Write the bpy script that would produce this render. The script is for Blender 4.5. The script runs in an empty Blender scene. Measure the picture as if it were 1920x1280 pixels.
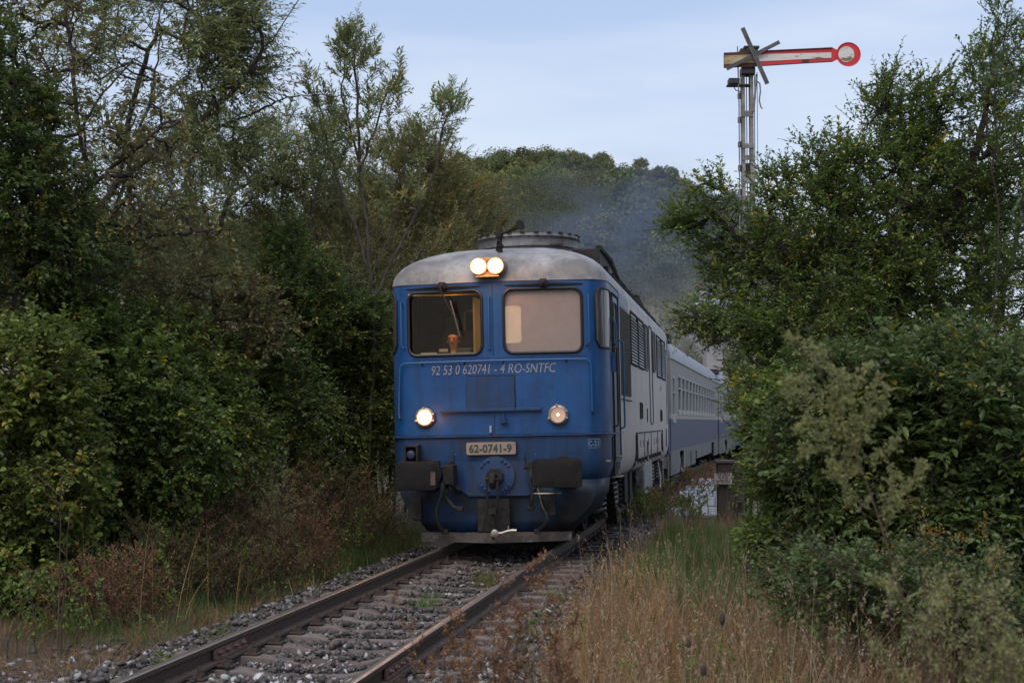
import bpy, bmesh, math, random
import numpy as np
from mathutils import Vector, Matrix

# ------------------------------------------------------------------ camera, sky, sun, exposure
scene = bpy.context.scene
COL = scene.collection
F = 2800.0 / 1920.0 * 36.0
EYE = 1.69
PITCH = math.atan(150 / 2800.0)
cd = bpy.data.cameras.new('camera'); cam = bpy.data.objects.new('camera', cd); COL.objects.link(cam)
cd.lens = F; cd.sensor_width = 36.0; cd.clip_start = 0.1; cd.clip_end = 3000
cam.location = (0, 0, EYE); cam.rotation_euler = (math.pi / 2 + PITCH, 0, 0)
cd.dof.use_dof = True; cd.dof.focus_distance = 20.0; cd.dof.aperture_fstop = 5.0
scene.camera = cam

SUN_EL, SUN_ROT = math.radians(9), math.radians(205)     # low, behind the camera, above thin cloud
world = bpy.data.worlds.new('World'); scene.world = world; world.use_nodes = True
wn, wl = world.node_tree.nodes, world.node_tree.links
wn.clear()
wo = wn.new('ShaderNodeOutputWorld'); bg = wn.new('ShaderNodeBackground')
sky = wn.new('ShaderNodeTexSky'); sky.sky_type = 'NISHITA'; sky.sun_disc = False
sky.sun_elevation = SUN_EL; sky.sun_rotation = SUN_ROT; sky.altitude = 300
sky.air_density = 1.0; sky.dust_density = 1.0; sky.ozone_density = 1.5
tc = wn.new('ShaderNodeTexCoord'); sep = wn.new('ShaderNodeSeparateXYZ')
wl.new(tc.outputs['Generated'], sep.inputs[0])
grad = wn.new('ShaderNodeValToRGB'); wl.new(sep.outputs['Z'], grad.inputs[0])
ge = grad.color_ramp.elements
ge[0].position = 0.0; ge[0].color = (0.55, 0.605, 0.70, 1)
ge[1].position = 1.0; ge[1].color = (0.50, 0.58, 0.75, 1)
e = ge.new(0.12); e.color = (0.50, 0.575, 0.715, 1)
e = ge.new(0.27); e.color = (0.365, 0.465, 0.665, 1)
mp = wn.new('ShaderNodeMapping'); mp.inputs['Scale'].default_value = (1.3, 1.3, 7.0)
wl.new(tc.outputs['Generated'], mp.inputs[0])
nz = wn.new('ShaderNodeTexNoise'); nz.inputs['Scale'].default_value = 1.7; nz.inputs['Detail'].default_value = 5
nz.inputs['Roughness'].default_value = 0.5
wl.new(mp.outputs[0], nz.inputs['Vector'])
nr = wn.new('ShaderNodeMapRange'); nr.inputs[1].default_value = 0.42; nr.inputs[2].default_value = 0.68
nr.inputs[3].default_value = 0.0; nr.inputs[4].default_value = 0.85
wl.new(nz.outputs['Fac'], nr.inputs[0])
cl = wn.new('ShaderNodeMix'); cl.data_type = 'RGBA'
wl.new(nr.outputs[0], cl.inputs[0]); wl.new(grad.outputs[0], cl.inputs[6]); cl.inputs[7].default_value = (0.60, 0.655, 0.745, 1)
# overcast veil (in units of the sky texture, which the Background multiplies by 0.1) over the clear Nishita sky
sc = wn.new('ShaderNodeVectorMath'); sc.operation = 'SCALE'; sc.inputs['Scale'].default_value = 10.0
wl.new(cl.outputs[2], sc.inputs[0])
mx = wn.new('ShaderNodeMix'); mx.data_type = 'RGBA'; mx.inputs[0].default_value = 0.9
wl.new(sky.outputs[0], mx.inputs[6]); wl.new(sc.outputs[0], mx.inputs[7])
wl.new(mx.outputs[2], bg.inputs[0]); bg.inputs[1].default_value = 0.1
wl.new(bg.outputs[0], wo.inputs[0])

sd = bpy.data.lights.new('sun', 'SUN'); sun = bpy.data.objects.new('sun', sd); COL.objects.link(sun)
sd.energy = 1.5; sd.angle = math.radians(50); sd.color = (1.0, 0.90, 0.78)
_az = SUN_ROT; _el = math.radians(52)
sun.rotation_euler = Vector((math.sin(_az) * math.cos(_el), math.cos(_az) * math.cos(_el), math.sin(_el))).to_track_quat('Z', 'Y').to_euler()
vs = scene.view_settings
vs.view_transform = 'Standard'; vs.look = 'None'; vs.gamma = 1; vs.use_curve_mapping = False; vs.exposure = 0.46
scene.cycles.max_bounces = 6; scene.cycles.transparent_max_bounces = 12; scene.cycles.volume_bounces = 1

# ------------------------------------------------------------------ materials
def mat(name, color=(.5, .5, .5), rough=.6, metal=0., spec=.5, color2=None, nscale=5., contrast=(.35, .65), bump=0., bscale=40.,
        stretch=(1, 1, 1), emit=None, estr=0., color3=None, n3=1.3, c3=(.5, .7), coord='Object', detail=6, rough2=None, obj_var=0., streak=None):
    m = bpy.data.materials.new(name); m.use_nodes = True
    N, L = m.node_tree.nodes, m.node_tree.links
    b = N['Principled BSDF']
    b.inputs['Base Color'].default_value = (*color, 1); b.inputs['Roughness'].default_value = rough
    b.inputs['Metallic'].default_value = metal; b.inputs['Specular IOR Level'].default_value = spec
    t = N.new('ShaderNodeTexCoord'); mpn = N.new('ShaderNodeMapping'); mpn.inputs['Scale'].default_value = stretch
    L.new(t.outputs[coord], mpn.inputs[0])
    last = None
    if color2:
        n = N.new('ShaderNodeTexNoise'); n.inputs['Scale'].default_value = nscale; n.inputs['Detail'].default_value = detail
        n.inputs['Roughness'].default_value = .62
        L.new(mpn.outputs[0], n.inputs['Vector'])
        r = N.new('ShaderNodeValToRGB'); r.color_ramp.elements[0].position = contrast[0]; r.color_ramp.elements[1].position = contrast[1]
        r.color_ramp.elements[0].color = (*color, 1); r.color_ramp.elements[1].color = (*color2, 1)
        L.new(n.outputs['Fac'], r.inputs[0]); last = r.outputs[0]
        if rough2 is not None:
            q = N.new('ShaderNodeMapRange'); q.inputs[1].default_value = contrast[0]; q.inputs[2].default_value = contrast[1]
            q.inputs[3].default_value = rough; q.inputs[4].default_value = rough2
            L.new(n.outputs['Fac'], q.inputs[0]); L.new(q.outputs[0], b.inputs['Roughness'])
        if color3:
            n2 = N.new('ShaderNodeTexNoise'); n2.inputs['Scale'].default_value = n3; n2.inputs['Detail'].default_value = 8
            n2.inputs['Roughness'].default_value = .7
            L.new(mpn.outputs[0], n2.inputs['Vector'])
            q = N.new('ShaderNodeMapRange'); q.inputs[1].default_value = c3[0]; q.inputs[2].default_value = c3[1]
            L.new(n2.outputs['Fac'], q.inputs[0])
            x = N.new('ShaderNodeMix'); x.data_type = 'RGBA'; L.new(q.outputs[0], x.inputs[0]); L.new(last, x.inputs[6]); x.inputs[7].default_value = (*color3, 1)
            last = x.outputs[2]
        if streak:      # grime that has run down in narrow vertical streaks
            ms = N.new('ShaderNodeMapping'); ms.inputs['Scale'].default_value = (1, 1, .09); L.new(t.outputs['Object'], ms.inputs[0])
            n4 = N.new('ShaderNodeTexNoise'); n4.inputs['Scale'].default_value = streak[1]; n4.inputs['Detail'].default_value = 7; n4.inputs['Roughness'].default_value = .7; L.new(ms.outputs[0], n4.inputs['Vector'])
            q = N.new('ShaderNodeMapRange'); q.inputs[1].default_value = streak[2]; q.inputs[2].default_value = streak[3]; q.inputs[4].default_value = streak[4]; L.new(n4.outputs['Fac'], q.inputs[0])
            x = N.new('ShaderNodeMix'); x.data_type = 'RGBA'; L.new(q.outputs[0], x.inputs[0]); L.new(last, x.inputs[6]); x.inputs[7].default_value = (*streak[0], 1); last = x.outputs[2]
        if obj_var:
            oi = N.new('ShaderNodeObjectInfo'); hs = N.new('ShaderNodeHueSaturation')
            q = N.new('ShaderNodeMapRange'); q.inputs[3].default_value = 1 - obj_var; q.inputs[4].default_value = 1 + obj_var
            L.new(oi.outputs['Random'], q.inputs[0]); L.new(q.outputs[0], hs.inputs['Value']); L.new(last, hs.inputs['Color'])
            last = hs.outputs[0]
        L.new(last, b.inputs['Base Color'])
    if bump:
        n = N.new('ShaderNodeTexNoise'); n.inputs['Scale'].default_value = bscale; n.inputs['Detail'].default_value = 5
        L.new(mpn.outputs[0], n.inputs['Vector'])
        bp = N.new('ShaderNodeBump'); bp.inputs['Strength'].default_value = bump; bp.inputs['Distance'].default_value = .02
        L.new(n.outputs['Fac'], bp.inputs['Height']); L.new(bp.outputs[0], b.inputs['Normal'])
    if emit:
        b.inputs['Emission Color'].default_value = (*emit, 1); b.inputs['Emission Strength'].default_value = estr
    return m

def leafmat(name, stops, trans=.42, rough=.45, spec=.4, obj_var=0.):
    """stops: list of (pos, colour) over the per-leaf 'tint' attribute"""
    m = bpy.data.materials.new(name); m.use_nodes = True
    N, L = m.node_tree.nodes, m.node_tree.links
    b = N['Principled BSDF']; out = N['Material Output']
    a = N.new('ShaderNodeAttribute'); a.attribute_name = 'tint'
    r = N.new('ShaderNodeValToRGB'); els = r.color_ramp.elements
    els[0].position, els[0].color = stops[0][0], (*stops[0][1], 1)
    els[1].position, els[1].color = stops[-1][0], (*stops[-1][1], 1)
    for p, c in stops[1:-1]:
        q = els.new(p); q.color = (*c, 1)
    L.new(a.outputs['Fac'], r.inputs[0])
    col = r.outputs[0]
    if obj_var:
        oi = N.new('ShaderNodeObjectInfo'); hs = N.new('ShaderNodeHueSaturation')
        q = N.new('ShaderNodeMapRange'); q.inputs[3].default_value = 1 - obj_var; q.inputs[4].default_value = 1 + obj_var
        L.new(oi.outputs['Random'], q.inputs[0]); L.new(q.outputs[0], hs.inputs['Value'])
        q2 = N.new('ShaderNodeMapRange'); q2.inputs[3].default_value = .47; q2.inputs[4].default_value = .53
        mu = N.new('ShaderNodeMath'); mu.operation = 'MULTIPLY'; mu.inputs[1].default_value = 7.13
        fr = N.new('ShaderNodeMath'); fr.operation = 'FRACT'
        L.new(oi.outputs['Random'], mu.inputs[0]); L.new(mu.outputs[0], fr.inputs[0]); L.new(fr.outputs[0], q2.inputs[0])
        L.new(q2.outputs[0], hs.inputs['Hue']); L.new(col, hs.inputs['Color']); col = hs.outputs[0]
    L.new(col, b.inputs['Base Color'])
    b.inputs['Roughness'].default_value = rough; b.inputs['Specular IOR Level'].default_value = spec
    if trans:
        t = N.new('ShaderNodeBsdfTranslucent'); L.new(col, t.inputs[0])
        x = N.new('ShaderNodeMixShader'); x.inputs[0].default_value = trans
        L.new(b.outputs[0], x.inputs[1]); L.new(t.outputs[0], x.inputs[2]); L.new(x.outputs[0], out.inputs[0])
    return m

def glassmat(name, tint, alpha, rough=.03, milk=0., milkc=(.5, .45, .42), emit=None, estr=0.):
    m = bpy.data.materials.new(name); m.use_nodes = True
    N, L = m.node_tree.nodes, m.node_tree.links; N.clear()
    o = N.new('ShaderNodeOutputMaterial'); t = N.new('ShaderNodeBsdfTransparent'); t.inputs[0].default_value = (*tint, 1)
    g = N.new('ShaderNodeBsdfGlossy'); g.inputs['Roughness'].default_value = rough; g.inputs[0].default_value = (.9, .9, .9, 1)
    fr = N.new('ShaderNodeFresnel'); fr.inputs[0].default_value = 1.5
    a = N.new('ShaderNodeMath'); a.operation = 'MULTIPLY_ADD'; a.inputs[1].default_value = 1.0; a.inputs[2].default_value = alpha
    L.new(fr.outputs[0], a.inputs[0])
    x = N.new('ShaderNodeMixShader'); L.new(a.outputs[0], x.inputs[0]); L.new(t.outputs[0], x.inputs[1]); L.new(g.outputs[0], x.inputs[2])
    last = x.outputs[0]
    if milk:
        d = N.new('ShaderNodeBsdfPrincipled'); d.inputs['Roughness'].default_value = .5
        tcn = N.new('ShaderNodeTexCoord'); n = N.new('ShaderNodeTexNoise'); n.inputs['Scale'].default_value = 6; n.inputs['Detail'].default_value = 9
        n.inputs['Roughness'].default_value = .75
        L.new(tcn.outputs['Object'], n.inputs['Vector'])
        r = N.new('ShaderNodeValToRGB'); r.color_ramp.elements[0].position = .3; r.color_ramp.elements[1].position = .75
        r.color_ramp.elements[0].color = (milkc[0] * .8, milkc[1] * .8, milkc[2] * .8, 1); r.color_ramp.elements[1].color = (*milkc, 1)
        L.new(n.outputs['Fac'], r.inputs[0]); L.new(r.outputs[0], d.inputs['Base Color'])
        y = N.new('ShaderNodeMixShader'); y.inputs[0].default_value = milk
        L.new(last, y.inputs[1]); L.new(d.outputs[0], y.inputs[2]); last = y.outputs[0]
    L.new(last, o.inputs[0])
    return m

M = {}
M['blue'] = mat('blue_paint', (.006, .084, .275), .38, color2=(.005, .048, .170), nscale=2.0, contrast=(.32, .68), color3=(.030, .050, .070), n3=5.5, c3=(.60, .76), bump=.2, bscale=5, rough2=.55, streak=((.014, .028, .05), 9, .50, .72, .55))
M['blue_low'] = mat('grimy_blue_paint', (.007, .055, .185), .5, streak=((.012, .014, .018), 8, .45, .7, .6), color2=(.008, .034, .095), nscale=3, contrast=(.3, .7), color3=(.05, .045, .05), n3=2.4, c3=(.5, .75), bump=.12, bscale=10)
M['blue_pilot'] = mat('dirty_shaded_pilot_paint', (.008, .034, .088), .55, spec=.3, color2=(.008, .010, .015), nscale=1.9, contrast=(.36, .56), color3=(.022, .018, .017), n3=3.4, c3=(.5, .7), bump=.15, bscale=14)  # dirt, with the shade under the buffers put in as darker colour
M['teal'] = mat('faded_blue_paint', (.020, .075, .14), .42, color2=(.017, .052, .10), nscale=3, contrast=(.3, .7), color3=(.04, .06, .08), n3=2.5, c3=(.55, .8))
M['roof'] = mat('aluminium_roof_paint', (.34, .33, .335), .5, streak=((.08, .07, .065), 7, .50, .75, .6), metal=.0, color2=(.15, .14, .14), nscale=2.3, contrast=(.36, .66), color3=(.09, .08, .08), n3=5, c3=(.55, .8), bump=.1, bscale=12)
M['beige'] = mat('beige_side_paint', (.47, .42, .40), .5, streak=((.10, .075, .06), 8, .52, .75, .6), color2=(.38, .34, .32), nscale=2.0, contrast=(.35, .65), color3=(.13, .10, .085), n3=2.2, c3=(.6, .85), stretch=(1, 1, .5), bump=.05, bscale=12)
M['black'] = mat('black_metal', (.012, .011, .012), .7, spec=.3, color2=(.035, .03, .028), nscale=9, bump=.2, bscale=30)
M['rubber'] = mat('black_rubber', (.012, .012, .013), .5)
M['grime'] = mat('grimy_metal', (.018, .016, .016), .8, spec=.25, color2=(.036, .030, .026), nscale=12, contrast=(.4, .7), bump=.3, bscale=30)
M['pad'] = mat('buffer_steel', (.020, .018, .019), .75, spec=.2, color2=(.013, .012, .013), nscale=7, contrast=(.35, .65), color3=(.12, .06, .035), n3=4, c3=(.66, .8), bump=.15, bscale=25)
M['padrust'] = mat('rusty_edge', (.16, .09, .065), .75, color2=(.06, .045, .04), nscale=9, bump=.3, bscale=40)
M['lip'] = mat('worn_plough_lip', (.10, .078, .068), .7, color2=(.03, .025, .023), nscale=3.5, contrast=(.35, .6), color3=(.30, .27, .25), n3=3.2, c3=(.6, .8), bump=.3, bscale=25)
M['dark'] = mat('plain_dark', (.012, .011, .011), .8)  # even near-black for inner, recessed and underside parts
M['grill'] = mat('dark_side_grille', (.035, .03, .03), .65, color2=(.055, .046, .044), nscale=4, stretch=(1, 8, .6))
M['steel'] = mat('bare_steel', (.28, .26, .25), .38, metal=.8, color2=(.18, .15, .13), nscale=12)
M['handrail'] = mat('blue_handrail_paint', (.022, .10, .25), .45)
M['chrome'] = mat('worn_lamp_rim', (.45, .41, .36), .35, metal=.5, color2=(.28, .25, .22), nscale=14)
M['plate'] = mat('number_plate_cream', (.36, .26, .20), .55, color2=(.28, .20, .155), nscale=5, contrast=(.35, .7), color3=(.25, .13, .09), n3=5, c3=(.62, .8))
M['letter'] = mat('lettering_white', (.36, .34, .34), .5, color2=(.28, .27, .29), nscale=18)
M['letter_faint'] = mat('lettering_faint', (.30, .38, .46), .55, color2=(.12, .2, .3), nscale=40)
M['letter_dark'] = mat('lettering_dark_green', (.03, .055, .055), .55)
M['lamp_hot'] = mat('headlamp_lit', (1, .9, .7), .3, emit=(1.0, .60, .26), estr=16)
M['lamp_edge'] = mat('headlamp_glow_edge', (.8, .4, .15), .3, emit=(1.0, .40, .10), estr=1.3)
M['lamp_glow'] = mat('headlamp_reflector', (.5, .35, .26), .3, metal=.2, emit=(1.0, .60, .42), estr=.2)
M['lamp_box'] = mat('headlamp_housing', (.34, .24, .18), .5, color2=(.16, .11, .09), nscale=7, emit=(1, .35, .08), estr=0.0)
M['gasket'] = M['rubber']
M['pane_clear'] = glassmat('cab_glass_clear', (.85, .82, .75), -.031)
M['pane_milk'] = glassmat('cab_glass_steamed', (.8, .75, .7), .03, milk=.80, milkc=(.40, .30, .262))
M['pane_dark'] = glassmat('side_glass', (.2, .2, .2), .12, rough=.05, milk=.55, milkc=(.09, .075, .06))
M['pane_coach'] = glassmat('coach_glass', (.25, .27, .27), .02, rough=.06, milk=.6, milkc=(.055, .06, .055))
M['cab_wall'] = mat('cab_lining_brown', (.020, .012, .008), .9, spec=.1, color2=(.010, .006, .005), nscale=4)
M['cab_yellow'] = mat('cab_curtain_yellow', (.50, .33, .10), .7, color2=(.35, .22, .07), nscale=8, stretch=(6, 6, 1))
M['desk'] = mat('desk_olive', (.18, .16, .08), .6)
M['paper'] = mat('desk_papers', (.5, .45, .3), .7)
M['lit_panel'] = mat('reflection_glow', (.6, .5, .35), .5, emit=(1.0, .8, .52), estr=7.0, color2=(.5, .42, .3), nscale=5)  # glow stands in for the bright reflection in the right pane
M['skin'] = mat('skin', (.55, .27, .16), .45, spec=.5)
M['shirt'] = mat('dark_shirt', (.03, .03, .035), .8)
M['coach_up'] = mat('coach_grey', (.25, .235, .23), .5, color2=(.19, .18, .18), nscale=2, color3=(.14, .13, .12), n3=2.5, c3=(.6, .85))
M['coach_low'] = mat('coach_lower_grey', (.15, .15, .165), .55, streak=((.05, .04, .035), 6, .45, .7, .7), color2=(.115, .115, .125), nscale=2.2, color3=(.14, .12, .11), n3=2, c3=(.6, .8))
M['coach_band'] = mat('coach_blue_grey_band', (.052, .062, .125), .5, color2=(.040, .048, .098), nscale=2)
M['coach_stripe'] = mat('coach_cream_stripe', (.34, .32, .29), .5)
M['coach_roof'] = mat('coach_roof_grey', (.19, .21, .245), .45, color2=(.14, .155, .18), nscale=3, contrast=(.35, .65))
M['coach_frame'] = mat('window_frame_alloy', (.42, .42, .43), .4, metal=.3)
M['rail'] = mat('rail_rusty_side', (.085, .050, .036), .65, color2=(.045, .030, .023), nscale=18, bump=.3, bscale=50)
M['railtop'] = mat('rail_polished_top', (.62, .54, .47), .30, metal=.95, color2=(.40, .30, .23), nscale=3, contrast=(.4, .7), rough2=.4, stretch=(8, .5, 1))
M['sleeper'] = mat('sleeper_concrete', (.18, .14, .127), .85, color2=(.13, .10, .092), nscale=7, contrast=(.35, .65), color3=(.055, .036, .027), n3=3, c3=(.5, .7), bump=.4, bscale=60, obj_var=.15)
M['fish'] = mat('rusty_fishplate', (.16, .095, .08), .7, color2=(.10, .06, .05), nscale=14, bump=.3)
M['bolt'] = mat('rusty_bolt', (.035, .025, .022), .7, color2=(.07, .045, .036), nscale=25)
M['earth'] = mat('verge_earth', (.05, .036, .024), .95, color2=(.085, .056, .036), nscale=3, color3=(.03, .042, .016), n3=1.2, c3=(.45, .6), bump=.6, bscale=30)
M['ballastbed'] = mat('ballast_bed_dust', (.048, .038, .032), .95, color2=(.085, .07, .06), nscale=25, bump=.8, bscale=60)
M['field'] = mat('hill_field', (.05, .062, .03), .95, color2=(.075, .07, .035), nscale=.06, color3=(.17, .135, .085), n3=.03, c3=(.52, .6), coord='Object')
M['fieldtan'] = mat('stubble_field', (.115, .095, .055), .95, color2=(.075, .075, .04), nscale=.12, contrast=(.35, .7))
M['slab'] = mat('pale_stone_block', (.30, .32, .37), .8, color2=(.22, .23, .26), nscale=6, contrast=(.35, .65), color3=(.12, .085, .06), n3=4, c3=(.6, .75), bump=.3, bscale=30, obj_var=.2)
M['mortar'] = mat('mortar_dark', (.07, .06, .055), .95)
M['wood'] = mat('weathered_wood', (.028, .020, .017), .85, color2=(.055, .040, .033), nscale=7, stretch=(6, 6, .6), bump=.3)
M['woodgrey'] = mat('grey_weathered_timber', (.15, .145, .15), .85, color2=(.09, .085, .088), nscale=14, stretch=(1, 1, 1), bump=.4, obj_var=.1)
M['mast'] = mat('mast_grey_paint', (.27, .265, .26), .6, color2=(.14, .13, .125), nscale=6, contrast=(.4, .62), color3=(.10, .055, .035), n3=7, c3=(.6, .75), bump=.15)
M['red'] = mat('signal_red', (.62, .022, .03), .42, color2=(.5, .02, .025), nscale=7, contrast=(.4, .7), color3=(.10, .03, .02), n3=7, c3=(.66, .78))
M['rustedge'] = mat('rust_dark_edge', (.10, .035, .022), .75, color2=(.045, .02, .015), nscale=14)
M['armwhite'] = mat('flaking_white_enamel', (.66, .64, .64), .45, color2=(.58, .54, .50), nscale=9, color3=(.20, .13, .07), n3=9, c3=(.55, .6), stretch=(.35, 1, 1.4))
M['armold'] = mat('stained_enamel', (.30, .20, .10), .6, color2=(.50, .40, .24), nscale=10, contrast=(.4, .6), color3=(.14, .05, .025), n3=9, c3=(.58, .64), stretch=(.4, 1, 1.2))
M['signal_black'] = mat('signal_black_box', (.028, .026, .026), .6, color2=(.05, .045, .042), nscale=10)
M['signwhite'] = mat('sign_dirty_white', (.36, .33, .31), .7, color2=(.26, .23, .21), nscale=18)
M['ink'] = mat('sign_black_ink', (.015, .014, .014), .7)
M['house'] = mat('house_plaster', (.30, .29, .30), .85, color2=(.24, .22, .22), nscale=1)
M['tin'] = mat('tin_roof', (.33, .37, .42), .4, metal=.2, color2=(.27, .30, .34), nscale=1.5)
M['tile'] = mat('clay_roof', (.40, .15, .08), .8, color2=(.30, .12, .07), nscale=4)
M['slate'] = mat('slate_roof_dark', (.075, .085, .12), .6)
M['bark'] = mat('bark_brown', (.055, .040, .034), .9, color2=(.028, .022, .019), nscale=16, stretch=(1, 1, .3), bump=.6, bscale=30)
M['barkgrey'] = mat('bark_grey', (.085, .072, .062), .9, color2=(.045, .038, .033), nscale=16, stretch=(1, 1, .3), bump=.6, bscale=30)
M['twig'] = mat('twig_red_brown', (.065, .036, .026), .8)
M['deadstem'] = mat('dead_stem', (.065, .036, .026), .85, color2=(.10, .062, .042), nscale=9)
M['stone'] = mat('ballast_stone', (.085, .088, .098), .75, color2=(.15, .145, .145), nscale=4, contrast=(.4, .6))

# stones take their colour from a per-stone attribute
def stonemat():
    m = leafmat('crushed_stone', [(0, (.030, .029, .030)), (.35, (.075, .071, .071)), (.6, (.125, .112, .105)), (.78, (.14, .105, .095)), (.86, (.19, .175, .168)), (.95, (.36, .35, .35)), (1, (.55, .54, .54))], trans=0, rough=.7, spec=.4)
    N, L = m.node_tree.nodes, m.node_tree.links
    t = N.new('ShaderNodeTexCoord'); n = N.new('ShaderNodeTexNoise'); n.inputs['Scale'].default_value = 60
    L.new(t.outputs['Object'], n.inputs['Vector'])
    bp = N.new('ShaderNodeBump'); bp.inputs['Strength'].default_value = .3; bp.inputs['Distance'].default_value = .01
    L.new(n.outputs['Fac'], bp.inputs['Height']); L.new(bp.outputs[0], N['Principled BSDF'].inputs['Normal'])
    return m
M['crush'] = stonemat()
M['lf_shrub'] = leafmat('leaf_shrub', [(0, (0.065, 0.100, 0.023)), (.45, (0.109, 0.165, 0.035)), (.8, (0.156, 0.230, 0.042)), (.95, (0.264, 0.290, 0.035)), (1, (0.394, 0.306, 0.037))])
M['lf_shrub2'] = leafmat('leaf_shrub_yellowish', [(0, (0.078, 0.109, 0.026)), (.45, (0.139, 0.187, 0.041)), (.8, (0.201, 0.255, 0.048)), (.94, (0.335, 0.335, 0.055)), (1, (0.441, 0.341, 0.055))])
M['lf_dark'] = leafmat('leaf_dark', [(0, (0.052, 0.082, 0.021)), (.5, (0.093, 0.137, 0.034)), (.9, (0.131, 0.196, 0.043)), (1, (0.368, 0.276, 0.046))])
M['lf_brown'] = leafmat('leaf_olive_brown', [(0, (0.129, 0.099, 0.045)), (.4, (0.169, 0.154, 0.064)), (.8, (0.193, 0.212, 0.072)), (.95, (0.337, 0.248, 0.075)), (1, (0.370, 0.250, 0.059))])
M['lf_willow'] = leafmat('leaf_willow', [(0, (0.169, 0.199, 0.085)), (.5, (0.248, 0.289, 0.118)), (.85, (0.352, 0.366, 0.152)), (1, (0.569, 0.428, 0.118))])
M['lf_sallow'] = leafmat('leaf_willow_autumn', [(0, (0.135, 0.122, 0.049)), (.4, (0.194, 0.182, 0.068)), (.75, (0.232, 0.238, 0.090)), (.93, (0.349, 0.259, 0.074)), (1, (0.504, 0.319, 0.082))])
M['lf_plum'] = leafmat('leaf_plum', [(0, (0.087, 0.128, 0.029)), (.5, (0.140, 0.211, 0.044)), (.85, (0.204, 0.281, 0.055)), (.965, (0.291, 0.308, 0.058)), (1, (0.606, 0.442, 0.046))])
M['lf_dog'] = leafmat('leaf_dogwood', [(0, (0.064, 0.101, 0.028)), (.5, (0.101, 0.152, 0.043)), (.85, (0.147, 0.202, 0.057)), (.96, (0.201, 0.217, 0.043)), (1, (0.303, 0.230, 0.027))], rough=.36, spec=.5)
M['lf_mug'] = leafmat('mugwort_flowers', [(0, (0.198, 0.230, 0.083)), (.5, (0.289, 0.301, 0.119)), (1, (0.394, 0.365, 0.155))])
M['lf_dead'] = leafmat('dead_weed_bits', [(0, (0.119, 0.056, 0.029)), (.5, (0.194, 0.097, 0.050)), (.9, (0.301, 0.167, 0.078)), (1, (0.474, 0.316, 0.142))], trans=.15, rough=.8)
M['lf_dry'] = leafmat('dry_grass', [(0, (0.172, 0.092, 0.044)), (.45, (0.291, 0.156, 0.078)), (.8, (0.397, 0.238, 0.127)), (1, (0.502, 0.323, 0.184))], trans=.25, rough=.7)
M['lf_green'] = leafmat('green_grass', [(0, (0.051, 0.089, 0.022)), (.5, (0.081, 0.149, 0.035)), (.9, (0.126, 0.194, 0.046)), (1, (0.236, 0.208, 0.061))], trans=.3, rough=.6)
M['lf_rod'] = leafmat('goldenrod_flowers', [(0, (0.330, 0.209, 0.033)), (1, (0.495, 0.330, 0.055))])
M['lf_hill'] = leafmat('hill_tree_leaves', [(0, (0.073, 0.085, 0.037)), (.5, (0.113, 0.128, 0.052)), (1, (0.162, 0.170, 0.067))], trans=.2, rough=.8, spec=.1, obj_var=.28)
M['lf_hill2'] = leafmat('hill_young_tree_leaves', [(0, (0.119, 0.133, 0.049)), (.5, (0.166, 0.186, 0.067)), (1, (0.224, 0.230, 0.083))], trans=.2, rough=.8, spec=.1, obj_var=.22)
M['lf_straw'] = leafmat('pale_straw', [(0, (0.170, 0.119, 0.068)), (.5, (0.272, 0.204, 0.128)), (1, (0.374, 0.306, 0.212))], trans=.25, rough=.7)
M['ruststem'] = mat('rust_coloured_stem', (.24, .10, .04), .8, color2=(.16, .07, .03), nscale=12)
M['lf_yellow'] = leafmat('yellow_leaf', [(0, (0.300, 0.360, 0.040)), (1, (0.420, 0.420, 0.050))])

# ------------------------------------------------------------------ object helpers
def tag(o, label=None, cat=None, group=None, kind=None):
    if label: o['label'] = label
    if cat: o['category'] = cat
    if group: o['group'] = group
    if kind: o['kind'] = kind
    return o

def empty(name, loc=(0, 0, 0), rot=(0, 0, 0)):
    o = bpy.data.objects.new(name, None); COL.objects.link(o); o.location = loc; o.rotation_euler = rot
    o.empty_display_size = .2
    return o

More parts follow.
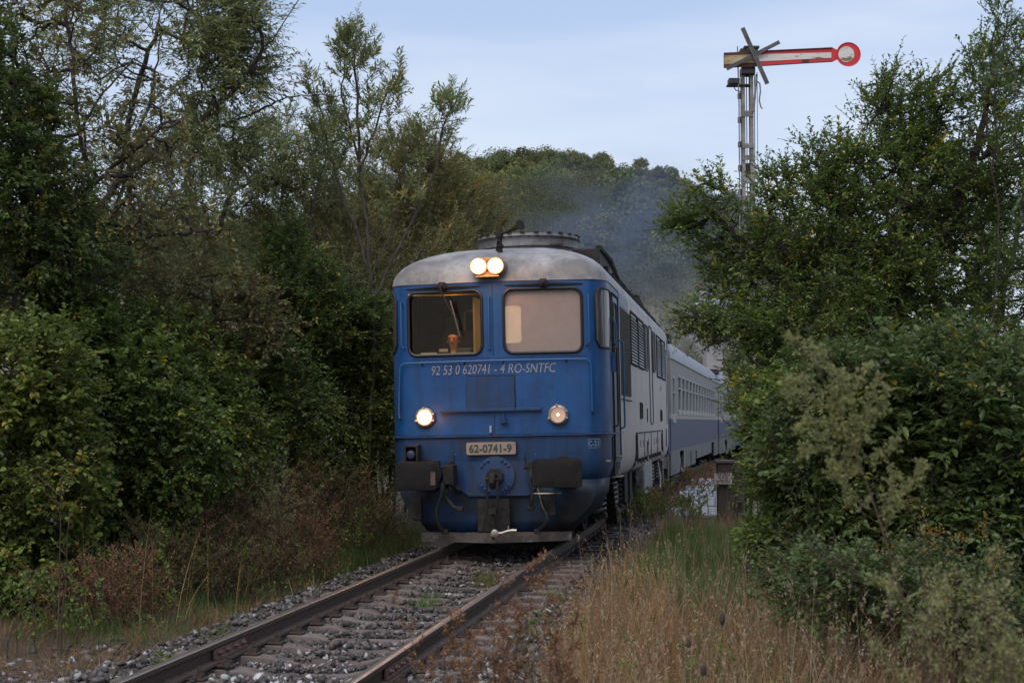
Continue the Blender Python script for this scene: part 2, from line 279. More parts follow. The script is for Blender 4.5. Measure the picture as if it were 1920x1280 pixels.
class MB:
    def __init__(s): s.v = []; s.f = []
    def add(s, vs, fs):
        n = len(s.v); s.v += [tuple(p) for p in vs]; s.f += [tuple(i + n for i in f) for f in fs]; return s
    def box(s, x0, x1, y0, y1, z0, z1):
        return s.add([(x0, y0, z0), (x1, y0, z0), (x1, y1, z0), (x0, y1, z0), (x0, y0, z1), (x1, y0, z1), (x1, y1, z1), (x0, y1, z1)],
                     [(0, 3, 2, 1), (4, 5, 6, 7), (0, 1, 5, 4), (1, 2, 6, 5), (2, 3, 7, 6), (3, 0, 4, 7)])
    def tube(s, pts, r, n=8, caps=True):
        pts = [Vector(p) for p in pts]; rs = r if isinstance(r, (list, tuple)) else [r] * len(pts)
        b = len(s.v); prev = None
        for i, p in enumerate(pts):
            t = (pts[min(i + 1, len(pts) - 1)] - pts[max(i - 1, 0)]).normalized()
            if prev is None:
                u = t.cross(Vector((0, 0, 1)) if abs(t.z) < .9 else Vector((1, 0, 0))).normalized()
            else:
                u = (prev - t * prev.dot(t)).normalized()
            prev = u; w = t.cross(u)
            for k in range(n):
                a = 2 * math.pi * k / n; s.v.append(tuple(p + (u * math.cos(a) + w * math.sin(a)) * rs[i]))
        for i in range(len(pts) - 1):
            for k in range(n):
                k2 = (k + 1) % n
                s.f.append((b + i * n + k, b + i * n + k2, b + (i + 1) * n + k2, b + (i + 1) * n + k))
        if caps:
            s.f.append(tuple(b + k for k in reversed(range(n)))); e0 = b + (len(pts) - 1) * n; s.f.append(tuple(e0 + k for k in range(n)))
        return s
    def loop_tube(s, pts, r, n=6):
        pts = [Vector(p) for p in pts]; N = len(pts); b = len(s.v)
        c = sum(pts, Vector()) / N
        nrm = Vector()
        for i in range(N): nrm += (pts[i] - c).cross(pts[(i + 1) % N] - c)
        nrm.normalize()
        for i, p in enumerate(pts):
            t = (pts[(i + 1) % N] - pts[i - 1]).normalized(); u = t.cross(nrm).normalized(); w = t.cross(u)
            for k in range(n):
                a = 2 * math.pi * k / n; s.v.append(tuple(p + (u * math.cos(a) + w * math.sin(a)) * r))
        for i in range(N):
            j = (i + 1) % N
            for k in range(n):
                k2 = (k + 1) % n; s.f.append((b + i * n + k, b + i * n + k2, b + j * n + k2, b + j * n + k))
        return s
    def lathe(s, c, axis, prof, n=20):
        """prof: list of (distance along axis, radius)"""
        c = Vector(c); a = Vector(axis).normalized(); u = a.cross(Vector((0, 0, 1)) if abs(a.z) < .9 else Vector((1, 0, 0))).normalized(); w = a.cross(u)
        b = len(s.v)
        for d, r in prof:
            for k in range(n):
                t = 2 * math.pi * k / n; s.v.append(tuple(c + a * d + (u * math.cos(t) + w * math.sin(t)) * max(r, 1e-4)))
        for i in range(len(prof) - 1):
            for k in range(n):
                k2 = (k + 1) % n; s.f.append((b + i * n + k, b + i * n + k2, b + (i + 1) * n + k2, b + (i + 1) * n + k))
        if prof[0][1] > 1e-3: s.f.append(tuple(b + k for k in reversed(range(n))))
        if prof[-1][1] > 1e-3: s.f.append(tuple(b + (len(prof) - 1) * n + k for k in range(n)))
        return s
    def prism(s, poly, axis, d0, d1):
        """poly of 2D points extruded along axis 'x','y' or 'z' from d0 to d1"""
        def P(a, b_, d): return {'x': (d, a, b_), 'y': (a, d, b_), 'z': (a, b_, d)}[axis]
        n = len(poly)
        vs = [P(a, b_, d0) for a, b_ in poly] + [P(a, b_, d1) for a, b_ in poly]
        fs = [tuple(range(n)), tuple(reversed(range(n, 2 * n)))] + [(i, n + i, n + (i + 1) % n, (i + 1) % n) for i in range(n)]
        return s.add(vs, fs)
    def build(s, name, m, parent=None, bevel=0, smooth=False, label=None):
        me = bpy.data.meshes.new(name); me.from_pydata(s.v, [], s.f)
        bm = bmesh.new(); bm.from_mesh(me); bmesh.ops.recalc_face_normals(bm, faces=bm.faces); bm.to_mesh(me); bm.free()
        me.materials.append(m if not isinstance(m, str) else M[m])
        o = bpy.data.objects.new(name, me); COL.objects.link(o)
        if parent is not None: o.parent = parent
        if smooth:
            me.shade_smooth() if hasattr(me, 'shade_smooth') else None
            try: me.set_sharp_from_angle(angle=math.radians(38))
            except Exception: pass
        if bevel:
            bv = o.modifiers.new('bevel', 'BEVEL'); bv.width = bevel; bv.segments = 2; bv.limit_method = 'ANGLE'; bv.angle_limit = math.radians(40)
        if label: o['label'] = label
        return o

def tri_mesh(name, V, T, m, parent=None, tint=None, smooth=False):
    """numpy verts (n,3), tris (m,3), optional per-vertex tint"""
    me = bpy.data.meshes.new(name)
    me.vertices.add(len(V)); me.vertices.foreach_set('co', np.ascontiguousarray(V, dtype=np.float32).ravel())
    me.loops.add(len(T) * 3); me.loops.foreach_set('vertex_index', np.ascontiguousarray(T, dtype=np.int32).ravel())
    me.polygons.add(len(T)); me.polygons.foreach_set('loop_start', np.arange(0, len(T) * 3, 3, dtype=np.int32))
    try: me.polygons.foreach_set('loop_total', np.full(len(T), 3, dtype=np.int32))
    except Exception: pass
    if smooth: me.polygons.foreach_set('use_smooth', np.ones(len(T), dtype=bool))
    me.update(calc_edges=True)
    if tint is not None:
        a = me.attributes.new('tint', 'FLOAT', 'POINT'); a.data.foreach_set('value', np.ascontiguousarray(tint, dtype=np.float32))
    me.materials.append(M[m] if isinstance(m, str) else m)
    o = bpy.data.objects.new(name, me); COL.objects.link(o)
    if parent is not None: o.parent = parent
    return o

def rounded(x0, x1, z0, z1, r, n=5):
    out = []
    for cx, cz, a0 in ((x1 - r, z1 - r, 0), (x0 + r, z1 - r, 90), (x0 + r, z0 + r, 180), (x1 - r, z0 + r, 270)):
        for k in range(n + 1):
            a = math.radians(a0 + 90 * k / n); out.append((cx + r * math.cos(a), cz + r * math.sin(a)))
    return out

def text_obj(name, s, size, m, parent, place, sx=1.0, shear=0., extrude=.003, bold=0., align='CENTER', spacing=1.0):
    """place(x, z, d) maps lettering coordinates to the thing's own space; d is depth towards the viewer"""
    c = bpy.data.curves.new(name + '_src', 'FONT'); c.body = s; c.size = size; c.align_x = align; c.shear = shear; c.extrude = extrude
    c.offset = bold; c.resolution_u = 3; c.space_character = spacing
    o = bpy.data.objects.new(name + '_src', c); COL.objects.link(o)
    dg = bpy.context.evaluated_depsgraph_get(); me = bpy.data.meshes.new_from_object(o.evaluated_get(dg)); me.name = name
    bpy.data.objects.remove(o); bpy.data.curves.remove(c)
    for v in me.vertices: v.co = place(v.co.x * sx, v.co.y, v.co.z)
    me.materials.clear(); me.materials.append(M[m])
    r = bpy.data.objects.new(name, me); COL.objects.link(r); r.parent = parent
    return r

def at(px, py, Y):
    """point of the place seen at (px, py) of the 1920-wide photograph, Y metres ahead"""
    dy = math.cos(PITCH) + (py - 640) / 2800.0 * math.sin(PITCH); dz = math.sin(PITCH) - (py - 640) / 2800.0 * math.cos(PITCH)
    k = Y / dy
    return np.array([(px - 960) / 2800.0 * k, Y, EYE + dz * k])

# ------------------------------------------------------------------ track alignment
HEAD = math.radians(9.0); R_CURVE = 760.; S0 = 9.0
ORG = np.array([-.2, 20.0])
def path(s):
    if s <= S0: return ORG + s * np.array([math.sin(HEAD), math.cos(HEAD)]), HEAD
    p0 = ORG + S0 * np.array([math.sin(HEAD), math.cos(HEAD)]); a = (s - S0) / R_CURVE
    # circle turning to the right
    c = p0 + R_CURVE * np.array([math.cos(HEAD), -math.sin(HEAD)])
    return c - R_CURVE * np.array([math.cos(HEAD + a), -math.sin(HEAD + a)]), HEAD + a
def tp(s, lat, z=0.):
    p, h = path(s); return (p[0] + lat * math.cos(h), p[1] - lat * math.sin(h), z)
# ------------------------------------------------------------------ ground and hills
GZ = -.34
def track_lat(X, Y):
    """signed lateral distance from the track axis, and distance along it"""
    s = (X - ORG[0]) * math.sin(HEAD) + (Y - ORG[1]) * math.cos(HEAD)
    lat = (X - ORG[0]) * math.cos(HEAD) - (Y - ORG[1]) * math.sin(HEAD)
    if np.ndim(s): over = np.maximum(s - S0, 0)
    else: over = max(s - S0, 0)
    return lat - over ** 2 / (2 * R_CURVE), s
def ridge(X):
    # height of the hill's shoulder, read along X at 350 m
    xs = [-400, -250, -130, -90, -50, -28, -15, -3, 12, 24, 35, 43, 52, 62, 80, 120, 200, 400]
    zs = [32, 38, 41, 40, 40, 47, 53, 54.5, 56, 53.5, 51, 48, 44.5, 39.5, 30, 20, 14, 10]
    return np.interp(X, xs, zs)
def ground_z(X, Y):
    X = np.asarray(X, float); Y = np.asarray(Y, float)
    t = np.clip((Y - 70) / 80, 0, 1); low = 17.6 * t
    hi = np.clip((Y - 150) / 200, 0, 1); hi = hi * (1.15 - .15 * hi)
    # lateral position scaled as seen from the valley floor
    Xr = X * 350 / np.maximum(Y, 60)
    z = low * np.clip(ridge(Xr) / 46, .35, 1.05) + hi * (ridge(Xr) - 17.6 * np.clip(ridge(Xr) / 46, .35, 1.05))
    z = np.where(Y > 350, ridge(Xr * 1.0) - (Y - 350) * .12, z)
    lat, s = track_lat(X, Y)
    near = np.clip((90 - Y) / 30, 0, 1)
    bump = .07 * np.sin(X * 1.3 + 1.7) * np.cos(Y * 1.1) + .05 * np.sin(X * 2.9 + Y * 2.3)
    bank = .35 * np.clip((np.abs(lat) - 3.2) / 3.5, 0, 1)
    bridge = -1.6 * np.exp(-((Y - 40) / 5.0) ** 2) * np.clip((lat - 3.2) / 1.2, 0, 1) * np.clip((16 - lat) / 5, 0, 1)
    return GZ + z + near * (bump * np.clip((np.abs(lat) - 1.9) / .8, 0, 1) + bank + bridge)

def grid_mesh(name, xs, ys, zf, m, kind='structure'):
    X, Y = np.meshgrid(xs, ys); Z = zf(X, Y); nx, ny = len(xs), len(ys)
    V = np.stack([X.ravel(), Y.ravel(), Z.ravel()], 1)
    i = (np.arange(ny - 1)[:, None] * nx + np.arange(nx - 1)[None]).ravel()
    T = np.concatenate([np.stack([i, i + 1, i + nx + 1], 1), np.stack([i, i + nx + 1, i + nx], 1)])
    o = tri_mesh(name, V, T, m, smooth=True); o['kind'] = kind; return o
ys_near = np.concatenate([np.arange(-30, 4, 2.), np.arange(4, 46, .35), np.arange(46, 84, 2.)])
xs_near = np.concatenate([np.arange(-60, -14, 3.), np.arange(-14, 16, .35), np.arange(16, 61, 3.)])
def near_z(X, Y):
    lat, s = track_lat(X, Y)
    z = ground_z(X, Y)
    return np.where(np.abs(lat) < 1.9, np.minimum(z, GZ - .06), z)
grid_mesh('ground', xs_near, ys_near, near_z, 'earth')
xs_f = np.concatenate([np.arange(-900, -200, 50.), np.arange(-200, 200, 5.), np.arange(200, 901, 50.)])
ys_f = np.concatenate([np.arange(80, 400, 5.), np.arange(400, 1300, 50.)])
def far_z(X, Y): return np.maximum(ground_z(X, Y), -20)
grid_mesh('hillside', xs_f, ys_f, far_z, 'field')
# side and rear ground out to the horizon
sm = MB()
sm.add([(-900, -500, GZ - .3), (900, -500, GZ - .3), (900, -30.0, GZ - .3), (-900, -30.0, GZ - .3)], [(0, 1, 2, 3)])
sm.add([(-900, -30.0, GZ - .3), (-59.0, -30.0, GZ - .3), (-59.0, 80.5, GZ - .3), (-900, 80.5, GZ - .3)], [(0, 1, 2, 3)])
sm.add([(59.0, -30.0, GZ - .3), (900, -30.0, GZ - .3), (900, 80.5, GZ - .3), (59.0, 80.5, GZ - .3)], [(0, 1, 2, 3)])
tag(sm.build('meadow', 'field'), kind='structure')
# tan stubble field on the lower slope, a sheet just above the hillside
def patch(name, px0, px1, Y0, Y1, m, lift=.25):
    ys = np.arange(Y0, Y1 + .1, 2.5); n = 14; V = []; 
    for Y in ys:
        for k in range(n):
            px = px0 + (px1 - px0) * k / (n - 1) ; X = (px - 960) / 2800 * Y
            V.append((X, Y, float(ground_z(X, Y)) + lift))
    i = (np.arange(len(ys) - 1)[:, None] * n + np.arange(n - 1)[None]).ravel()
    T = np.concatenate([np.stack([i, i + 1, i + n + 1], 1), np.stack([i, i + n + 1, i + n], 1)])
    o = tri_mesh(name, np.array(V), T, m, smooth=True); o['kind'] = 'structure'; return o
patch('stubble_field', 1080, 1560, 84, 152, 'fieldtan')

# ------------------------------------------------------------------ track
rng0 = np.random.default_rng(3)
svals = np.concatenate([np.arange(-24, 30, .5), np.arange(30, 120, 1.5)])
def bed_z(lat):
    a = np.abs(lat)
    return np.where(a < 1.62, -.235, -.235 - (a - 1.62) * .5)
lats = np.array([-2.05, -1.85, -1.62, -1.2, -.6, 0, .6, 1.2, 1.62, 1.85, 2.05])
V = [];
for s in svals:
    for l in lats: V.append(tp(s, l, float(bed_z(l))))
n = len(lats); i = (np.arange(len(svals) - 1)[:, None] * n + np.arange(n - 1)[None]).ravel()
T = np.concatenate([np.stack([i, i + 1, i + n + 1], 1), np.stack([i, i + n + 1, i + n], 1)])
o = tri_mesh('ballast_bed', np.array(V), T, 'ballastbed'); o['kind'] = 'structure'

track = empty('railway_track', tp(0, 0, -.33)); tag(track, 'single railway track with rusty rails on pinkish concrete sleepers, running under the blue locomotive', 'railway track')
track_inv = Vector(track.location)
def loc2(o, w): o.location = Vector(w) - track_inv
HALF = .7525
def rail(lat, s0, s1, nm='rail'):
    side_prof = [(-.036, -.005), (-.036, -.038), (-.010, -.052), (-.009, -.125), (-.070, -.140), (-.075, -.158), (.075, -.158), (.070, -.140), (.009, -.125), (.010, -.052), (.036, -.038), (.036, -.005)]
    top_prof = [(-.036, -.005), (-.028, -.0005), (0, .001), (.028, -.0005), (.036, -.005)]
    ss = np.arange(s0, s1 + .01, 1.0 if s1 < 30 else 1.5); mbs = MB(); mbt = MB()
    for mb, prof in ((mbs, side_prof), (mbt, top_prof)):
        for s in ss:
            for a, z in prof: mb.v.append(tuple(Vector(tp(s, lat + a, z)) - track_inv))
        k = len(prof)
        for q in range(len(ss) - 1):
            for j in range(k - 1): mb.f.append((q * k + j, q * k + j + 1, (q + 1) * k + j + 1, (q + 1) * k + j))
    r = mbs.build(nm, 'rail', track); t = mbt.build('running_surface', 'railtop', r)
    for ob in (t,): ob.data.shade_smooth() if hasattr(ob.data, 'shade_smooth') else None
    return r
for sg in (-1, 1): rail(sg * HALF, -23, 110)
# sleepers: one concrete shape, lower in the middle, copied along the line
sl = MB(); prof = [(-1.25, .0), (-1.2, 0.012), (-.98, .014), (-.45, .0), (-.3, -.035), (.3, -.035), (.45, .0), (.98, .014), (1.2, .012), (1.25, 0)]
for x, z in prof:
    for y, zz in ((-.135, -.2), (-.10, 0), (.10, 0), (.135, -.2)): sl.v.append((x, y, (z if zz == 0 else -.2)))
for q in range(len(prof) - 1):
    for j in range(3): sl.f.append((q * 4 + j, q * 4 + j + 1, (q + 1) * 4 + j + 1, (q + 1) * 4 + j))
sl.f.append((0, 1, 2, 3)); e4 = (len(prof) - 1) * 4; sl.f.append((e4 + 3, e4 + 2, e4 + 1, e4))
# fastening: plate, clip and bolt standing beside the rail
def fast_mb():
    m_ = MB(); m_.box(-.03, .15, -.07, .07, .0, .012); m_.box(.055, .125, -.032, .032, .012, .04)
    m_.lathe((.095, 0, .035), (0, 0, 1), [(0, .030), (.012, .030), (.013, .019), (.034, .019), (.035, .010), (.06, .010)], 6)
    return m_
first_s = first_f = None
rs = random.Random(5)
for k in range(170):
    s = -12.3 + .6 * k
    p, h = path(s)
    if first_s is None: first_s = o = sl.build('sleeper', 'sleeper', track, bevel=.008)
    else: o = first_s.copy(); COL.objects.link(o)
    loc2(o, tp(s + rs.uniform(-.02, .02), rs.uniform(-.02, .02), -.182 + rs.uniform(-.008, .004))); o.rotation_euler = (0, 0, -h + rs.uniform(-.012, .012))
    if k < 58:
        for lat, sg in ((-HALF, 1), (-HALF, -1), (HALF, 1), (HALF, -1)):
            if lat < 0 and sg < 0 and k > 12: continue
            if first_f is None: first_f = q = fast_mb().build('rail_fastening', 'bolt', track)
            else: q = first_f.copy(); COL.objects.link(q)
            loc2(q, tp(s, lat + sg * .045, -.170)); q.rotation_euler = (0, 0, -h + (0 if sg > 0 else math.pi))
# fishplates at the joints near the viewer
for lat, s in ((-HALF, -8.35), (HALF, -9.0)):
    for sg in (1, -1):
        m_ = MB(); m_.box(-.008, .008, -.36, .36, -.04, .036); m_.box(.008, .022, -.36, .36, -.046, -.026)
        for q in (-.27, -.09, .09, .27): m_.lathe((.008, q, .005), (1, 0, 0), [(0, .022), (.018, .022), (.02, .012), (.035, .012)], 6)
        o = m_.build('fishplate', 'fish', track); loc2(o, tp(s, lat + sg * .030, -.085)); o.rotation_euler = (0, 0, -path(s)[1] + (0 if sg > 0 else math.pi))

# crushed stone: one mesh of several thousand faceted stones
def stones(name, S, LAT, Z, size, seed, label=None, m='crush'):
    rg = np.random.default_rng(seed); n = len(S)
    base = np.array([(x, y, z) for x in (-.72, .72) for y in (-.72, .72) for z in (-.72, .72)]); tris = np.array([(0, 1, 3), (0, 3, 2), (4, 6, 7), (4, 7, 5), (0, 4, 5), (0, 5, 1), (2, 3, 7), (2, 7, 6), (0, 2, 6), (0, 6, 4), (1, 5, 7), (1, 7, 3)])
    nb = len(base)
    shp = base[None] + rg.uniform(-.42, .42, (n, nb, 3))
    shp = shp * np.stack([rg.uniform(.8, 1.5, n), rg.uniform(.6, 1.1, n), rg.uniform(.35, .8, n)], 1)[:, None, :]
    # random rotation
    q = rg.normal(size=(n, 4)); q /= np.linalg.norm(q, axis=1, keepdims=True); q[:, 1:3] *= .45; q /= np.linalg.norm(q, axis=1, keepdims=True)
    w, x, y, z = q.T
    Rm = np.stack([np.stack([1 - 2 * (y * y + z * z), 2 * (x * y - z * w), 2 * (x * z + y * w)], 1), np.stack([2 * (x * y + z * w), 1 - 2 * (x * x + z * z), 2 * (y * z - x * w)], 1), np.stack([2 * (x * z - y * w), 2 * (y * z + x * w), 1 - 2 * (x * x + y * y)], 1)], 1)
    shp = np.einsum('nij,nkj->nki', Rm, shp) * size[:, None, None]
    P = np.array([tp(a, b) for a, b in zip(S, LAT)]); P[:, 2] = Z
    V = (shp + P[:, None]).reshape(-1, 3); T = (tris[None] + (np.arange(n) * nb)[:, None, None]).reshape(-1, 3)
    tint = np.repeat(rg.uniform(0, .93, n) ** 1.15, nb)
    return V, T, tint
rg = np.random.default_rng(11)
nA = 25000
S_ = rg.uniform(-12.5, 2.5, nA); L_ = rg.uniform(-1.98, 1.98, nA)
# keep stones off the sleepers between the rails, more covered towards the viewer and in the middle
ph = ((S_ + 12.3) / .6 + .5) % 1 - .5
on = np.abs(ph) < .225
cover = np.clip((-8.6 - S_) / 1.5, 0, .9)
keep = ~on | (rg.random(nA) < cover + .035 + .25 * (np.abs(L_) > 1.25)) | ((np.abs(L_) < .3) & (rg.random(nA) < .2))
keep &= ~((np.abs(np.abs(L_) - HALF) < .10) & (S_ > -10.5) & (rg.random(nA) < .8))
S_, L_ = S_[keep], L_[keep]
sz = rg.uniform(.013, .030, len(S_)) * (1 + .35 * (rg.random(len(S_)) < .12))
on = np.abs(((S_ + 12.3) / .6 + .5) % 1 - .5) < .19
Z_ = np.where(np.abs(L_) < 1.55, -.22, -.22 - (np.abs(L_) - 1.55) * .45) + rg.uniform(-.02, .012, len(S_)) + np.where(on, .045, 0) + np.clip((-8.6 - S_) / 2.5, 0, 1) * .03
nC = 2600; SC_ = rg.uniform(-12.5, -6.5, nC); LC_ = -rg.uniform(1.9, 3.4, nC) ; kc = rg.random(nC) < np.clip((-6.5 - SC_) / 4, 0, 1); SC_, LC_ = SC_[kc], LC_[kc]
S_ = np.concatenate([S_, SC_]); L_ = np.concatenate([L_, LC_]); Z_ = np.concatenate([Z_, np.array([float(ground_z(*tp(a, b)[:2])) + .01 for a, b in zip(SC_, LC_)])]); sz = np.concatenate([sz, rg.uniform(.016, .036, len(SC_))])
nB = 4200; SB_ = rg.uniform(2.5, 26, nB); LB_ = rg.uniform(.85, 2.0, nB)
S_ = np.concatenate([S_, SB_]); L_ = np.concatenate([L_, LB_]); Z_ = np.concatenate([Z_, np.where(LB_ < 1.55, -.205, -.205 - (LB_ - 1.55) * .45) + rg.uniform(-.02, .012, nB)]); sz = np.concatenate([sz, rg.uniform(.025, .05, nB)])
V1, T1, t1 = stones('s', S_, L_, Z_, sz, 21)
nD = 9000; SD_ = rg.uniform(-12.5, 0, nD); LD_ = rg.uniform(-2.1, 2.1, nD); pd_ = np.abs(((SD_ + 12.3) / .6 + .5) % 1 - .5) < .19; kd = ~pd_ | (rg.random(nD) < .25); SD_, LD_, pd_ = SD_[kd], LD_[kd], pd_[kd]
VD, TD, tD = stones('s', SD_, LD_, np.where(np.abs(LD_) < 1.55, -.212, -.212 - (np.abs(LD_) - 1.55) * .45) + np.where(pd_, .038, 0), rg.uniform(.006, .012, len(SD_)), 22)
# paler stones scattered towards the viewer
pale = np.repeat((rg.random(len(S_)) < np.clip((-7.0 - S_) / 14, .015, .3)), 8)
t1 = np.where(pale, .9 + .1 * np.repeat(rg.random(len(S_)), 8), t1)
T1 = np.concatenate([T1, TD + len(V1)]); V1 = np.concatenate([V1, VD]); t1 = np.concatenate([t1, tD])
o = tri_mesh('ballast_stones', V1, T1, 'crush', tint=t1)
tag(o, 'grey crushed stone ballast with scattered white stones between and beside the rails', 'ballast', kind='stuff')

# ------------------------------------------------------------------ pale stone slope paving and bridge post with its notice
wallr = empty('slope_paving', at(1318, 968, 32.0)); tag(wallr, 'pale stone block paving on the slope beside the bridge post, right of the locomotive', 'stone paving')
rows = [(970, 32.0), (953, 33.2), (935, 34.4), (923, 35.6), (914, 36.8), (906, 38.0), (899, 39.2)]
wp = Vector(wallr.location); rs = random.Random(8)
bk = MB()
a0, a1, b0, b1 = at(1250, 973, 32.05), at(1352, 973, 32.05), at(1300, 897, 39.3), at(1352, 897, 39.3)
bk.add([Vector(a0) - wp, Vector(a1) - wp, Vector(b1) - wp, Vector(b0) - wp, Vector(a0) - wp - Vector((0, 0, .4)), Vector(a1) - wp - Vector((0, 0, .4)), Vector(b1) - wp - Vector((0, 0, .4)), Vector(b0) - wp - Vector((0, 0, .4))],
       [(0, 1, 2, 3), (0, 4, 5, 1), (1, 5, 6, 2), (2, 6, 7, 3), (3, 7, 4, 0)])
bk.build('mortar_bed', 'mortar', wallr)
for r_ in range(len(rows) - 1):
    (y0, Y0), (y1, Y1) = rows[r_], rows[r_ + 1]
    x = 1258 + r_ * 8 + rs.uniform(-3, 3)
    while x < 1349:
        w_ = rs.uniform(13, 22) * (32 / Y0) ; x2 = min(x + w_, 1351)
        if x2 - x > 5 and not (r_ > 0 and x < 1285 + 6 * r_ and rs.random() < .3):
            g = .7; gy = 1.0
            q = [at(x + g, y0 - gy, Y0 + .06), at(x2 - g, y0 - gy, Y0 + .06), at(x2 - g, y1 + gy * .4, Y1 - .06), at(x + g, y1 + gy * .4, Y1 - .06)]
            up = Vector((0, -.02, .05 + rs.uniform(-.012, .012)))
            t_ = [Vector(a) + up - wp for a in q]; d_ = [Vector(a) - Vector((0, 0, .02)) - wp for a in q]
            b_ = MB(); b_.add(t_ + d_, [(0, 1, 2, 3), (0, 4, 5, 1), (1, 5, 6, 2), (2, 6, 7, 3), (3, 7, 4, 0)]); b_.build('stone_block', 'slab', wallr, bevel=.012)
        x = x2

post = empty('bridge_post', at(1359, 962, 30.5)); tag(post, 'dark weathered bridge end post carrying a small white notice', 'post')
pz = at(1359, 868, 30.5)[2] - at(1359, 962, 30.5)[2]
MB().box(-.15, .15, -.13, .13, -.6, pz).build('shaft', 'wood', post, bevel=.02)
MB().box(-.19, .2, -.17, .17, pz, pz + .07).build('cap', 'mortar', post, bevel=.02)
rl = empty('bridge_railing', at(1398, 960, 33.0)); tag(rl, 'old timber bridge railing behind the notice post, half hidden by leaves', 'railing')
rw = Vector(rl.location)
for px, Y in ((1376, 31.6), (1388, 33.0), (1400, 34.6), (1413, 36.2)):
    a = Vector(at(px, 965, Y)) - rw; h_ = at(px, 868, Y)[2] - at(px, 965, Y)[2]
    m_ = MB(); m_.box(a.x - .09, a.x + .09, a.y - .09, a.y + .09, a.z - .6, a.z + h_); m_.build('rail_post', 'wood', rl, bevel=.01)
for py in (872, 905, 935):
    a, b_ = Vector(at(1372, py, 31.2)) - rw, Vector(at(1420, py - 2, 37.0)) - rw
    m_ = MB(); m_.add([a + Vector((-.05, 0, -.07)), a + Vector((.03, 0, -.07)), a + Vector((.03, 0, .07)), a + Vector((-.05, 0, .07)), b_ + Vector((-.05, 0, -.07)), b_ + Vector((.03, 0, -.07)), b_ + Vector((.03, 0, .07)), b_ + Vector((-.05, 0, .07))],
        [(0, 1, 2, 3), (7, 6, 5, 4), (0, 4, 5, 1), (1, 5, 6, 2), (2, 6, 7, 3), (3, 7, 4, 0)]); m_.build('rail_plank', 'wood', rl)
sg_ = empty('notice_sign', at(1356, 896, 30.28), (0, 0, math.radians(-6))); tag(sg_, 'small white notice forbidding crossing of the bridge, black capitals in a black frame', 'sign')
MB().box(-.185, .185, -.008, .008, -.125, .12).build('board', 'signwhite', sg_)
m_ = MB()
for a in ((-.185, .185, .112, .12), (-.185, .185, -.125, -.117)): m_.box(a[0], a[1], -.013, -.0085, a[2], a[3])
for a in ((-.185, -.177), (.177, .185)): m_.box(a[0], a[1], -.013, -.0085, -.117, .112)
m_.build('frame', 'ink', sg_)
for k, t in enumerate(('TRECEREA', 'PE POD', 'INTERZISĂ')):
    text_obj('lettering', t, .082, 'ink', sg_, lambda x, y, z, k=k: (x, -.0095 - max(z, 0) * .5, .048 - k * .07 + y), sx=.75, extrude=.002, bold=.0025)

# ------------------------------------------------------------------ semaphore signal
SY = 22.0
sem = empty('semaphore_signal', (at(1403, 480, SY)[0], SY, GZ)); tag(sem, 'disused semaphore signal, red arm with white disc crossed by two planks on grey mast', 'railway signal')
so = Vector(sem.location)
def sp(px, py, dy=0): return Vector(at(px, py, SY)) - so + Vector((0, dy, 0))
topz = sp(1403, 138).z
for nm, x in (('mast_channel', -.062), ('mast_channel', .062)):
    m_ = MB(); m_.box(x - .026, x + .026, -.055, -.045, 0, topz); m_.box(x - .026 if x < 0 else x + .018, x - .018 if x < 0 else x + .026, -.045, .055, 0, topz); m_.box(x - .026, x + .026, .055, .065, 0, topz)
    m_.build(nm, 'mast', sem)
for k, py in enumerate((215, 275, 297, 340, 372, 405, 438, 470, 505, 540, 575, 610, 650, 690, 730, 770, 810)):
    z = sp(1403, py).z; hh = .035 if k % 3 else .045
    m_ = MB(); m_.box(-.088, .088, -.068, -.0555, z - hh, z + hh); m_.build('tie_plate', 'mast', sem)
for py in (180, 225, 271, 315, 360, 405, 450, 495, 540, 585, 630, 675, 720):
    z = sp(1403, py).z; m_ = MB(); m_.box(-.135, -.089, -.04, .04, z - .04, z + .04); m_.build('step_bracket', 'signal_black', sem)
m_ = MB(); m_.box(-.036, .036, -.02, .03, sp(1403, 320).z - .18, sp(1403, 300).z - .05); m_.build('counterweight', 'wood', sem)
for x0_, x1_ in ((-.012, -.002), ):
    MB().tube([(-.006, .0, 1), (-.006, 0, topz)], .007, 6).build('signal_wire', 'signal_black', sem)
# operating rods
MB().tube([sp(1386, 480, -.09), sp(1384, 200, -.09), sp(1381, 90, -.09)], .010, 6).build('operating_rod', 'mast', sem)
MB().tube([sp(1386, 480, -.09), sp(1388, 780, -.09)], .010, 6).build('operating_rod', 'mast', sem)
MB().tube([sp(1415, 700, .02), sp(1416, 400, .02), sp(1415, 130, .02)], .0065, 5).build('signal_wire', 'signal_black', sem)
MB().tube([sp(1423, 700, .02), sp(1422, 400, .02), sp(1420, 135, .02)], .0055, 5).build('signal_wire', 'mast', sem)
# slanting bar and the curved strip to the right of the mast head
m_ = MB(); a, b_ = sp(1417, 142, -.08), sp(1411, 212, -.08); m_.tube([a, b_], .018, 5); m_.build('stay_bar', 'mast', sem)
MB().tube([sp(1419, 154, -.03), sp(1424, 158, -.03), sp(1425, 172, -.03), sp(1423, 190, -.03), sp(1426, 202, -.03), sp(1429, 205, -.03)], .011, 5).build('bent_strip', 'mast', sem)
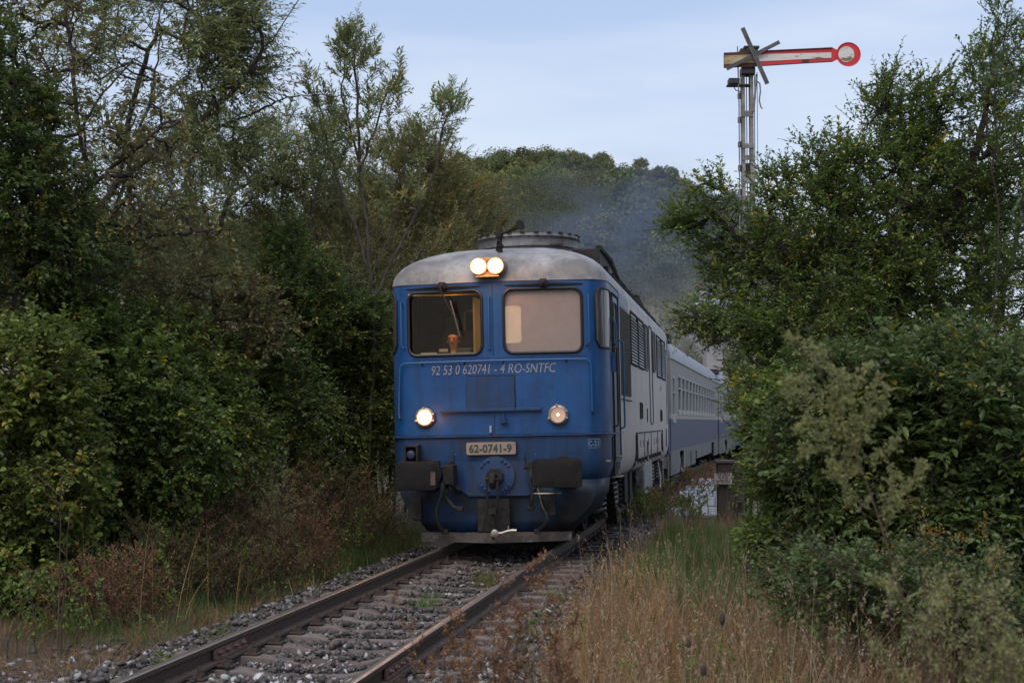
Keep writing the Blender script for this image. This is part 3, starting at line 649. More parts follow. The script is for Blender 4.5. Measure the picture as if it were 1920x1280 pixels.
# arm as one enamel blade with rust, face detail proud of it
arm = empty('signal_arm', (0, 0, 0)); arm.parent = sem
AY = -.17
ang = math.radians(2.0)
def bladepoly():
    c = sp(1586, 107.6); R_ = .178
    ul, ll = sp(1354, 104.5), sp(1354, 133); ur, lr = sp(1556, 95), sp(1556, 121.5)
    pts = [(ul.x, ul.z), (ll.x, ll.z), (lr.x, lr.z)]
    a0 = math.atan2(lr.z - c.z, lr.x - c.x); a1 = math.atan2(ur.z - c.z, ur.x - c.x)
    if a1 < a0: a1 += 2 * math.pi
    a0 = a0 % (2 * math.pi); a1 = a1 % (2 * math.pi); 
    if a1 > a0: pass
    # go counter-clockwise from lower right round the disc to upper right
    n_ = 26; span = (a1 - a0) % (2 * math.pi)
    for k in range(n_ + 1):
        a = a0 + span * k / n_; pts.append((c.x + R_ * math.cos(a), c.z + R_ * math.sin(a)))
    pts.append((ur.x, ur.z)); return pts
bp_ = bladepoly()
MB().prism(bp_, 'y', AY, AY + .012).build('arm_blade', 'red', arm)
def strip(px0, px1, yt0, yb0, yt1, yb1, m, d0, d1, nm):
    a, b_, c_, d_ = sp(px0, yt0), sp(px0, yb0), sp(px1, yb1), sp(px1, yt1)
    return MB().prism([(a.x, a.z), (b_.x, b_.z), (c_.x, c_.z), (d_.x, d_.z)], 'y', AY - d1, AY - d0).build(nm, m, arm)
strip(1354, 1418, 104.5, 133, 101.3, 130.2, 'rustedge', .001, .004, 'rusty_arm_end')
strip(1355, 1417, 110, 126, 107.5, 122.5, 'armold', .004, .007, 'stained_stripe')
strip(1417, 1554, 107.5, 121, 104.2, 114.3, 'armwhite', .004, .007, 'white_stripe')
strip(1418, 1556, 101.3, 103, 94.8, 96.4, 'rustedge', .001, .02, 'arm_rim'); strip(1418, 1556, 128.6, 130.2, 120, 121.6, 'rustedge', .001, .02, 'arm_rim')
c = sp(1582, 107.6); MB().lathe((c.x, AY - .001, c.z), (0, -1, 0), [(0, .118), (.005, .118)], 32).build('white_disc', 'armwhite', arm)
c = sp(1586, 107.6); MB().loop_tube([(c.x + .176 * math.cos(k * math.pi / 16), AY - .006, c.z + .176 * math.sin(k * math.pi / 16)) for k in range(32)], .006, 5).build('disc_rim', 'red', arm)
strip(1500, 1512, 117.5, 121.5, 117, 121.5, 'rustedge', .004, .012, 'rust_patch')
# mast head gear
a = sp(1403, 100); m_ = MB(); m_.box(a.x - .13, a.x + .13, -.1, .12, a.z - .10, a.z + .05); m_.box(a.x - .08, a.x + .15, -.12, .14, a.z + .05, a.z + .085); m_.box(a.x - .05, a.x + .02, -.14, -.1, a.z - .08, a.z + .04); m_.box(a.x + .06, a.x + .1, -.14, -.1, a.z - .05, a.z + .02)
m_.build('head_casting', 'signal_black', sem, bevel=.008)
a = sp(1401, 136); MB().box(a.x - .10, a.x + .10, -.14, .1, a.z - .05, a.z + .06).build('arm_bearing', 'signal_black', sem, bevel=.008)
a = sp(1375, 156); m_ = MB(); m_.box(a.x - .08, a.x + .08, -.12, .06, a.z - .03, a.z + .05); m_.box(a.x - .1, a.x + .24, -.09, .05, a.z - .055, a.z - .03); m_.tube([sp(1375, 163, -.02), sp(1379, 170, -.02), sp(1392, 174, -.02)], .009, 5); m_.build('repeater_box', 'signal_black', sem, bevel=.005)
# two crossed grey planks nailed over the arm, each with its grooves
def plank(p0, p1, w, d, nm='crossed_plank'):
    a, b_ = sp(*p0), sp(*p1); u = Vector((b_.x - a.x, 0, b_.z - a.z)); L_ = u.length; u.normalize(); v = Vector((-u.z, 0, u.x))
    e_ = MB()
    for k in range(3):
        lo, hi = -w / 2 + k * w / 3 + .002, -w / 2 + (k + 1) * w / 3 - .002
        q = [a + v * lo, a + v * hi, b_ + v * hi, b_ + v * lo]
        y0, y1 = AY - d - (.022 if k == 1 else .026), AY - d
        e_.add([(p.x, y0, p.z) for p in q] + [(p.x, y1, p.z) for p in q], [(0, 1, 2, 3), (7, 6, 5, 4), (0, 4, 5, 1), (1, 5, 6, 2), (2, 6, 7, 3), (3, 7, 4, 0)])
    return e_.build(nm, 'woodgrey', sem)
plank((1456.5, 86), (1358.5, 136), .058, .035); plank((1387.5, 61), (1433.5, 164.5), .064, .066)

# ------------------------------------------------------------------ houses in the valley behind
def house(nm, label, px, pyeave, Y, w, d, wallh, rise, roofm, rot=0, chimney=True, group=None):
    a = at(px, pyeave, Y); r = empty(nm, (a[0], a[1], a[2] - wallh), (0, 0, rot)); tag(r, label, 'house', group)
    MB().box(-w / 2, w / 2, -d / 2, d / 2, -2, wallh).build('wall', 'house', r)
    m_ = MB(); e_ = .4
    v = [(-w / 2 - e_, -d / 2 - e_, wallh - .05), (w / 2 + e_, -d / 2 - e_, wallh - .05), (w / 2 + e_, d / 2 + e_, wallh - .05), (-w / 2 - e_, d / 2 + e_, wallh - .05), (-w / 4, 0, wallh + rise), (w / 4, 0, wallh + rise)]
    m_.add(v, [(0, 1, 5, 4), (1, 2, 5), (2, 3, 4, 5), (3, 0, 4), (3, 2, 1, 0)])
    rf = m_.build('roof', roofm, r)
    if chimney: MB().box(-w / 3 - .25, -w / 3 + .2, -.6, -.15, wallh, wallh + rise + .5).build('chimney', 'house', rf)
    for k in (-.28, .28):
        f = MB().box(k * w - .55, k * w + .55, -d / 2 - .05, -d / 2 + .02, .9, 2.1).build('window', 'coach_frame', r); MB().box(k * w - .45, k * w + .45, -d / 2 - .07, -d / 2 - .052, 1.0, 2.0).build('pane', 'pane_dark', f)
    return r
house('tin_roofed_house', 'small house with a pale tin roof before the field, seen past branches', 1352, 575, 98, 3.6, 4.5, 2.6, .55, 'tin')
house('dark_roofed_house', 'dark blue roofed house just behind the pale tin roof, mostly hidden', 1350, 556, 112, 2.9, 4, 2.6, .75, 'slate', chimney=False)
house('garden_shed', 'tiny shed with an orange clay roof in the smoky field above the coaches', 1336, 637, 84, .9, 1.6, 1.2, .28, 'tile', chimney=False)
# ------------------------------------------------------------------ locomotive (own axes: x right, y back, z up from rail head, ridge of the nose at 0,0)
loco = empty('diesel_locomotive', (ORG[0], ORG[1], 0), (0, math.radians(-1.15), -HEAD))
tag(loco, 'blue nosed diesel locomotive with pale sides and three bright lamps, leading the train', 'locomotive')
def planpt(u, w=1.5, fy=0., inset=0.):
    """right half of the nose outline, u 0..1 from ridge to side"""
    pass
KV = .12
half = [(0, 0)] + [(x, KV * x) for x in (.15, .67, 1.19)] + [(1.255, .150)]
for k in range(1, 8):
    t = k / 7; a = t * math.pi / 2          # rounded corner between nose and side
    half.append((1.255 + .245 * math.sin(a) , .150 + .03 * math.sin(a) + .47 * (1 - math.cos(a))))
NH = len(half)
def outline(inset=0., back=None):
    r = []
    for i, (x, y) in enumerate(half):
        a = half[max(i - 1, 0)]; b = half[min(i + 1, NH - 1)]
        if i == 0: nx, ny = 0, -1
        elif i == NH - 1: nx, ny = 1, 0
        else:
            tx, ty = b[0] - a[0], b[1] - a[1]; l = math.hypot(tx, ty); nx, ny = ty / l, -tx / l
        r.append((x - nx * inset, y - ny * inset))
    return r
def shell(zlist, insets, y_end, hole=None, cx=0.):
    mb = MB(); rows = []
    for z, ins in zip(zlist, insets):
        h = outline(ins); row = [(-x, y, z) for x, y in reversed(h)][:-1] + [(x, y, z) for x, y in h]
        row = [(-(1.5 - ins), y_end, z)] + row + [((1.5 - ins), y_end, z)]
        rows.append(row)
    W = len(rows[0]); b = 0
    for row in rows: mb.v += row
    for i in range(len(rows) - 1):
        for j in range(W - 1):
            if hole and hole(i, j, rows): continue
            mb.f.append((i * W + j, i * W + j + 1, (i + 1) * W + j + 1, (i + 1) * W + j))
    return mb
WZ0, WZ1 = 2.60, 3.46; WX0, WX1 = .15, 1.19
def hole(i, j, rows):
    a = rows[i][j]; b = rows[i][j + 1]; z0 = rows[i][0][2]; z1 = rows[i + 1][0][2]
    cxm = abs((a[0] + b[0]) / 2)
    return z0 >= WZ0 - .01 and z1 <= WZ1 + .01 and WX0 - .001 <= cxm <= WX1 and abs(a[1] - KV * abs(a[0])) < .001 and abs(b[1] - KV * abs(b[0])) < .001
zl = [1.52, 2.1, WZ0, 3.0, WZ1, 3.58]
nose = shell(zl, [0] * 6, 2.25, hole)
for sg in (-1, 1):      # rounded corners of the window openings
    rp = rounded(WX0, WX1, WZ0, WZ1, .12, 5); cx, cz = (WX0 + WX1) / 2, (WZ0 + WZ1) / 2; hw, hh = (WX1 - WX0) / 2, (WZ1 - WZ0) / 2
    def cornerpt(x, z):
        sx = 1 if x > cx else -1; sz = 1 if z > cz else -1
        return (cx + sx * hw, cz + sz * hh)
    b = len(nose.v); N_ = len(rp)
    for q in range(4):
        seg = rp[q * 6:q * 6 + 6]; c_ = cornerpt(*seg[2]); b = len(nose.v)
        nose.v.append((sg * c_[0], KV * c_[0], c_[1]))
        for x, z in seg: nose.v.append((sg * x, KV * x, z))
        for k in range(5): nose.f.append((b, b + 1 + k, b + 2 + k))
nose_o = nose.build('nose', 'blue', loco, smooth=True)
# window reveals
for sg in (-1, 1):
    m_ = MB(); rp = rounded(WX0, WX1, WZ0, WZ1, .12, 5); n_ = len(rp)
    for x, z in rp: m_.v += [(sg * x, KV * x - .002, z), (sg * x, KV * x + .07, z)]
    for k in range(n_): m_.f.append((2 * k, 2 * k + 1, (2 * ((k + 1) % n_)) + 1, 2 * ((k + 1) % n_)))
    m_.build('window_reveal', 'rubber', nose_o)
# lower nose and skirt, dark blue, curling under
zl2 = [.80, .84, .92, 1.05, 1.2, 1.49]
low = shell(zl2, [.22, .13, .06, .02, .005, .004], 2.25)
lo_o = low.build('nose_skirt', 'blue_low', loco, smooth=True)
# shadowed underside
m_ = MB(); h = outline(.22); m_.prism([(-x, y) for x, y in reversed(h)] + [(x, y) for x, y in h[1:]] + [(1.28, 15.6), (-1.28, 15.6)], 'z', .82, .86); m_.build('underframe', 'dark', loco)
# belt lip
m_ = MB(); o1 = outline(-.032); o2 = outline(.02)
full = lambda h: [(-x, y) for x, y in reversed(h)][:-1] + [(x, y) for x, y in h]
a_, b_ = [(-1.532, 2.25)] + full(o1) + [(1.532, 2.25)], [(-1.48, 2.25)] + full(o2) + [(1.48, 2.25)]
n_ = len(a_)
for (x, y) in a_: m_.v += [(x, y, 1.49), (x, y, 1.505)]
for (x, y) in b_: m_.v += [(x, y, 1.486), (x, y, 1.522)]
for k in range(n_ - 1):
    i0, j0 = 2 * k, 2 * n_ + 2 * k
    m_.f += [(i0, i0 + 2, i0 + 3, i0 + 1), (i0 + 1, i0 + 3, j0 + 3, j0 + 1), (i0, j0, j0 + 2, i0 + 2)]
m_.build('belt_lip', 'blue_low', loco)
# roof dome over the nose, quarter ellipsoid running into the barrel roof
RZ, RH, SB = 3.58, .60, 1.75
m_ = MB(); NL = 12; hx = full(outline(0)); W = len(hx) + 2
for l in range(NL + 1):
    ph = l / NL * math.pi / 2; cphi = math.cos(ph); z = RZ + RH * math.sin(ph) ** .92
    m_.v.append((-1.5 * cphi, 15.6, z))
    for x, y in hx: m_.v.append((x * cphi, y * cphi ** .8 + SB * (1 - cphi), z))
    m_.v.append((1.5 * cphi, 15.6, z))
for l in range(NL):
    for j in range(W - 1):
        m_.f.append((l * W + j, l * W + j + 1, (l + 1) * W + j + 1, (l + 1) * W + j))
roof_o = m_.build('roof', 'roof', loco, smooth=True)
# front blue/white boundary gutter
m_ = MB(); 
pts = [(-1.505, 2.2, 3.575)] + [(x, y, 3.575) for x, y in full(outline(-.004))] + [(1.505, 2.2, 3.575)]
m_.tube(pts, .008, 5); m_.build('roof_seam', 'roof', loco)
# body side from the cab door back
def sidewall(nm, m, y0, y1, sg, z0=None):
    prof = [(1.28, .80), (1.36, .83), (1.43, .90), (1.475, 1.0), (1.495, 1.15), (1.5, 1.5), (1.5, 2.5), (1.5, 3.58)]
    mb = MB(); n_ = len(prof)
    for y in (y0, y1):
        for x, z in prof: mb.v.append((sg * x, y, z))
    for k in range(n_ - 1): mb.f.append((k, k + 1, n_ + k + 1, n_ + k))
    return mb.build(nm, m, loco, smooth=True)
for sg in (-1, 1): sidewall('body_side', 'beige', 2.25, 15.6, sg)
MB().box(-1.49, 1.49, 15.60, 15.64, .84, 3.58).build('rear_bulkhead', 'teal', loco)
m_ = MB(); m_.box(1.47, 1.512, 15.3, 15.62, .9, 3.56); m_.build('rear_corner_strip', 'teal', loco)
rng = random.Random(4)
def fy(x): return KV * abs(x)
def facep(off): return lambda x, z: (x, fy(x) - off, z)
# windscreens: gasket, pane, wiper with its housing
for sg in (-1, 1):
    rp = rounded(WX0, WX1, WZ0, WZ1, .12, 6)
    w = MB().loop_tube([(sg * x, fy(x) - .008, z) for x, z in rp], .021, 8).build('windscreen', 'gasket', loco, smooth=True)
    m_ = MB(); n_ = len(rp); m_.v = [(sg * x, fy(x) + .035, z) for x, z in rp] + [(sg * x, fy(x) + .041, z) for x, z in rp]
    m_.f = [tuple(range(n_)), tuple(range(2 * n_ - 1, n_ - 1, -1))]
    m_.build('pane', 'pane_clear' if sg < 0 else 'pane_milk', w, label='clear pane' if sg < 0 else 'steamed-up pale pane')
    # wiper hood: long thin wedge above the pane
    xs = np.linspace(-.52, .52, 15); m_ = MB(); cx0 = sg * .69
    for x in xs:
        t = 1 - abs(x) / .52; X = cx0 + x; hgt = .004 + .034 * t; out = .012 + .05 * t
        zz = 3.515 + (.0)
        m_.v += [(X, fy(X) - .002, zz - .010), (X, fy(X) - out, zz - .006), (X, fy(X) - out, zz + hgt * .5), (X, fy(X) - .002, zz + hgt)]
    for k in range(14): 
        for j in range(3): m_.f.append((k * 4 + j, k * 4 + j + 1, k * 4 + 4 + j + 1, k * 4 + 4 + j))
    hood = m_.build('wiper_hood', 'black', loco)
    X = cx0; m_ = MB(); m_.box(X - .045, X + .045, fy(X) - .09, fy(X) - .02, 3.49, 3.585); m_.lathe((X, fy(X) - .085, 3.535), (0, -1, 0), [(0, .034), (.03, .03), (.035, .012)], 12); m_.build('wiper_motor', 'black', loco, bevel=.006)
X = -.70
m_ = MB(); m_.tube([(X - .02, fy(X) - .13, 3.56), (X + .02, fy(X) - .13, 3.42), (X + .09, fy(X) - .115, 3.27), (X + .16, fy(X) - .095, 3.13)], [.017, .012, .009, .008], 6)
wa = m_.build('wiper_arm', 'black', loco)
MB().tube([(X + .125, fy(X) - .085, 3.33), (X + .245, fy(X) - .075, 2.84)], .011, 5).build('wiper_blade', 'steel', wa)
# weld seam on the ridge of the nose, hinge line and a few rivets of the nose panel
MB().tube([(0, -.002, 1.53), (0, -.002, 2.32)], .004, 4).build('weld_seam', 'blue_low', loco); MB().tube([(0, -.002, 2.56), (0, -.002, 3.57)], .004, 4).build('weld_seam', 'blue_low', loco)
m_ = MB()
for sg in (-1, 1):
    m_.tube([(sg * .02, fy(.02) - .002, 2.545), (sg * 1.25, fy(1.25) - .002, 2.545)], .003, 4)
m_.build('weld_seam', 'blue_low', loco)
# handrails on the nose
def hand(x, z0, z1, out=.05, kick=0., mm='handrail', dz=.03):
    m_ = MB(); y = fy(x)
    m_.tube([(x, y, z1 + .005), (x, y - out, z1), (x, y - out, z1 - dz), (x, y - out, z0 + dz), (x + kick, y - out * .9, z0), (x + kick, y, z0 - .01)], .0115, 6)
    m_.build('handrail', mm, loco, smooth=True)
hand(-1.285, 2.71, 3.33, kick=.035); hand(1.285, 2.70, 3.35, kick=-.035); hand(-.045, 2.66, 3.36)
# long rail framing the nose panel
m_ = MB(); pts = []
for x, z in [(-1.325, 1.76), (-1.34, 1.82), (-1.33, 2.10), (-1.315, 2.42), (-1.30, 2.47), (-1.25, 2.50)]: pts.append((x, fy(x) - .045, z))
for x in (-.9, -.5, -.1, 0, .1, .5, .9): pts.append((x, fy(x) - .045, 2.505))
for x, z in [(1.23, 2.50), (1.28, 2.475), (1.30, 2.42), (1.305, 2.10), (1.305, 1.80)]: pts.append((x, fy(x) - .045, z))
m_.tube(pts, .0115, 6); nr_ = m_.build('nose_rail', 'handrail', loco, smooth=True)
m_ = MB()
for x, z in ((-1.33, 1.76), (-1.0, 2.50), (-.4, 2.50), (.13, 2.50), (.97, 2.50), (1.305, 1.80)): m_.tube([(x, fy(x), z - .02), (x, fy(x) - .045, z - .005)], .013, 6)
m_.build('rail_stud', 'black', nr_)
# patch plate, step bar, valve, peg
m_ = MB()
rp = [(-.385, 1.86), (.275, 1.86), (.275, 2.305), (-.385, 2.305)]
for x, z in rp[:1]: pass
for (xa, xb) in ((-.385, 0), (0, .275)):
    m_.add([(xa, fy(xa) - .012, 1.86), (xb, fy(xb) - .012, 1.86), (xb, fy(xb) - .012, 2.305), (xa, fy(xa) - .012, 2.305), (xa, fy(xa) - .001, 1.86), (xb, fy(xb) - .001, 1.86), (xb, fy(xb) - .001, 2.305), (xa, fy(xa) - .001, 2.305)],
           [(0, 1, 2, 3), (0, 4, 5, 1), (2, 6, 7, 3), (3, 7, 4, 0), (1, 5, 6, 2)])
m_.build('access_plate', 'blue_low', loco)
m_ = MB(); m_.tube([(.277, fy(.277) - .012, 1.86), (.283, fy(.28) - .016, 1.98), (.276, fy(.277) - .014, 2.1), (.28, fy(.28) - .012, 2.3)], [.011, .007, .010, .004], 5); m_.tube([(-.387, fy(.387) - .01, 1.9), (-.389, fy(.387) - .012, 2.2)], .004, 5); m_.tube([(-.385, fy(.385) - .012, 2.308), (-.1, fy(.1) - .014, 2.31), (0, -.014, 2.308), (.275, fy(.275) - .012, 2.305)], .004, 5)
m_.build('plate_edge_sealant', 'black', loco)
m_ = MB()
for xa, xb in ((-.745, 0), (0, .63)):
    ya, yb = fy(xa), fy(xb); z0, z1 = 1.825, 1.862
    m_.add([(xa, ya - .06, z0), (xb, yb - .06, z0), (xb, yb - .06, z1), (xa, ya - .06, z1), (xa, ya, z0), (xb, yb, z0), (xb, yb, z1), (xa, ya, z1)], [(0, 1, 2, 3), (0, 4, 5, 1), (2, 6, 7, 3), (3, 7, 4, 0), (1, 5, 6, 2)])
m_.build('foot_bar', 'blue_low', loco, bevel=.004)
m_ = MB(); x = .13; y = fy(x)
m_.lathe((x, y - .045, 1.66), (0, 0, 1), [(0, .02), (.01, .038), (.06, .038), (.07, .022), (.11, .02), (.115, .008), (.14, .008)], 10); m_.tube([(x, y, 1.70), (x, y - .05, 1.70)], .015, 6); m_.box(x - .055, x + .055, y - .06, y - .035, 1.68, 1.70)
m_.build('air_valve', 'blue_low', loco)
MB().box(-.068, -.036, -.035, .0, 1.54, 1.635).build('marker_peg', 'letter', loco, bevel=.005)
# lower lamps
def lamp(x, z, lit, r=.13):
    y = fy(x) ; l = empty('headlamp', (x, y, z)); l.parent = loco
    ax = Vector((.12 if x < 0 else -.12, -1, 0)).normalized() if False else Vector((0, -1, 0))
    MB().lathe((0, .02, 0), ax, [(0, .132), (.05, .135), (.085, .132), (.100, .118), (.104, .106), (.085, .100), (.06, .098)], 28).build('rim', 'chrome', l, smooth=True)
    m_ = MB()
    for a in (95, 200, 340, 20): 
        ca, sa = math.cos(math.radians(a)), math.sin(math.radians(a)); m_.box(ca * .128 - .014, ca * .128 + .014, -.095, -.03, sa * .128 - .014, sa * .128 + .014)
    m_.build('clip', 'chrome', l, bevel=.003)
    if lit: MB().lathe((0, -.035, 0), ax, [(0, .0975), (.02, .098), (.045, .092)], 28).build('lens_edge', 'lamp_edge', l, smooth=True); MB().lathe((0, -.078, 0), ax, [(0, .0915), (.012, .085), (.028, .05), (.034, .002)], 28).build('lens', 'lamp_hot', l, smooth=True)
    else:
        MB().lathe((0, .0, 0), ax, [(.045, .1), (.02, .075), (.0, .03), (0, .001)], 24).build('reflector', 'lamp_glow', l, smooth=True)
        MB().lathe((0, -.02, 0), ax, [(0, .032), (.02, .028), (.03, .002)], 14).build('bulb', 'lamp_hot', l, smooth=True)
lamp(-.965, 1.765, True); lamp(.85, 1.765, False)
# twin top lamp
tl = empty('top_headlamp', (-.038, -.03, 3.765)); tl.parent = loco
pl = [(-.21 + .13 * math.cos(a) if math.cos(a) < 0 else 0, 0) for a in (0,)]
cap = []
for k in range(12): a = math.radians(90 + 180 * k / 11); cap.append((-.118 + .125 * math.cos(a), .125 * math.sin(a)))
for k in range(12): a = math.radians(-90 + 180 * k / 11); cap.append((.118 + .125 * math.cos(a), .125 * math.sin(a)))
m_ = MB(); n_ = len(cap)
for y, sc_ in ((.50, 1.0), (-.05, 1.0), (-.07, .97)):
    for x, z in cap: m_.v.append((x * sc_, y, z * sc_))
for i in range(2):
    for k in range(n_): m_.f.append((i * n_ + k, i * n_ + (k + 1) % n_, (i + 1) * n_ + (k + 1) % n_, (i + 1) * n_ + k))
# front sheet with the two lamp openings
inn = []
m_.f.append(tuple(2 * n_ + k for k in range(n_)))
m_.build('housing', 'lamp_box', tl, smooth=True)
for sg in (-1, 1):
    MB().lathe((sg * .116, -.068, 0), (0, -1, 0), [(0, .116), (.055, .116), (.062, .110), (.055, .102), (.0, .096)], 26).build('rim', 'lamp_box', tl, smooth=True)
    MB().lathe((sg * .116, -.0705, 0), (0, -1, 0), [(0, .0955), (.05, .101), (.06, .094)], 28).build('lens_edge', 'lamp_edge', tl, smooth=True); MB().lathe((sg * .116, -.130, 0), (0, -1, 0), [(0, .0935), (.014, .085), (.03, .05), (.036, .002)], 28).build('lens', 'lamp_hot', tl, smooth=True)
m_ = MB(); m_.box(-.16, .16, -.12, -.02, -.145, -.128); m_.build('lamp_ledge', 'lamp_box', tl, bevel=.004)
# horn on its post
hn = empty('horn', (.03, .55, 3.98)); hn.parent = loco
m_ = MB(); m_.tube([(-.0, 0, -.15), (0, 0, .13), (0, 0, .30)], [.045, .035, .03], 10); m_.lathe((0, 0, .12), (0, 0, 1), [(0, .05), (.03, .05)], 10); m_.lathe((0, 0, .28), (0, 0, 1), [(-.03, .05), (.05, .05), (.07, .035), (.1, .03)], 10)
m_.build('horn_post', 'grime', hn, smooth=True)
MB().tube([(0, -.02, .29), (.12, -.10, .31), (.24, -.20, .345), (.30, -.25, .365), (.335, -.28, .375)], [.018, .022, .03, .05, .075], 14).build('trumpet', 'grime', hn, smooth=True)
MB().tube([(-.02, -.05, .2), (-.06, .1, .1), (-.16, .4, .02)], .014, 6).build('horn_pipe', 'grime', hn)
# radiator fan cowl
fan = empty('roof_fan', (-.02, 3.55, 4.1)); fan.parent = loco
MB().lathe((0, 0, 0), (0, 0, 1), [(0, .80), (.26, .765), (.40, .80), (.405, .83), (.425, .835), (.43, .80), (.47, .80), (.475, .77), (.40, .76), (.30, .74)], 48).build('cowl', 'roof', fan, smooth=True)
MB().lathe((0, 0, .22), (0, 0, 1), [(0, .74), (.01, .74)], 32).build('fan_floor', 'dark', fan)
m_ = MB(); m_.loop_tube([(.79 * math.cos(k * math.pi / 20), .79 * math.sin(k * math.pi / 20), .27) for k in range(40)], .012, 5); m_.loop_tube([(.825 * math.cos(k * math.pi / 20), .825 * math.sin(k * math.pi / 20), .418) for k in range(40)], .014, 5); m_.build('cowl_band', 'black', fan)
m_ = MB()
for k in range(24):
    a = k * math.pi / 12 + .05; x, y = .80 * math.cos(a), .80 * math.sin(a); m_.box(x - .035, x + .035, y - .03, y + .03, .47, .49)
tag(m_.build('cowl_lug', 'grime', fan), kind='stuff')
m_ = MB(); 
for k in range(6): a = k * math.pi / 6; m_.tube([(.75 * math.cos(a), .75 * math.sin(a), .40), (-.75 * math.cos(a), -.75 * math.sin(a), .40)], .012, 4)
m_.build('fan_grille', 'black', fan)
m_ = MB(); m_.box(.50, .62, 2.55, 2.85, 4.18, 4.30); m_.box(.46, .66, 2.55, 2.60, 4.33, 4.36); m_.build('roof_bracket', 'black', loco)
m_ = MB(); m_.prism([(2.7, 3.93), (2.7, 4.28), (2.75, 4.30), (4.4, 4.28), (4.4, 3.93)], 'x', .78, 1.20); m_.build('roof_hatch', 'black', loco, bevel=.01)
m_ = MB(); m_.tube([(1.19, 2.7, 4.29), (1.215, 4.2, 4.27), (1.22, 5.6, 4.10), (1.24, 7, 4.05), (1.25, 15.3, 4.02)], [.05, .05, .035, .03, .03], 8); m_.build('roof_pipe', 'grime', loco, smooth=True)
m_ = MB()
for y in np.arange(3.2, 15.3, 1.1): m_.box(1.19, 1.28, y, y + .06, 3.86, 4.06)
m_.build('pipe_clamp', 'grime', loco)
m_ = MB(); m_.tube([(1.34, 2.6, 3.90), (1.36, 15.3, 3.89)], .016, 5); m_.build('roof_rail', 'black', loco)
m_ = MB(); m_.prism([(-.62, 4.0), (-.9, 4.26), (-.5, 4.30), (-.3, 4.15)], 'y', 7.0, 9.0); m_.build('exhaust_housing', 'grime', loco)
rgx = random.Random(9)
m_ = MB()
for k in range(46):
    y = 8.7 + rgx.uniform(0, 4.6); x = 1.0 + rgx.uniform(-.2, .2); z = 4.0 + rgx.uniform(.0, .30) * (1 - abs(y - 11) / 3.2)
    m_.tube([(x - .1, y - .12, z), (x + .12, y + rgx.uniform(.05, .3), z + rgx.uniform(-.03, .05))], .014, 4)
for k in range(12): m_.box(.85, 1.2, 8.9 + k * .38, 8.93 + k * .38, 3.93, 4.05 + .18 * math.sin(k / 11 * math.pi))
m_.build('roof_grille', 'grime', loco)
# side corner windows wrapped round the nose corner
def wrap_window(sg):
    seg = half[5:]      # corner points
    pts = []
    zz0, zz1, rr = 2.66, 3.46, .10
    def cpt(u):         # u in 0..1 along the corner and on to the side
        P_ = [Vector((x, y, 0)) for x, y in half[6:]] + [Vector((1.5, .86, 0))]
        L_ = [0]
        for a, b_ in zip(P_, P_[1:]): L_.append(L_[-1] + (b_ - a).length)
        t = u * L_[-1]
        for k in range(len(P_) - 1):
            if t <= L_[k + 1] + 1e-9: return P_[k].lerp(P_[k + 1], (t - L_[k]) / (L_[k + 1] - L_[k]))
        return P_[-1]
    NU = 9; m_ = MB(); 
    loop = []
    top, bot = [], []
    for k in range(NU + 1):
        u = k / NU; p = cpt(u); e_ = min(u, 1 - u) * .55
        cut = rr - math.sqrt(max(rr * rr - max(rr - e_, 0) ** 2, 0)) if e_ < rr else 0
        n_ = Vector((p.x - 1.0, p.y - .62 if p.y < .62 else 0, 0)).normalized() if p.y < .62 else Vector((1, 0, 0))
        q = p + n_ * .006
        bot.append((sg * q.x, q.y, zz0 + cut)); top.append((sg * q.x, q.y, zz1 - cut))
    W_ = NU + 1; m_.v = bot + top; m_.f = [(k, k + 1, W_ + k + 1, W_ + k) for k in range(NU)]
    fr_ = MB().loop_tube(bot + list(reversed(top)), .018, 6).build('corner_window', 'gasket', loco, smooth=True)
    m_.build('pane', 'pane_dark', fr_, smooth=True)
wrap_window(1); wrap_window(-1)
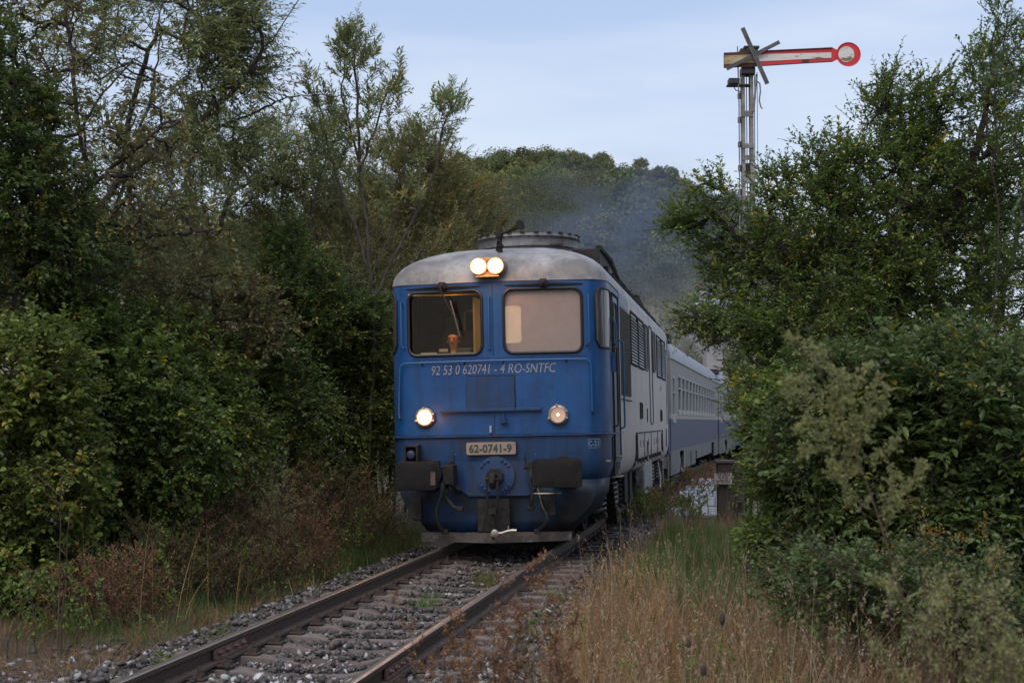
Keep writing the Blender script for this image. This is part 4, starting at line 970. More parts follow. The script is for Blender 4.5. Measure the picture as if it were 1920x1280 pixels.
# cab side door with window, jambs, handrails and steps
for sg in (1, -1):
    d = MB(); X0, X1 = (1.500, 1.512); bx = lambda m, a, b_, y0, y1, z0, z1: m.box(min(sg * a, sg * b_), max(sg * a, sg * b_), y0, y1, z0, z1)
    bx(d, X0, X1, 1.08, 1.92, 1.10, 2.62); bx(d, X0, X1, 1.08, 1.22, 2.62, 3.42); bx(d, X0, X1, 1.74, 1.92, 2.62, 3.42); bx(d, X0, X1, 1.22, 1.74, 3.34, 3.42)
    dr = d.build('cab_door', 'teal', loco)
    p_ = MB(); bx(p_, 1.500, 1.506, 1.22, 1.74, 2.62, 3.34); p_.build('pane', 'pane_coach', dr)
    g_ = MB(); g_.loop_tube([(sg * 1.512, y, z) for y, z in rounded(1.22, 1.74, 2.62, 3.34, .08, 4)], .016, 5); g_.build('gasket', 'gasket', dr)
    g_ = MB(); g_.tube([(sg * 1.515, 1.03, z) for z in (1.12, 3.46)], .014, 5); g_.tube([(sg * 1.515, 1.97, z) for z in (1.12, 3.46)], .014, 5); g_.tube([(sg * 1.515, 1.03, 3.46), (sg * 1.515, 1.97, 3.46)], .012, 5); g_.build('door_gap', 'black', dr)
    for y, z0, z1 in ((.97, 1.58, 2.75), (2.06, 1.55, 2.85)):
        MB().tube([(sg * 1.5, y, z1), (sg * 1.57, y, z1 - .03), (sg * 1.575, y, z1 - .1), (sg * 1.575, y, z0 + .1), (sg * 1.57, y, z0 + .03), (sg * 1.5, y, z0)], .015, 6).build('door_handrail', 'handrail' if y > 1.5 else 'black', loco, smooth=True)
    m_ = MB(); m_.tube([(sg * 1.53, .93, 3.1), (sg * 1.57, .93, 3.0), (sg * 1.575, 1.0, 2.45)], .015, 6); m_.box(min(sg * 1.5, sg * 1.56), max(sg * 1.5, sg * 1.56), 1.0, 1.1, 2.35, 2.62); m_.build('door_latch', 'handrail', loco)
    for z in (1.16, .88):
        m_ = MB(); bx(m_, 1.485 if z > 1 else 1.44, 1.502, 1.12, 1.60, z + .02, z + .21); m_.build('step_recess', 'dark', loco)  # flush near-black slab stands in for the shade inside a hollow
        m_ = MB(); bx(m_, 1.46, 1.58, 1.10, 1.64, z, z + .02); m_.build('step_tread', 'steel', loco, bevel=.003)
m_ = MB(); m_.box(1.36, 1.50, .38, .62, 1.12, 1.145); m_.build('corner_step', 'steel', loco)
MB().box(1.5005, 1.51, .78, .86, 1.1, 1.46).build('side_bracket', 'black', loco)
# blue strip, dark grille and line along the side
MB().box(1.5005, 1.506, 2.25, 2.55, 3.0, 3.575).build('blue_side_strip', 'blue', loco)
MB().box(1.5005, 1.506, 2.55, 4.0, 3.40, 3.575).build('side_panel', 'teal', loco)
for sg in (1, -1):
    g_ = MB(); g_.box(min(sg * 1.5005, sg * 1.508), max(sg * 1.5005, sg * 1.508), 2.45, 4.25, 2.05, 3.38); gp = g_.build('side_grille', 'grill', loco)
    g_ = MB()
    for k in range(22): y = 2.49 + k * .082; g_.box(min(sg * 1.508, sg * 1.514), max(sg * 1.508, sg * 1.514), y, y + .03, 2.06, 3.37)
    tag(g_.build('grille_rib', 'grill', gp), kind='stuff')
MB().box(1.5005, 1.515, 2.4, 4.4, 1.985, 2.0).build('side_ledge', 'grime', loco)
def louvre(y0, y1, z0=2.60, z1=3.45):
    f_ = MB(); f_.loop_tube([(1.502, y, z) for y, z in rounded(y0, y1, z0, z1, .06, 3)], .022, 6); fr_ = f_.build('louvre', 'grime', loco)
    MB().box(1.5005, 1.504, y0, y1, z0, z1 - .06).build('louvre_back', 'dark', fr_)
    n_ = 15; hz = (z1 - z0 - .1) / n_; first = None
    for k in range(n_):
        z = z0 + .03 + k * hz
        if first is None:
            q = MB(); q.add([(1.503, y0 + .03, 0), (1.503, y1 - .03, 0), (1.53, y1 - .03, -.012), (1.53, y0 + .03, -.012), (1.503, y0 + .03, .022), (1.503, y1 - .03, .022)], [(0, 1, 2, 3), (2, 5, 4, 3), (0, 3, 4), (1, 5, 2), (0, 4, 5, 1)])
            first = o_ = q.build('louvre_slat', 'coach_frame', fr_)
        else: o_ = first.copy(); COL.objects.link(o_)
        o_.location = (0, 0, z)
for a, b_ in ((4.42, 5.85), (6.08, 7.42), (11.3, 12.75), (13.05, 14.4)): louvre(a, b_)
def sidewin(y0, y1, z0, z1):
    f_ = MB().loop_tube([(1.503, y, z) for y, z in rounded(y0, y1, z0, z1, .08, 3)], .02, 5).build('side_window', 'gasket', loco)
    MB().box(1.5005, 1.505, y0, y1, z0, z1).build('pane', 'pane_dark', f_)
sidewin(7.75, 8.55, 2.62, 3.45); sidewin(10.05, 10.75, 2.66, 3.45)
m_ = MB(); m_.loop_tube([(1.503, y, z) for y, z in rounded(8.95, 9.75, 1.62, 3.5, .1, 3)], .014, 5); m_.build('side_door', 'black', loco)
MB().tube([(1.503, 14.75, 1.6), (1.503, 14.75, 3.3), (1.503, 15.1, 3.3)], .010, 5).build('panel_seam', 'grime', loco)
for y0, y1, z0, z1 in ((6.2, 6.7, 1.72, 1.98), (12.2, 12.7, 1.68, 1.9)):
    m_ = MB(); m_.loop_tube([(1.505, y, z) for y, z in ((y0, z0), (y1, z0), (y1, z1), (y0, z1))], .018, 4); m_.box(1.5005, 1.505, y0, y1, z0, z1); m_.build('filler_hatch', 'grime', loco)
# lower equipment doors with lifting hooks
m_ = MB(); m_.tube([(1.503, 5.2, 1.0), (1.505, 5.2, 1.47), (1.505, 12.8, 1.47), (1.503, 12.8, 1.0)], .012, 5); 
for y in (7.2, 9.0, 11.0): m_.tube([(1.497, y, 1.0), (1.503, y, 1.45)], .008, 5)
m_.build('door_seam', 'grime', loco)
for k, y in enumerate((5.9, 6.6, 7.5, 8.7, 9.6, 10.3, 11.0, 11.7)):
    z = .985; m_ = MB(); m_.box(1.455, 1.52, y, y + .16, z - .02, z + .05); m_.tube([(1.50, y + .08, z + .02), (1.53, y + .08, z - .04)], .012, 4); m_.build('lifting_hook', 'grime', loco)
m_ = MB()
for y in (6.2, 6.9, 8.2, 9.9, 10.6, 11.5): m_.box(1.5, 1.506, y, y + .03, 1.22, 1.34)
for y, z0, z1 in ((7.9, 1.02, 1.3), (12.35, 1.05, 1.42), (5.35, .95, 1.45), (8.0, 1.65, 1.9), (14.2, 1.1, 1.5)): m_.box(1.5, 1.515, y, y + .09, z0, z1)
tag(m_.build('hinge', 'grime', loco), kind='stuff')
m_ = MB(); m_.tube([(1.38, 5.0, .86), (1.46, 5.1, .95), (1.5, 5.1, 1.2), (1.5, 5.1, 1.45)], .03, 6); m_.build('drain_pipe', 'grime', loco)
# buffers
def buffer(x, cz, w, h, nm_lbl=None):
    b_ = empty('buffer', (x, -.62, cz)); b_.parent = loco
    rp = rounded(-w / 2, w / 2, -h / 2, h / 2, .05, 4); m_ = MB(); n_ = len(rp)
    for y, s_ in ((.05, .985), (.012, 1.0), (.0, .985), (-.014, .75), (-.018, .4)):
        for a, c__ in rp: m_.v.append((a * s_, y, c__ * s_))
    for i in range(4):
        for k in range(n_): m_.f.append((i * n_ + k, i * n_ + (k + 1) % n_, (i + 1) * n_ + (k + 1) % n_, (i + 1) * n_ + k))
    m_.f.append(tuple(4 * n_ + k for k in range(n_))); m_.f.append(tuple(k for k in reversed(range(n_))))
    m_.build('buffer_head', 'pad', b_, smooth=True)
    m_ = MB(); m_.lathe((0, .05, 0), (0, 1, 0), [(0, .10), (.25, .10), (.25, .14), (.28, .145), (.62, .145), (.62, .2), (.70, .2)], 20); m_.box(-.17, .17, .66, .72, -.18, .18); m_.build('buffer_housing', 'grime', b_, smooth=True)
    return b_
bl = buffer(-.95, 1.0, .56, .375); br = buffer(.903, 1.01, .652, .372)
MB().box(-.285, -.22, -.004, .055, -.16, .16).build('rusty_edge_strip', 'padrust', bl) if False else None
MB().box(.20, .262, -.022, -.012, -.12, .05).build('rust_patch', 'padrust', bl)
MB().box(.30, .44, .30, .55, -.13, .13).build('buffer_bracket', 'grime', bl, bevel=.01)
# headstock plate with bolt circle and hook
hp = [(-.60, .86), (-.60, 1.16), (.60, 1.16), (.60, .86), (.43, .70), (-.36, .70)]
for (lo_, hi_) in (((-.60, 0)), ((0, .60))):
    pass
m_ = MB(); P2 = [(-.60, .86), (-.60, 1.16), (0, 1.16), (0, .70), (-.37, .70)]; P3 = [(0, .70), (0, 1.16), (.60, 1.16), (.60, .86), (.43, .70)]
for P_ in (P2, P3):
    n_ = len(P_); v_ = [(x, fy(x) - .014, z) for x, z in P_] + [(x, fy(x) + .02, z) for x, z in P_]
    m_.add(v_, [tuple(range(n_)), tuple(reversed(range(n_, 2 * n_)))] + [(k, n_ + k, n_ + (k + 1) % n_, (k + 1) % n_) for k in range(n_)])
hs_ = m_.build('headstock_plate', 'blue_low', loco)
m_ = MB(); m_.lathe((0, -.012, .965), (0, -1, 0), [(0, .262), (.014, .262), (.016, .25), (.016, .1)], 36); m_.build('hook_plate', 'blue_low', hs_, smooth=True)
for k, a in enumerate((35, 50, 65, 115, 130, 145, 215, 230, 245, 295, 310, 325)):
    a = math.radians(90 + (a - 90) if True else a); x, z = .222 * math.cos(a) * 1.0, .965 + .222 * math.sin(a)
    if abs(math.cos(a)) > .35 or True:
        MB().lathe((x, -.026, z), (0, -1, 0), [(0, .020), (.014, .020), (.022, .01)], 8).build('bolt', 'blue_low', hs_)
cp = empty('coupling', (0, -.03, .94)); cp.parent = loco
m_ = MB(); oc = [(.12 * math.cos(math.radians(22.5 + 45 * k)), .02 + .115 * math.sin(math.radians(22.5 + 45 * k))) for k in range(8)]
m_.prism([(a, b__) for a, b__ in oc], 'y', -.06, .0); m_.build('hook_socket', 'black', cp, bevel=.01)
MB().tube([(0.0, -.05, .02), (0.0, -.18, .05), (0.0, -.26, .03), (0.0, -.29, -.05), (0.0, -.25, -.11), (0.0, -.18, -.11), (0.0, -.16, -.06)], [.04, .04, .045, .045, .035, .03, .018], 10).build('draw_hook', 'grime', cp, smooth=True)
m_ = MB(); m_.tube([(-.075, -.25, -.02), (-.07, -.28, -.2), (-.06, -.26, -.40), (-.05, -.25, -.44)], .017, 7); m_.tube([(.07, -.25, -.02), (.075, -.28, -.2), (.07, -.26, -.40), (.06, -.25, -.44)], .017, 7); m_.tube([(-.09, -.25, -.01), (.09, -.25, -.01)], .022, 7); m_.build('shackle', 'grime', cp, smooth=True)
m_ = MB(); m_.box(-.05, .05, -.30, -.19, -.46, -.39); m_.tube([(0, -.25, -.42), (0, -.25, -.80)], [.016, .02], 8); m_.lathe((0, -.25, -.62), (0, 0, 1), [(0, .022), (.01, .028), (.02, .022), (.03, .028), (.04, .022), (.05, .028), (.06, .022)], 8); m_.tube([(-.075, -.27, -.42), (-.11, -.28, -.58), (-.125, -.27, -.69)], .012, 6); m_.tube([(-.125, -.27, -.69), (0, -.26, -.66)], .010, 6); m_.build('screw', 'grime', cp, smooth=True)
m_ = MB(); m_.tube([(.03, -.29, -.71), (.12, -.29, -.71), (.20, -.29, -.685), (.27, -.29, -.675), (.32, -.29, -.68)], [.016, .018, .020, .022, .025], 8); m_.lathe((.03, -.275, -.71), (0, -1, 0), [(0, .05), (.05, .05), (.055, .04)], 14); m_.lathe((.03, -.33, -.71), (0, -1, 0), [(0, .022), (.015, .02)], 10); m_.tube([(.21, -.29, -.68), (.21, -.29, -.62)], .007, 5); m_.build('tommy_bar', 'chrome', cp, smooth=True)
# pilot sheet below the buffers
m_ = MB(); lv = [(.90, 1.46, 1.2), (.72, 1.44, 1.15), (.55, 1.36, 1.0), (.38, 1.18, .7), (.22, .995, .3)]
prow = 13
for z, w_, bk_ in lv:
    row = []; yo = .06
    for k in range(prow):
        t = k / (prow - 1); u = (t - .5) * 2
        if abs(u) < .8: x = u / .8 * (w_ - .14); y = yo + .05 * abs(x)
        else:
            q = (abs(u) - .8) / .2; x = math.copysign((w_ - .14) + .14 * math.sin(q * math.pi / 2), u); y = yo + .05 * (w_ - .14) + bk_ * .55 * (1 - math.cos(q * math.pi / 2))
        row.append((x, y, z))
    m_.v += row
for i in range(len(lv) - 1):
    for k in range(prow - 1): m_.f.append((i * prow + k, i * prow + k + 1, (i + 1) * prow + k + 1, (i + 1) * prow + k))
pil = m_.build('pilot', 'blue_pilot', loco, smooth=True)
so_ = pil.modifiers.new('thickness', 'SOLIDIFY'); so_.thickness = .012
m_ = MB(); 
for xa, xb in ((-1.01, .0), (.0, 1.01)):
    ya, yb = -.13 + .05 * abs(xa), -.13 + .05 * abs(xb); zb0 = .095 if xa == 0 or False else .105
    za, zb = (.11 if xa else .085), (.085 if not xb else .11)
    if xa: za, zb = .11, .085
    else: za, zb = .085, .11
    m_.add([(xa, ya, za), (xb, yb, zb), (xb, yb + .02, .225), (xa, ya + .02, .225), (xa, ya + .03, za), (xb, yb + .03, zb), (xb, yb + .05, .225), (xa, ya + .05, .225)], [(0, 1, 2, 3), (7, 6, 5, 4), (0, 4, 5, 1), (2, 6, 7, 3), (1, 5, 6, 2), (3, 7, 4, 0)])
m_.build('plough_lip', 'lip', loco)
MB().box(-.235, .20, -.12, -.06, .235, .66).build('coupler_plate', 'black', loco, bevel=.008)
for x0, x1, z0, z1 in ((-1.16, -.98, .42, .70), (.62, .82, .46, .72)):
    m_ = MB(); m_.box(x0, x1, -.19, -.07, z0, z1); m_.box(x0, x1, -.24, -.19, z0, z0 + .015); m_.build('pilot_step', 'black', loco)
MB().loop_tube([(.62 + .1 + .18 * math.cos(a) * 1.0, -.25 + .06 * math.sin(a), .735) for a in np.linspace(0, 6.1, 16)], .012, 5).build('pilot_ring', 'steel', loco)
# brake hoses
def hose(pts, r=.024, m='rubber'): MB().tube(pts, r, 8).build('brake_hose', m, loco, smooth=True)
def spl(P_, n_=5):
    out = []; P_ = [Vector(p) for p in P_]
    for i in range(len(P_) - 1):
        p0, p1, p2, p3 = P_[max(i - 1, 0)], P_[i], P_[i + 1], P_[min(i + 2, len(P_) - 1)]
        for k in range(n_):
            t = k / n_; out.append(.5 * ((2 * p1) + (p2 - p0) * t + (2 * p0 - 5 * p1 + 4 * p2 - p3) * t * t + (3 * p1 - p0 - 3 * p2 + p3) * t ** 3))
    out.append(P_[-1]); return out
def facexy(px, py, y):    # read off the photograph in the plane y = const of the locomotive
    c_, s_ = math.cos(HEAD), math.sin(HEAD); X, Y, Z = at(px, py, 1.0)
    C_ = Vector((0 - ORG[0], -ORG[1])); cl_ = (C_.x * c_ - C_.y * s_, C_.x * s_ + C_.y * c_)
    d_ = (X * c_ - 1 * s_, X * s_ + 1 * c_); k = (y - cl_[1]) / d_[1]
    x = cl_[0] + d_[0] * k; z = EYE + (Z - EYE) * k; a = math.radians(1.15)
    return (x * math.cos(a) + z * math.sin(a), y, z * math.cos(a) - x * math.sin(a))
fx = facexy
hose(spl([fx(843, 876, -.12), fx(842, 884, -.2), fx(838, 900, -.22), fx(830, 918, -.25), fx(823, 940, -.28), fx(818, 958, -.3), fx(820, 975, -.3), fx(826, 990, -.27), fx(834, 997, -.22)]))
hose(spl([fx(836, 900, -.14), fx(838, 918, -.2), fx(836, 930, -.2), fx(842, 940, -.2), fx(852, 951, -.22), fx(862, 954, -.2)]), .028)
hose(spl([fx(998, 876, -.12), fx(996, 890, -.2), fx(994, 905, -.22), fx(997, 925, -.24), fx(997, 940, -.25), fx(995, 952, -.22)]))
hose(spl([fx(1008, 916, -.14), fx(1012, 930, -.2), fx(1016, 948, -.28), fx(1024, 965, -.3), fx(1023, 980, -.3), fx(1013, 990, -.25), fx(1008, 996, -.2)]))
for px, py in ((842, 873), (997, 873)):
    a = fx(px, py, -.08); m_ = MB(); m_.box(a[0] - .04, a[0] + .04, a[1] - .06, a[1] + .12, a[2] - .05, a[2] + .05); m_.tube([(a[0] - .1, a[1] - .04, a[2] - .02), (a[0] + .07, a[1] - .04, a[2] + .01)], .025, 8)
    sgx = 1 if px < 900 else -1; m_.tube([(a[0] + sgx * .07, a[1] - .05, a[2] + .0), (a[0] + sgx * .085, a[1] - .06, a[2] + .14)], .010, 5)
    m_.build('air_cock', 'grime', loco, smooth=True)
for px, py in ((834, 997), (1008, 996), (862, 954), (995, 952)):
    a = fx(px, py, -.22); MB().box(a[0] - .045, a[0] + .045, a[1] - .03, a[1] + .04, a[2] - .03, a[2] + .035).build('hose_end', 'black', loco, bevel=.01)
m_ = MB(); m_.tube([fx(836, 905, .02), fx(853, 912, .02), fx(862, 920, .02)], .03, 6); m_.build('jumper_cable', 'black', loco)
# uncoupling socket box above the left buffer
a = fx(773, 850, .02); bx_ = empty('socket_box', a); bx_.parent = loco
m_ = MB(); m_.box(-.09, .10, -.12, .16, .085, .115); m_.box(-.09, -.062, -.12, .16, -.10, .085); m_.box(.075, .10, -.12, .16, -.10, .085); m_.box(-.062, .075, .1, .16, -.1, .085); m_.build('casing', 'black', bx_, bevel=.005)
MB().lathe((0, -.06, -.01), (0, -1, 0), [(0, .06), (.04, .055), (.05, .02)], 12).build('socket', 'blue_low', bx_)
MB().box(-.14, .10, -.18, .1, -.13, -.105).build('shelf', 'steel', bx_, bevel=.004)
# number plate, lettering
pt = empty('number_plate', (-.048, -.03, 1.335)); pt.parent = loco
rp = rounded(-.335, .335, -.083, .083, .025, 3); MB().prism(rp, 'y', -.012, .004).build('plate', 'plate', pt)
MB().prism([(x * 1.02, z * 1.08) for x, z in rp], 'y', .0045, .03).build('plate_backing', 'black', pt)
text_obj('lettering', '62-0741-9', .150, 'letter_dark', pt, lambda x, y, z: (x - .01, -.0135 - max(z, 0) * .5, y - .053), sx=.88, extrude=.002, bold=.005, spacing=1.06)
text_obj('lettering', '92 53 0 620741 - 4 RO-SNTFC', .182, 'letter', loco, lambda x, y, z: (x - .03, fy(x - .03) - .0065 - max(z, 0) * .5, y + 2.335), sx=.735, shear=.18, extrude=.002, bold=-.0005)
cpos = (1.315, 1.375)
text_obj('lettering', 'C-21', .10, 'letter_faint', loco, lambda x, y, z: (cpos[0] + x * .9, fy(1.255) - .012 + max(x + .05, 0) * .25 - max(z, 0), cpos[1] + y - .035), sx=.75, extrude=.001)
for t, px, py in (('5', 852, 852), ('5', 1003, 852)):
    a = fx(px, py, 0); text_obj('lettering', t, .045, 'letter_faint', loco, lambda x, y, z, a=a: (a[0] + x, fy(a[0]) - .008, a[2] + y - .015), extrude=.001)
text_obj('lettering', '62-0741-9', .16, 'letter_faint', loco, lambda x, y, z: (1.5035, 12.6 + x * 1.1, 2.32 + y), sx=.9, extrude=.001)
m_ = MB(); 
for x0, x1, z0, z1 in ((-.075, .075, .055, .06), (-.075, .06, -.06, -.056), (-.078, -.074, -.055, .055), (.074, .078, -.03, .06)):
    X0, X1 = cpos[0] + x0, cpos[0] + x1; Y0, Y1 = [fy(1.255) - .012 + max(q + .05, 0) * .25 for q in (x0, x1)]
    m_.add([(X0, Y0, cpos[1] + z0), (X1, Y1, cpos[1] + z0), (X1, Y1, cpos[1] + z1), (X0, Y0, cpos[1] + z1)], [(0, 1, 2, 3)])
m_.build('code_box_outline', 'letter_faint', loco)
# bogies
def bogie(y0, axles):
    bg_ = empty('bogie', (0, y0, 0)); bg_.parent = loco
    m_ = MB()
    for sg in (-1, 1):
        a, b_ = sorted((sg * 1.06, sg * 1.16)); L0, L1 = axles[0] - .75, axles[-1] + .75
        m_.prism([(L0, .50), (L0, .72), (L0 + .5, .80), (L1 - .5, .80), (L1, .72), (L1, .50), (L1 - .6, .42), (L0 + .6, .42)], 'x', a, b_)
    m_.box(-1.06, 1.06, -.1, .1, .45, .7); m_.build('side_frame', 'grime', bg_, bevel=.01)
    for ax in axles:
        w_ = empty('wheelset', (0, ax, .55)); w_.parent = bg_
        for sg in (-1, 1):
            MB().lathe((sg * .68, 0, 0), (sg, 0, 0), [(0, .58), (.03, .575), (.035, .55), (.14, .55), (.14, .47), (.10, .45), (.09, .2), (.16, .15), (.16, .001)], 32).build('wheel', 'grime', w_, smooth=True)
            a, b_ = sorted((sg * 1.16, sg * 1.34)); MB().box(a, b_, -.17, .17, -.15, .17).build('axle_box', 'grime', w_, bevel=.02)
        MB().tube([(-.7, 0, 0), (.7, 0, 0)], .09, 10).build('axle', 'grime', w_)
        for sg in (-1, 1):
            for dy in (-.42, .42):
                pts = [(sg * 1.27 + .085 * math.cos(t), dy + .085 * math.sin(t), -.16 + .36 * t / (2 * math.pi * 5)) for t in np.linspace(0, 2 * math.pi * 5, 60)]
                MB().tube(pts, .017, 5).build('coil_spring', 'mast' if dy < 0 else 'grime', w_, smooth=True)
                a, b_ = sorted((sg * 1.17, sg * 1.37)); MB().box(a, b_, dy - .12, dy + .12, -.23, -.17).build('spring_seat', 'grime', w_)
    return bg_
b1 = bogie(3.3, (-1.75, 0, 1.75)); b2 = bogie(12.2, (-1.75, 0, 1.75))
m_ = MB(); m_.prism([(1.0, .8), (1.15, .8), (1.75, .20), (2.05, .22), (2.05, .28), (1.7, .30), (1.2, .80)], 'x', 1.30, 1.46); m_.build('guard_iron', 'grime', loco)
m_ = MB(); m_.box(1.25, 1.40, 3.9, 4.5, .38, .84); m_.build('damper_box', 'pad', loco, bevel=.015)
for q in ((1.18, 1.42, 6.1, 7.2, .74, .80), (1.20, 1.36, 5.4, 5.9, .30, .82), (1.12, 1.35, 14.3, 14.9, .34, .8)): MB().box(*q).build('bracket', 'grime', loco, bevel=.01)
m_ = MB(); m_.prism([(7.9, .30), (7.9, .78), (8.2, .90), (10.0, .90), (10.1, .80), (10.1, .30)], 'x', 1.05, 1.44); m_.build('battery_box', 'mast', loco, bevel=.03)
m_ = MB(); m_.tube([(1.2, 6.6, .62), (1.2, 7.9, .60)], .18, 12); m_.build('air_tank', 'grime', loco, smooth=True)
m_ = MB(); m_.tube([(1.45, 13.4, .35), (1.45, 13.4, .86)], .03, 6); m_.tube([(1.47, 15.2, .3), (1.47, 15.2, .9)], .025, 6); m_.box(1.30, 1.47, 12.7, 13.6, .82, .85); m_.box(1.28, 1.47, 15.0, 15.4, .30, .33); m_.tube([(1.46, 12.2, .2), (1.46, 12.4, .5), (1.4, 12.5, .8)], .02, 6); m_.build('step_ladder', 'steel', loco)
# cab interior
ci = empty('cab_interior', (0, 0, 0)); ci.parent = loco
MB().box(-1.42, 1.42, 2.1, 2.14, 1.6, 3.56).build('rear_wall', 'cab_wall', ci)
m_ = MB(); m_.box(-1.44, -1.42, .7, 2.1, 1.6, 3.56); m_.box(1.42, 1.44, .9, 2.1, 1.6, 3.56); m_.box(-1.42, 1.42, .4, 2.1, 1.56, 1.6); m_.box(-1.4, 1.4, .3, 2.1, 3.56, 3.6); m_.build('lining', 'cab_wall', ci)
MB().box(-.30, -.27, .18, .9, 2.55, 3.38).build('curtain', 'cab_yellow', ci)
MB().box(-1.18, -.2, .12, .2, 3.42, 3.45).build('lit_ceiling_edge', 'cab_yellow', ci)
m_ = MB(); m_.box(-1.25, -.12, .22, .62, 2.50, 2.60); m_.build('desk', 'desk', ci)
m_ = MB(); m_.box(-.80, -.66, .25, .40, 2.60, 2.70); m_.build('gauge_box', 'black', ci); MB().box(-.79, -.67, .246, .2495, 2.655, 2.695).build('gauge_face', 'paper', ci)
MB().box(-1.05, -.83, .24, .3, 2.60, 2.65).build('papers', 'paper', ci)
m_ = MB(); m_.box(-.55, -.36, .25, .40, 2.60, 2.68); m_.box(-.57, -.34, .23, .42, 2.68, 2.695); m_.build('instrument_case', 'desk', ci)
MB().box(-.62, -.57, .3, .36, 2.6, 2.66).build('desk_cup', 'paper', ci)
MB().prism(rounded(.13, .37, 2.74, 3.24, .05, 4), 'y', .10, .11).build('reflection_glow_panel', 'lit_panel', ci)  # added glowing panel, no lamp; imitates a reflection in the steamed pane
m_ = MB(); m_.prism(rounded(-1.02, -.86, 2.2, 3.25, .06, 3), 'y', 1.9, 2.0); m_.build('hanging_coat', 'shirt', ci, smooth=True)
m_ = MB(); m_.prism(rounded(-.90, -.44, 2.1, 2.98, .1, 4), 'y', .98, 1.08); m_.build('seat_back', 'dark', ci, bevel=.02)
m_ = MB(); m_.loop_tube([(x, 2.08, z) for x, z in rounded(-.78, -.30, 1.8, 3.35, .06, 3)], .02, 5); m_.build('rear_door_frame', 'desk', ci)
for pr_, xx_, yy_, zz_, en_ in ((tl, -.116, -.28, -.02, 5.0), (tl, .116, -.28, -.02, 5.0), (loco, -.965, -.26, 1.765, 2.2)):      # unseen point lights added ahead of the lit lamps for their orange halo
    lp = bpy.data.lights.new('headlamp_halo_light', 'POINT'); lp.energy = en_; lp.color = (1, .38, .10); lp.shadow_soft_size = .06
    lq = bpy.data.objects.new('headlamp_halo_light', lp); COL.objects.link(lq); lq.parent = pr_; lq.location = (xx_, yy_, zz_)
# driver: one continuous bust built on a skinned skeleton
def skin(nm, verts, edges, radii, m, parent, root=0, sub=2):
    me = bpy.data.meshes.new(nm); me.from_pydata(verts, edges, []); me.materials.append(M[m])
    o_ = bpy.data.objects.new(nm, me); COL.objects.link(o_); o_.parent = parent
    md = o_.modifiers.new('skin', 'SKIN'); md.use_smooth_shade = True
    for v, r in zip(me.skin_vertices[0].data, radii): v.radius = r if isinstance(r, tuple) else (r, r)
    for i, v in enumerate(me.skin_vertices[0].data): v.use_root = (i == root)
    sb = o_.modifiers.new('sub', 'SUBSURF'); sb.levels = sb.render_levels = sub
    return o_
dl = Vector((-.665, .60, 2.815)); Lm = Matrix.LocRotScale(loco.location, loco.rotation_euler, None)
drv = empty('person', Lm @ dl, loco.rotation_euler); tag(drv, 'bald train driver in a dark top, lit orange, behind the left windscreen', 'person')
skin('body', [(0, .08, -.75), (0, .08, -.45), (0, .06, -.24), (0, .04, -.13), (0, .01, -.04), (0, 0, .05), (0, .01, .09), (-.2, .06, -.26), (-.27, -.05, -.45), (-.15, -.28, -.34), (.2, .06, -.26), (.27, -.05, -.45), (.15, -.28, -.34)],
     [(0, 1), (1, 2), (2, 3), (3, 4), (4, 5), (5, 6), (2, 7), (7, 8), (8, 9), (2, 10), (10, 11), (11, 12)],
     [.17, .17, .12, .042, (.066, .07), (.082, .092), (.074, .08), .075, .055, .038, .075, .055, .038], 'skin', drv)
skin('shirt', [(0, .08, -.75), (0, .08, -.45), (0, .065, -.25), (0, .05, -.16), (-.2, .06, -.26), (-.27, -.05, -.45), (-.19, -.20, -.38), (.2, .06, -.26), (.27, -.05, -.45), (.19, -.20, -.38)],
     [(0, 1), (1, 2), (2, 3), (2, 4), (4, 5), (5, 6), (2, 7), (7, 8), (8, 9)], [.19, .19, .15, .07, .09, .07, .055, .09, .07, .055], 'shirt', drv)
m_ = MB(); m_.tube([(0, -.095, .03), (0, -.115, -.005), (0, -.10, -.02)], [.008, .016, .012], 6); m_.build('nose', 'skin', drv, smooth=True)
for sg in (-1, 1):
    MB().lathe((sg * .032, -.088, .035), (0, -1, 0), [(0, .013), (.004, .009), (.006, .001)], 8).build('eye', 'shirt', drv)
    MB().lathe((sg * .080, .015, -.005), (sg, 0, 0), [(0, .017), (.006, .016), (.008, .010)], 10).build('ear', 'skin', drv)
MB().box(-.022, .022, -.098, -.088, -.045, -.039).build('mouth', 'cab_wall', drv)
ld = bpy.data.lights.new('cab_lamp', 'POINT'); ld.energy = 4.5; ld.color = (1, .48, .16); ld.shadow_soft_size = .12
lo = bpy.data.objects.new('cab_lamp', ld); COL.objects.link(lo); lo.parent = ci; lo.location = (-.60, .30, 3.30)

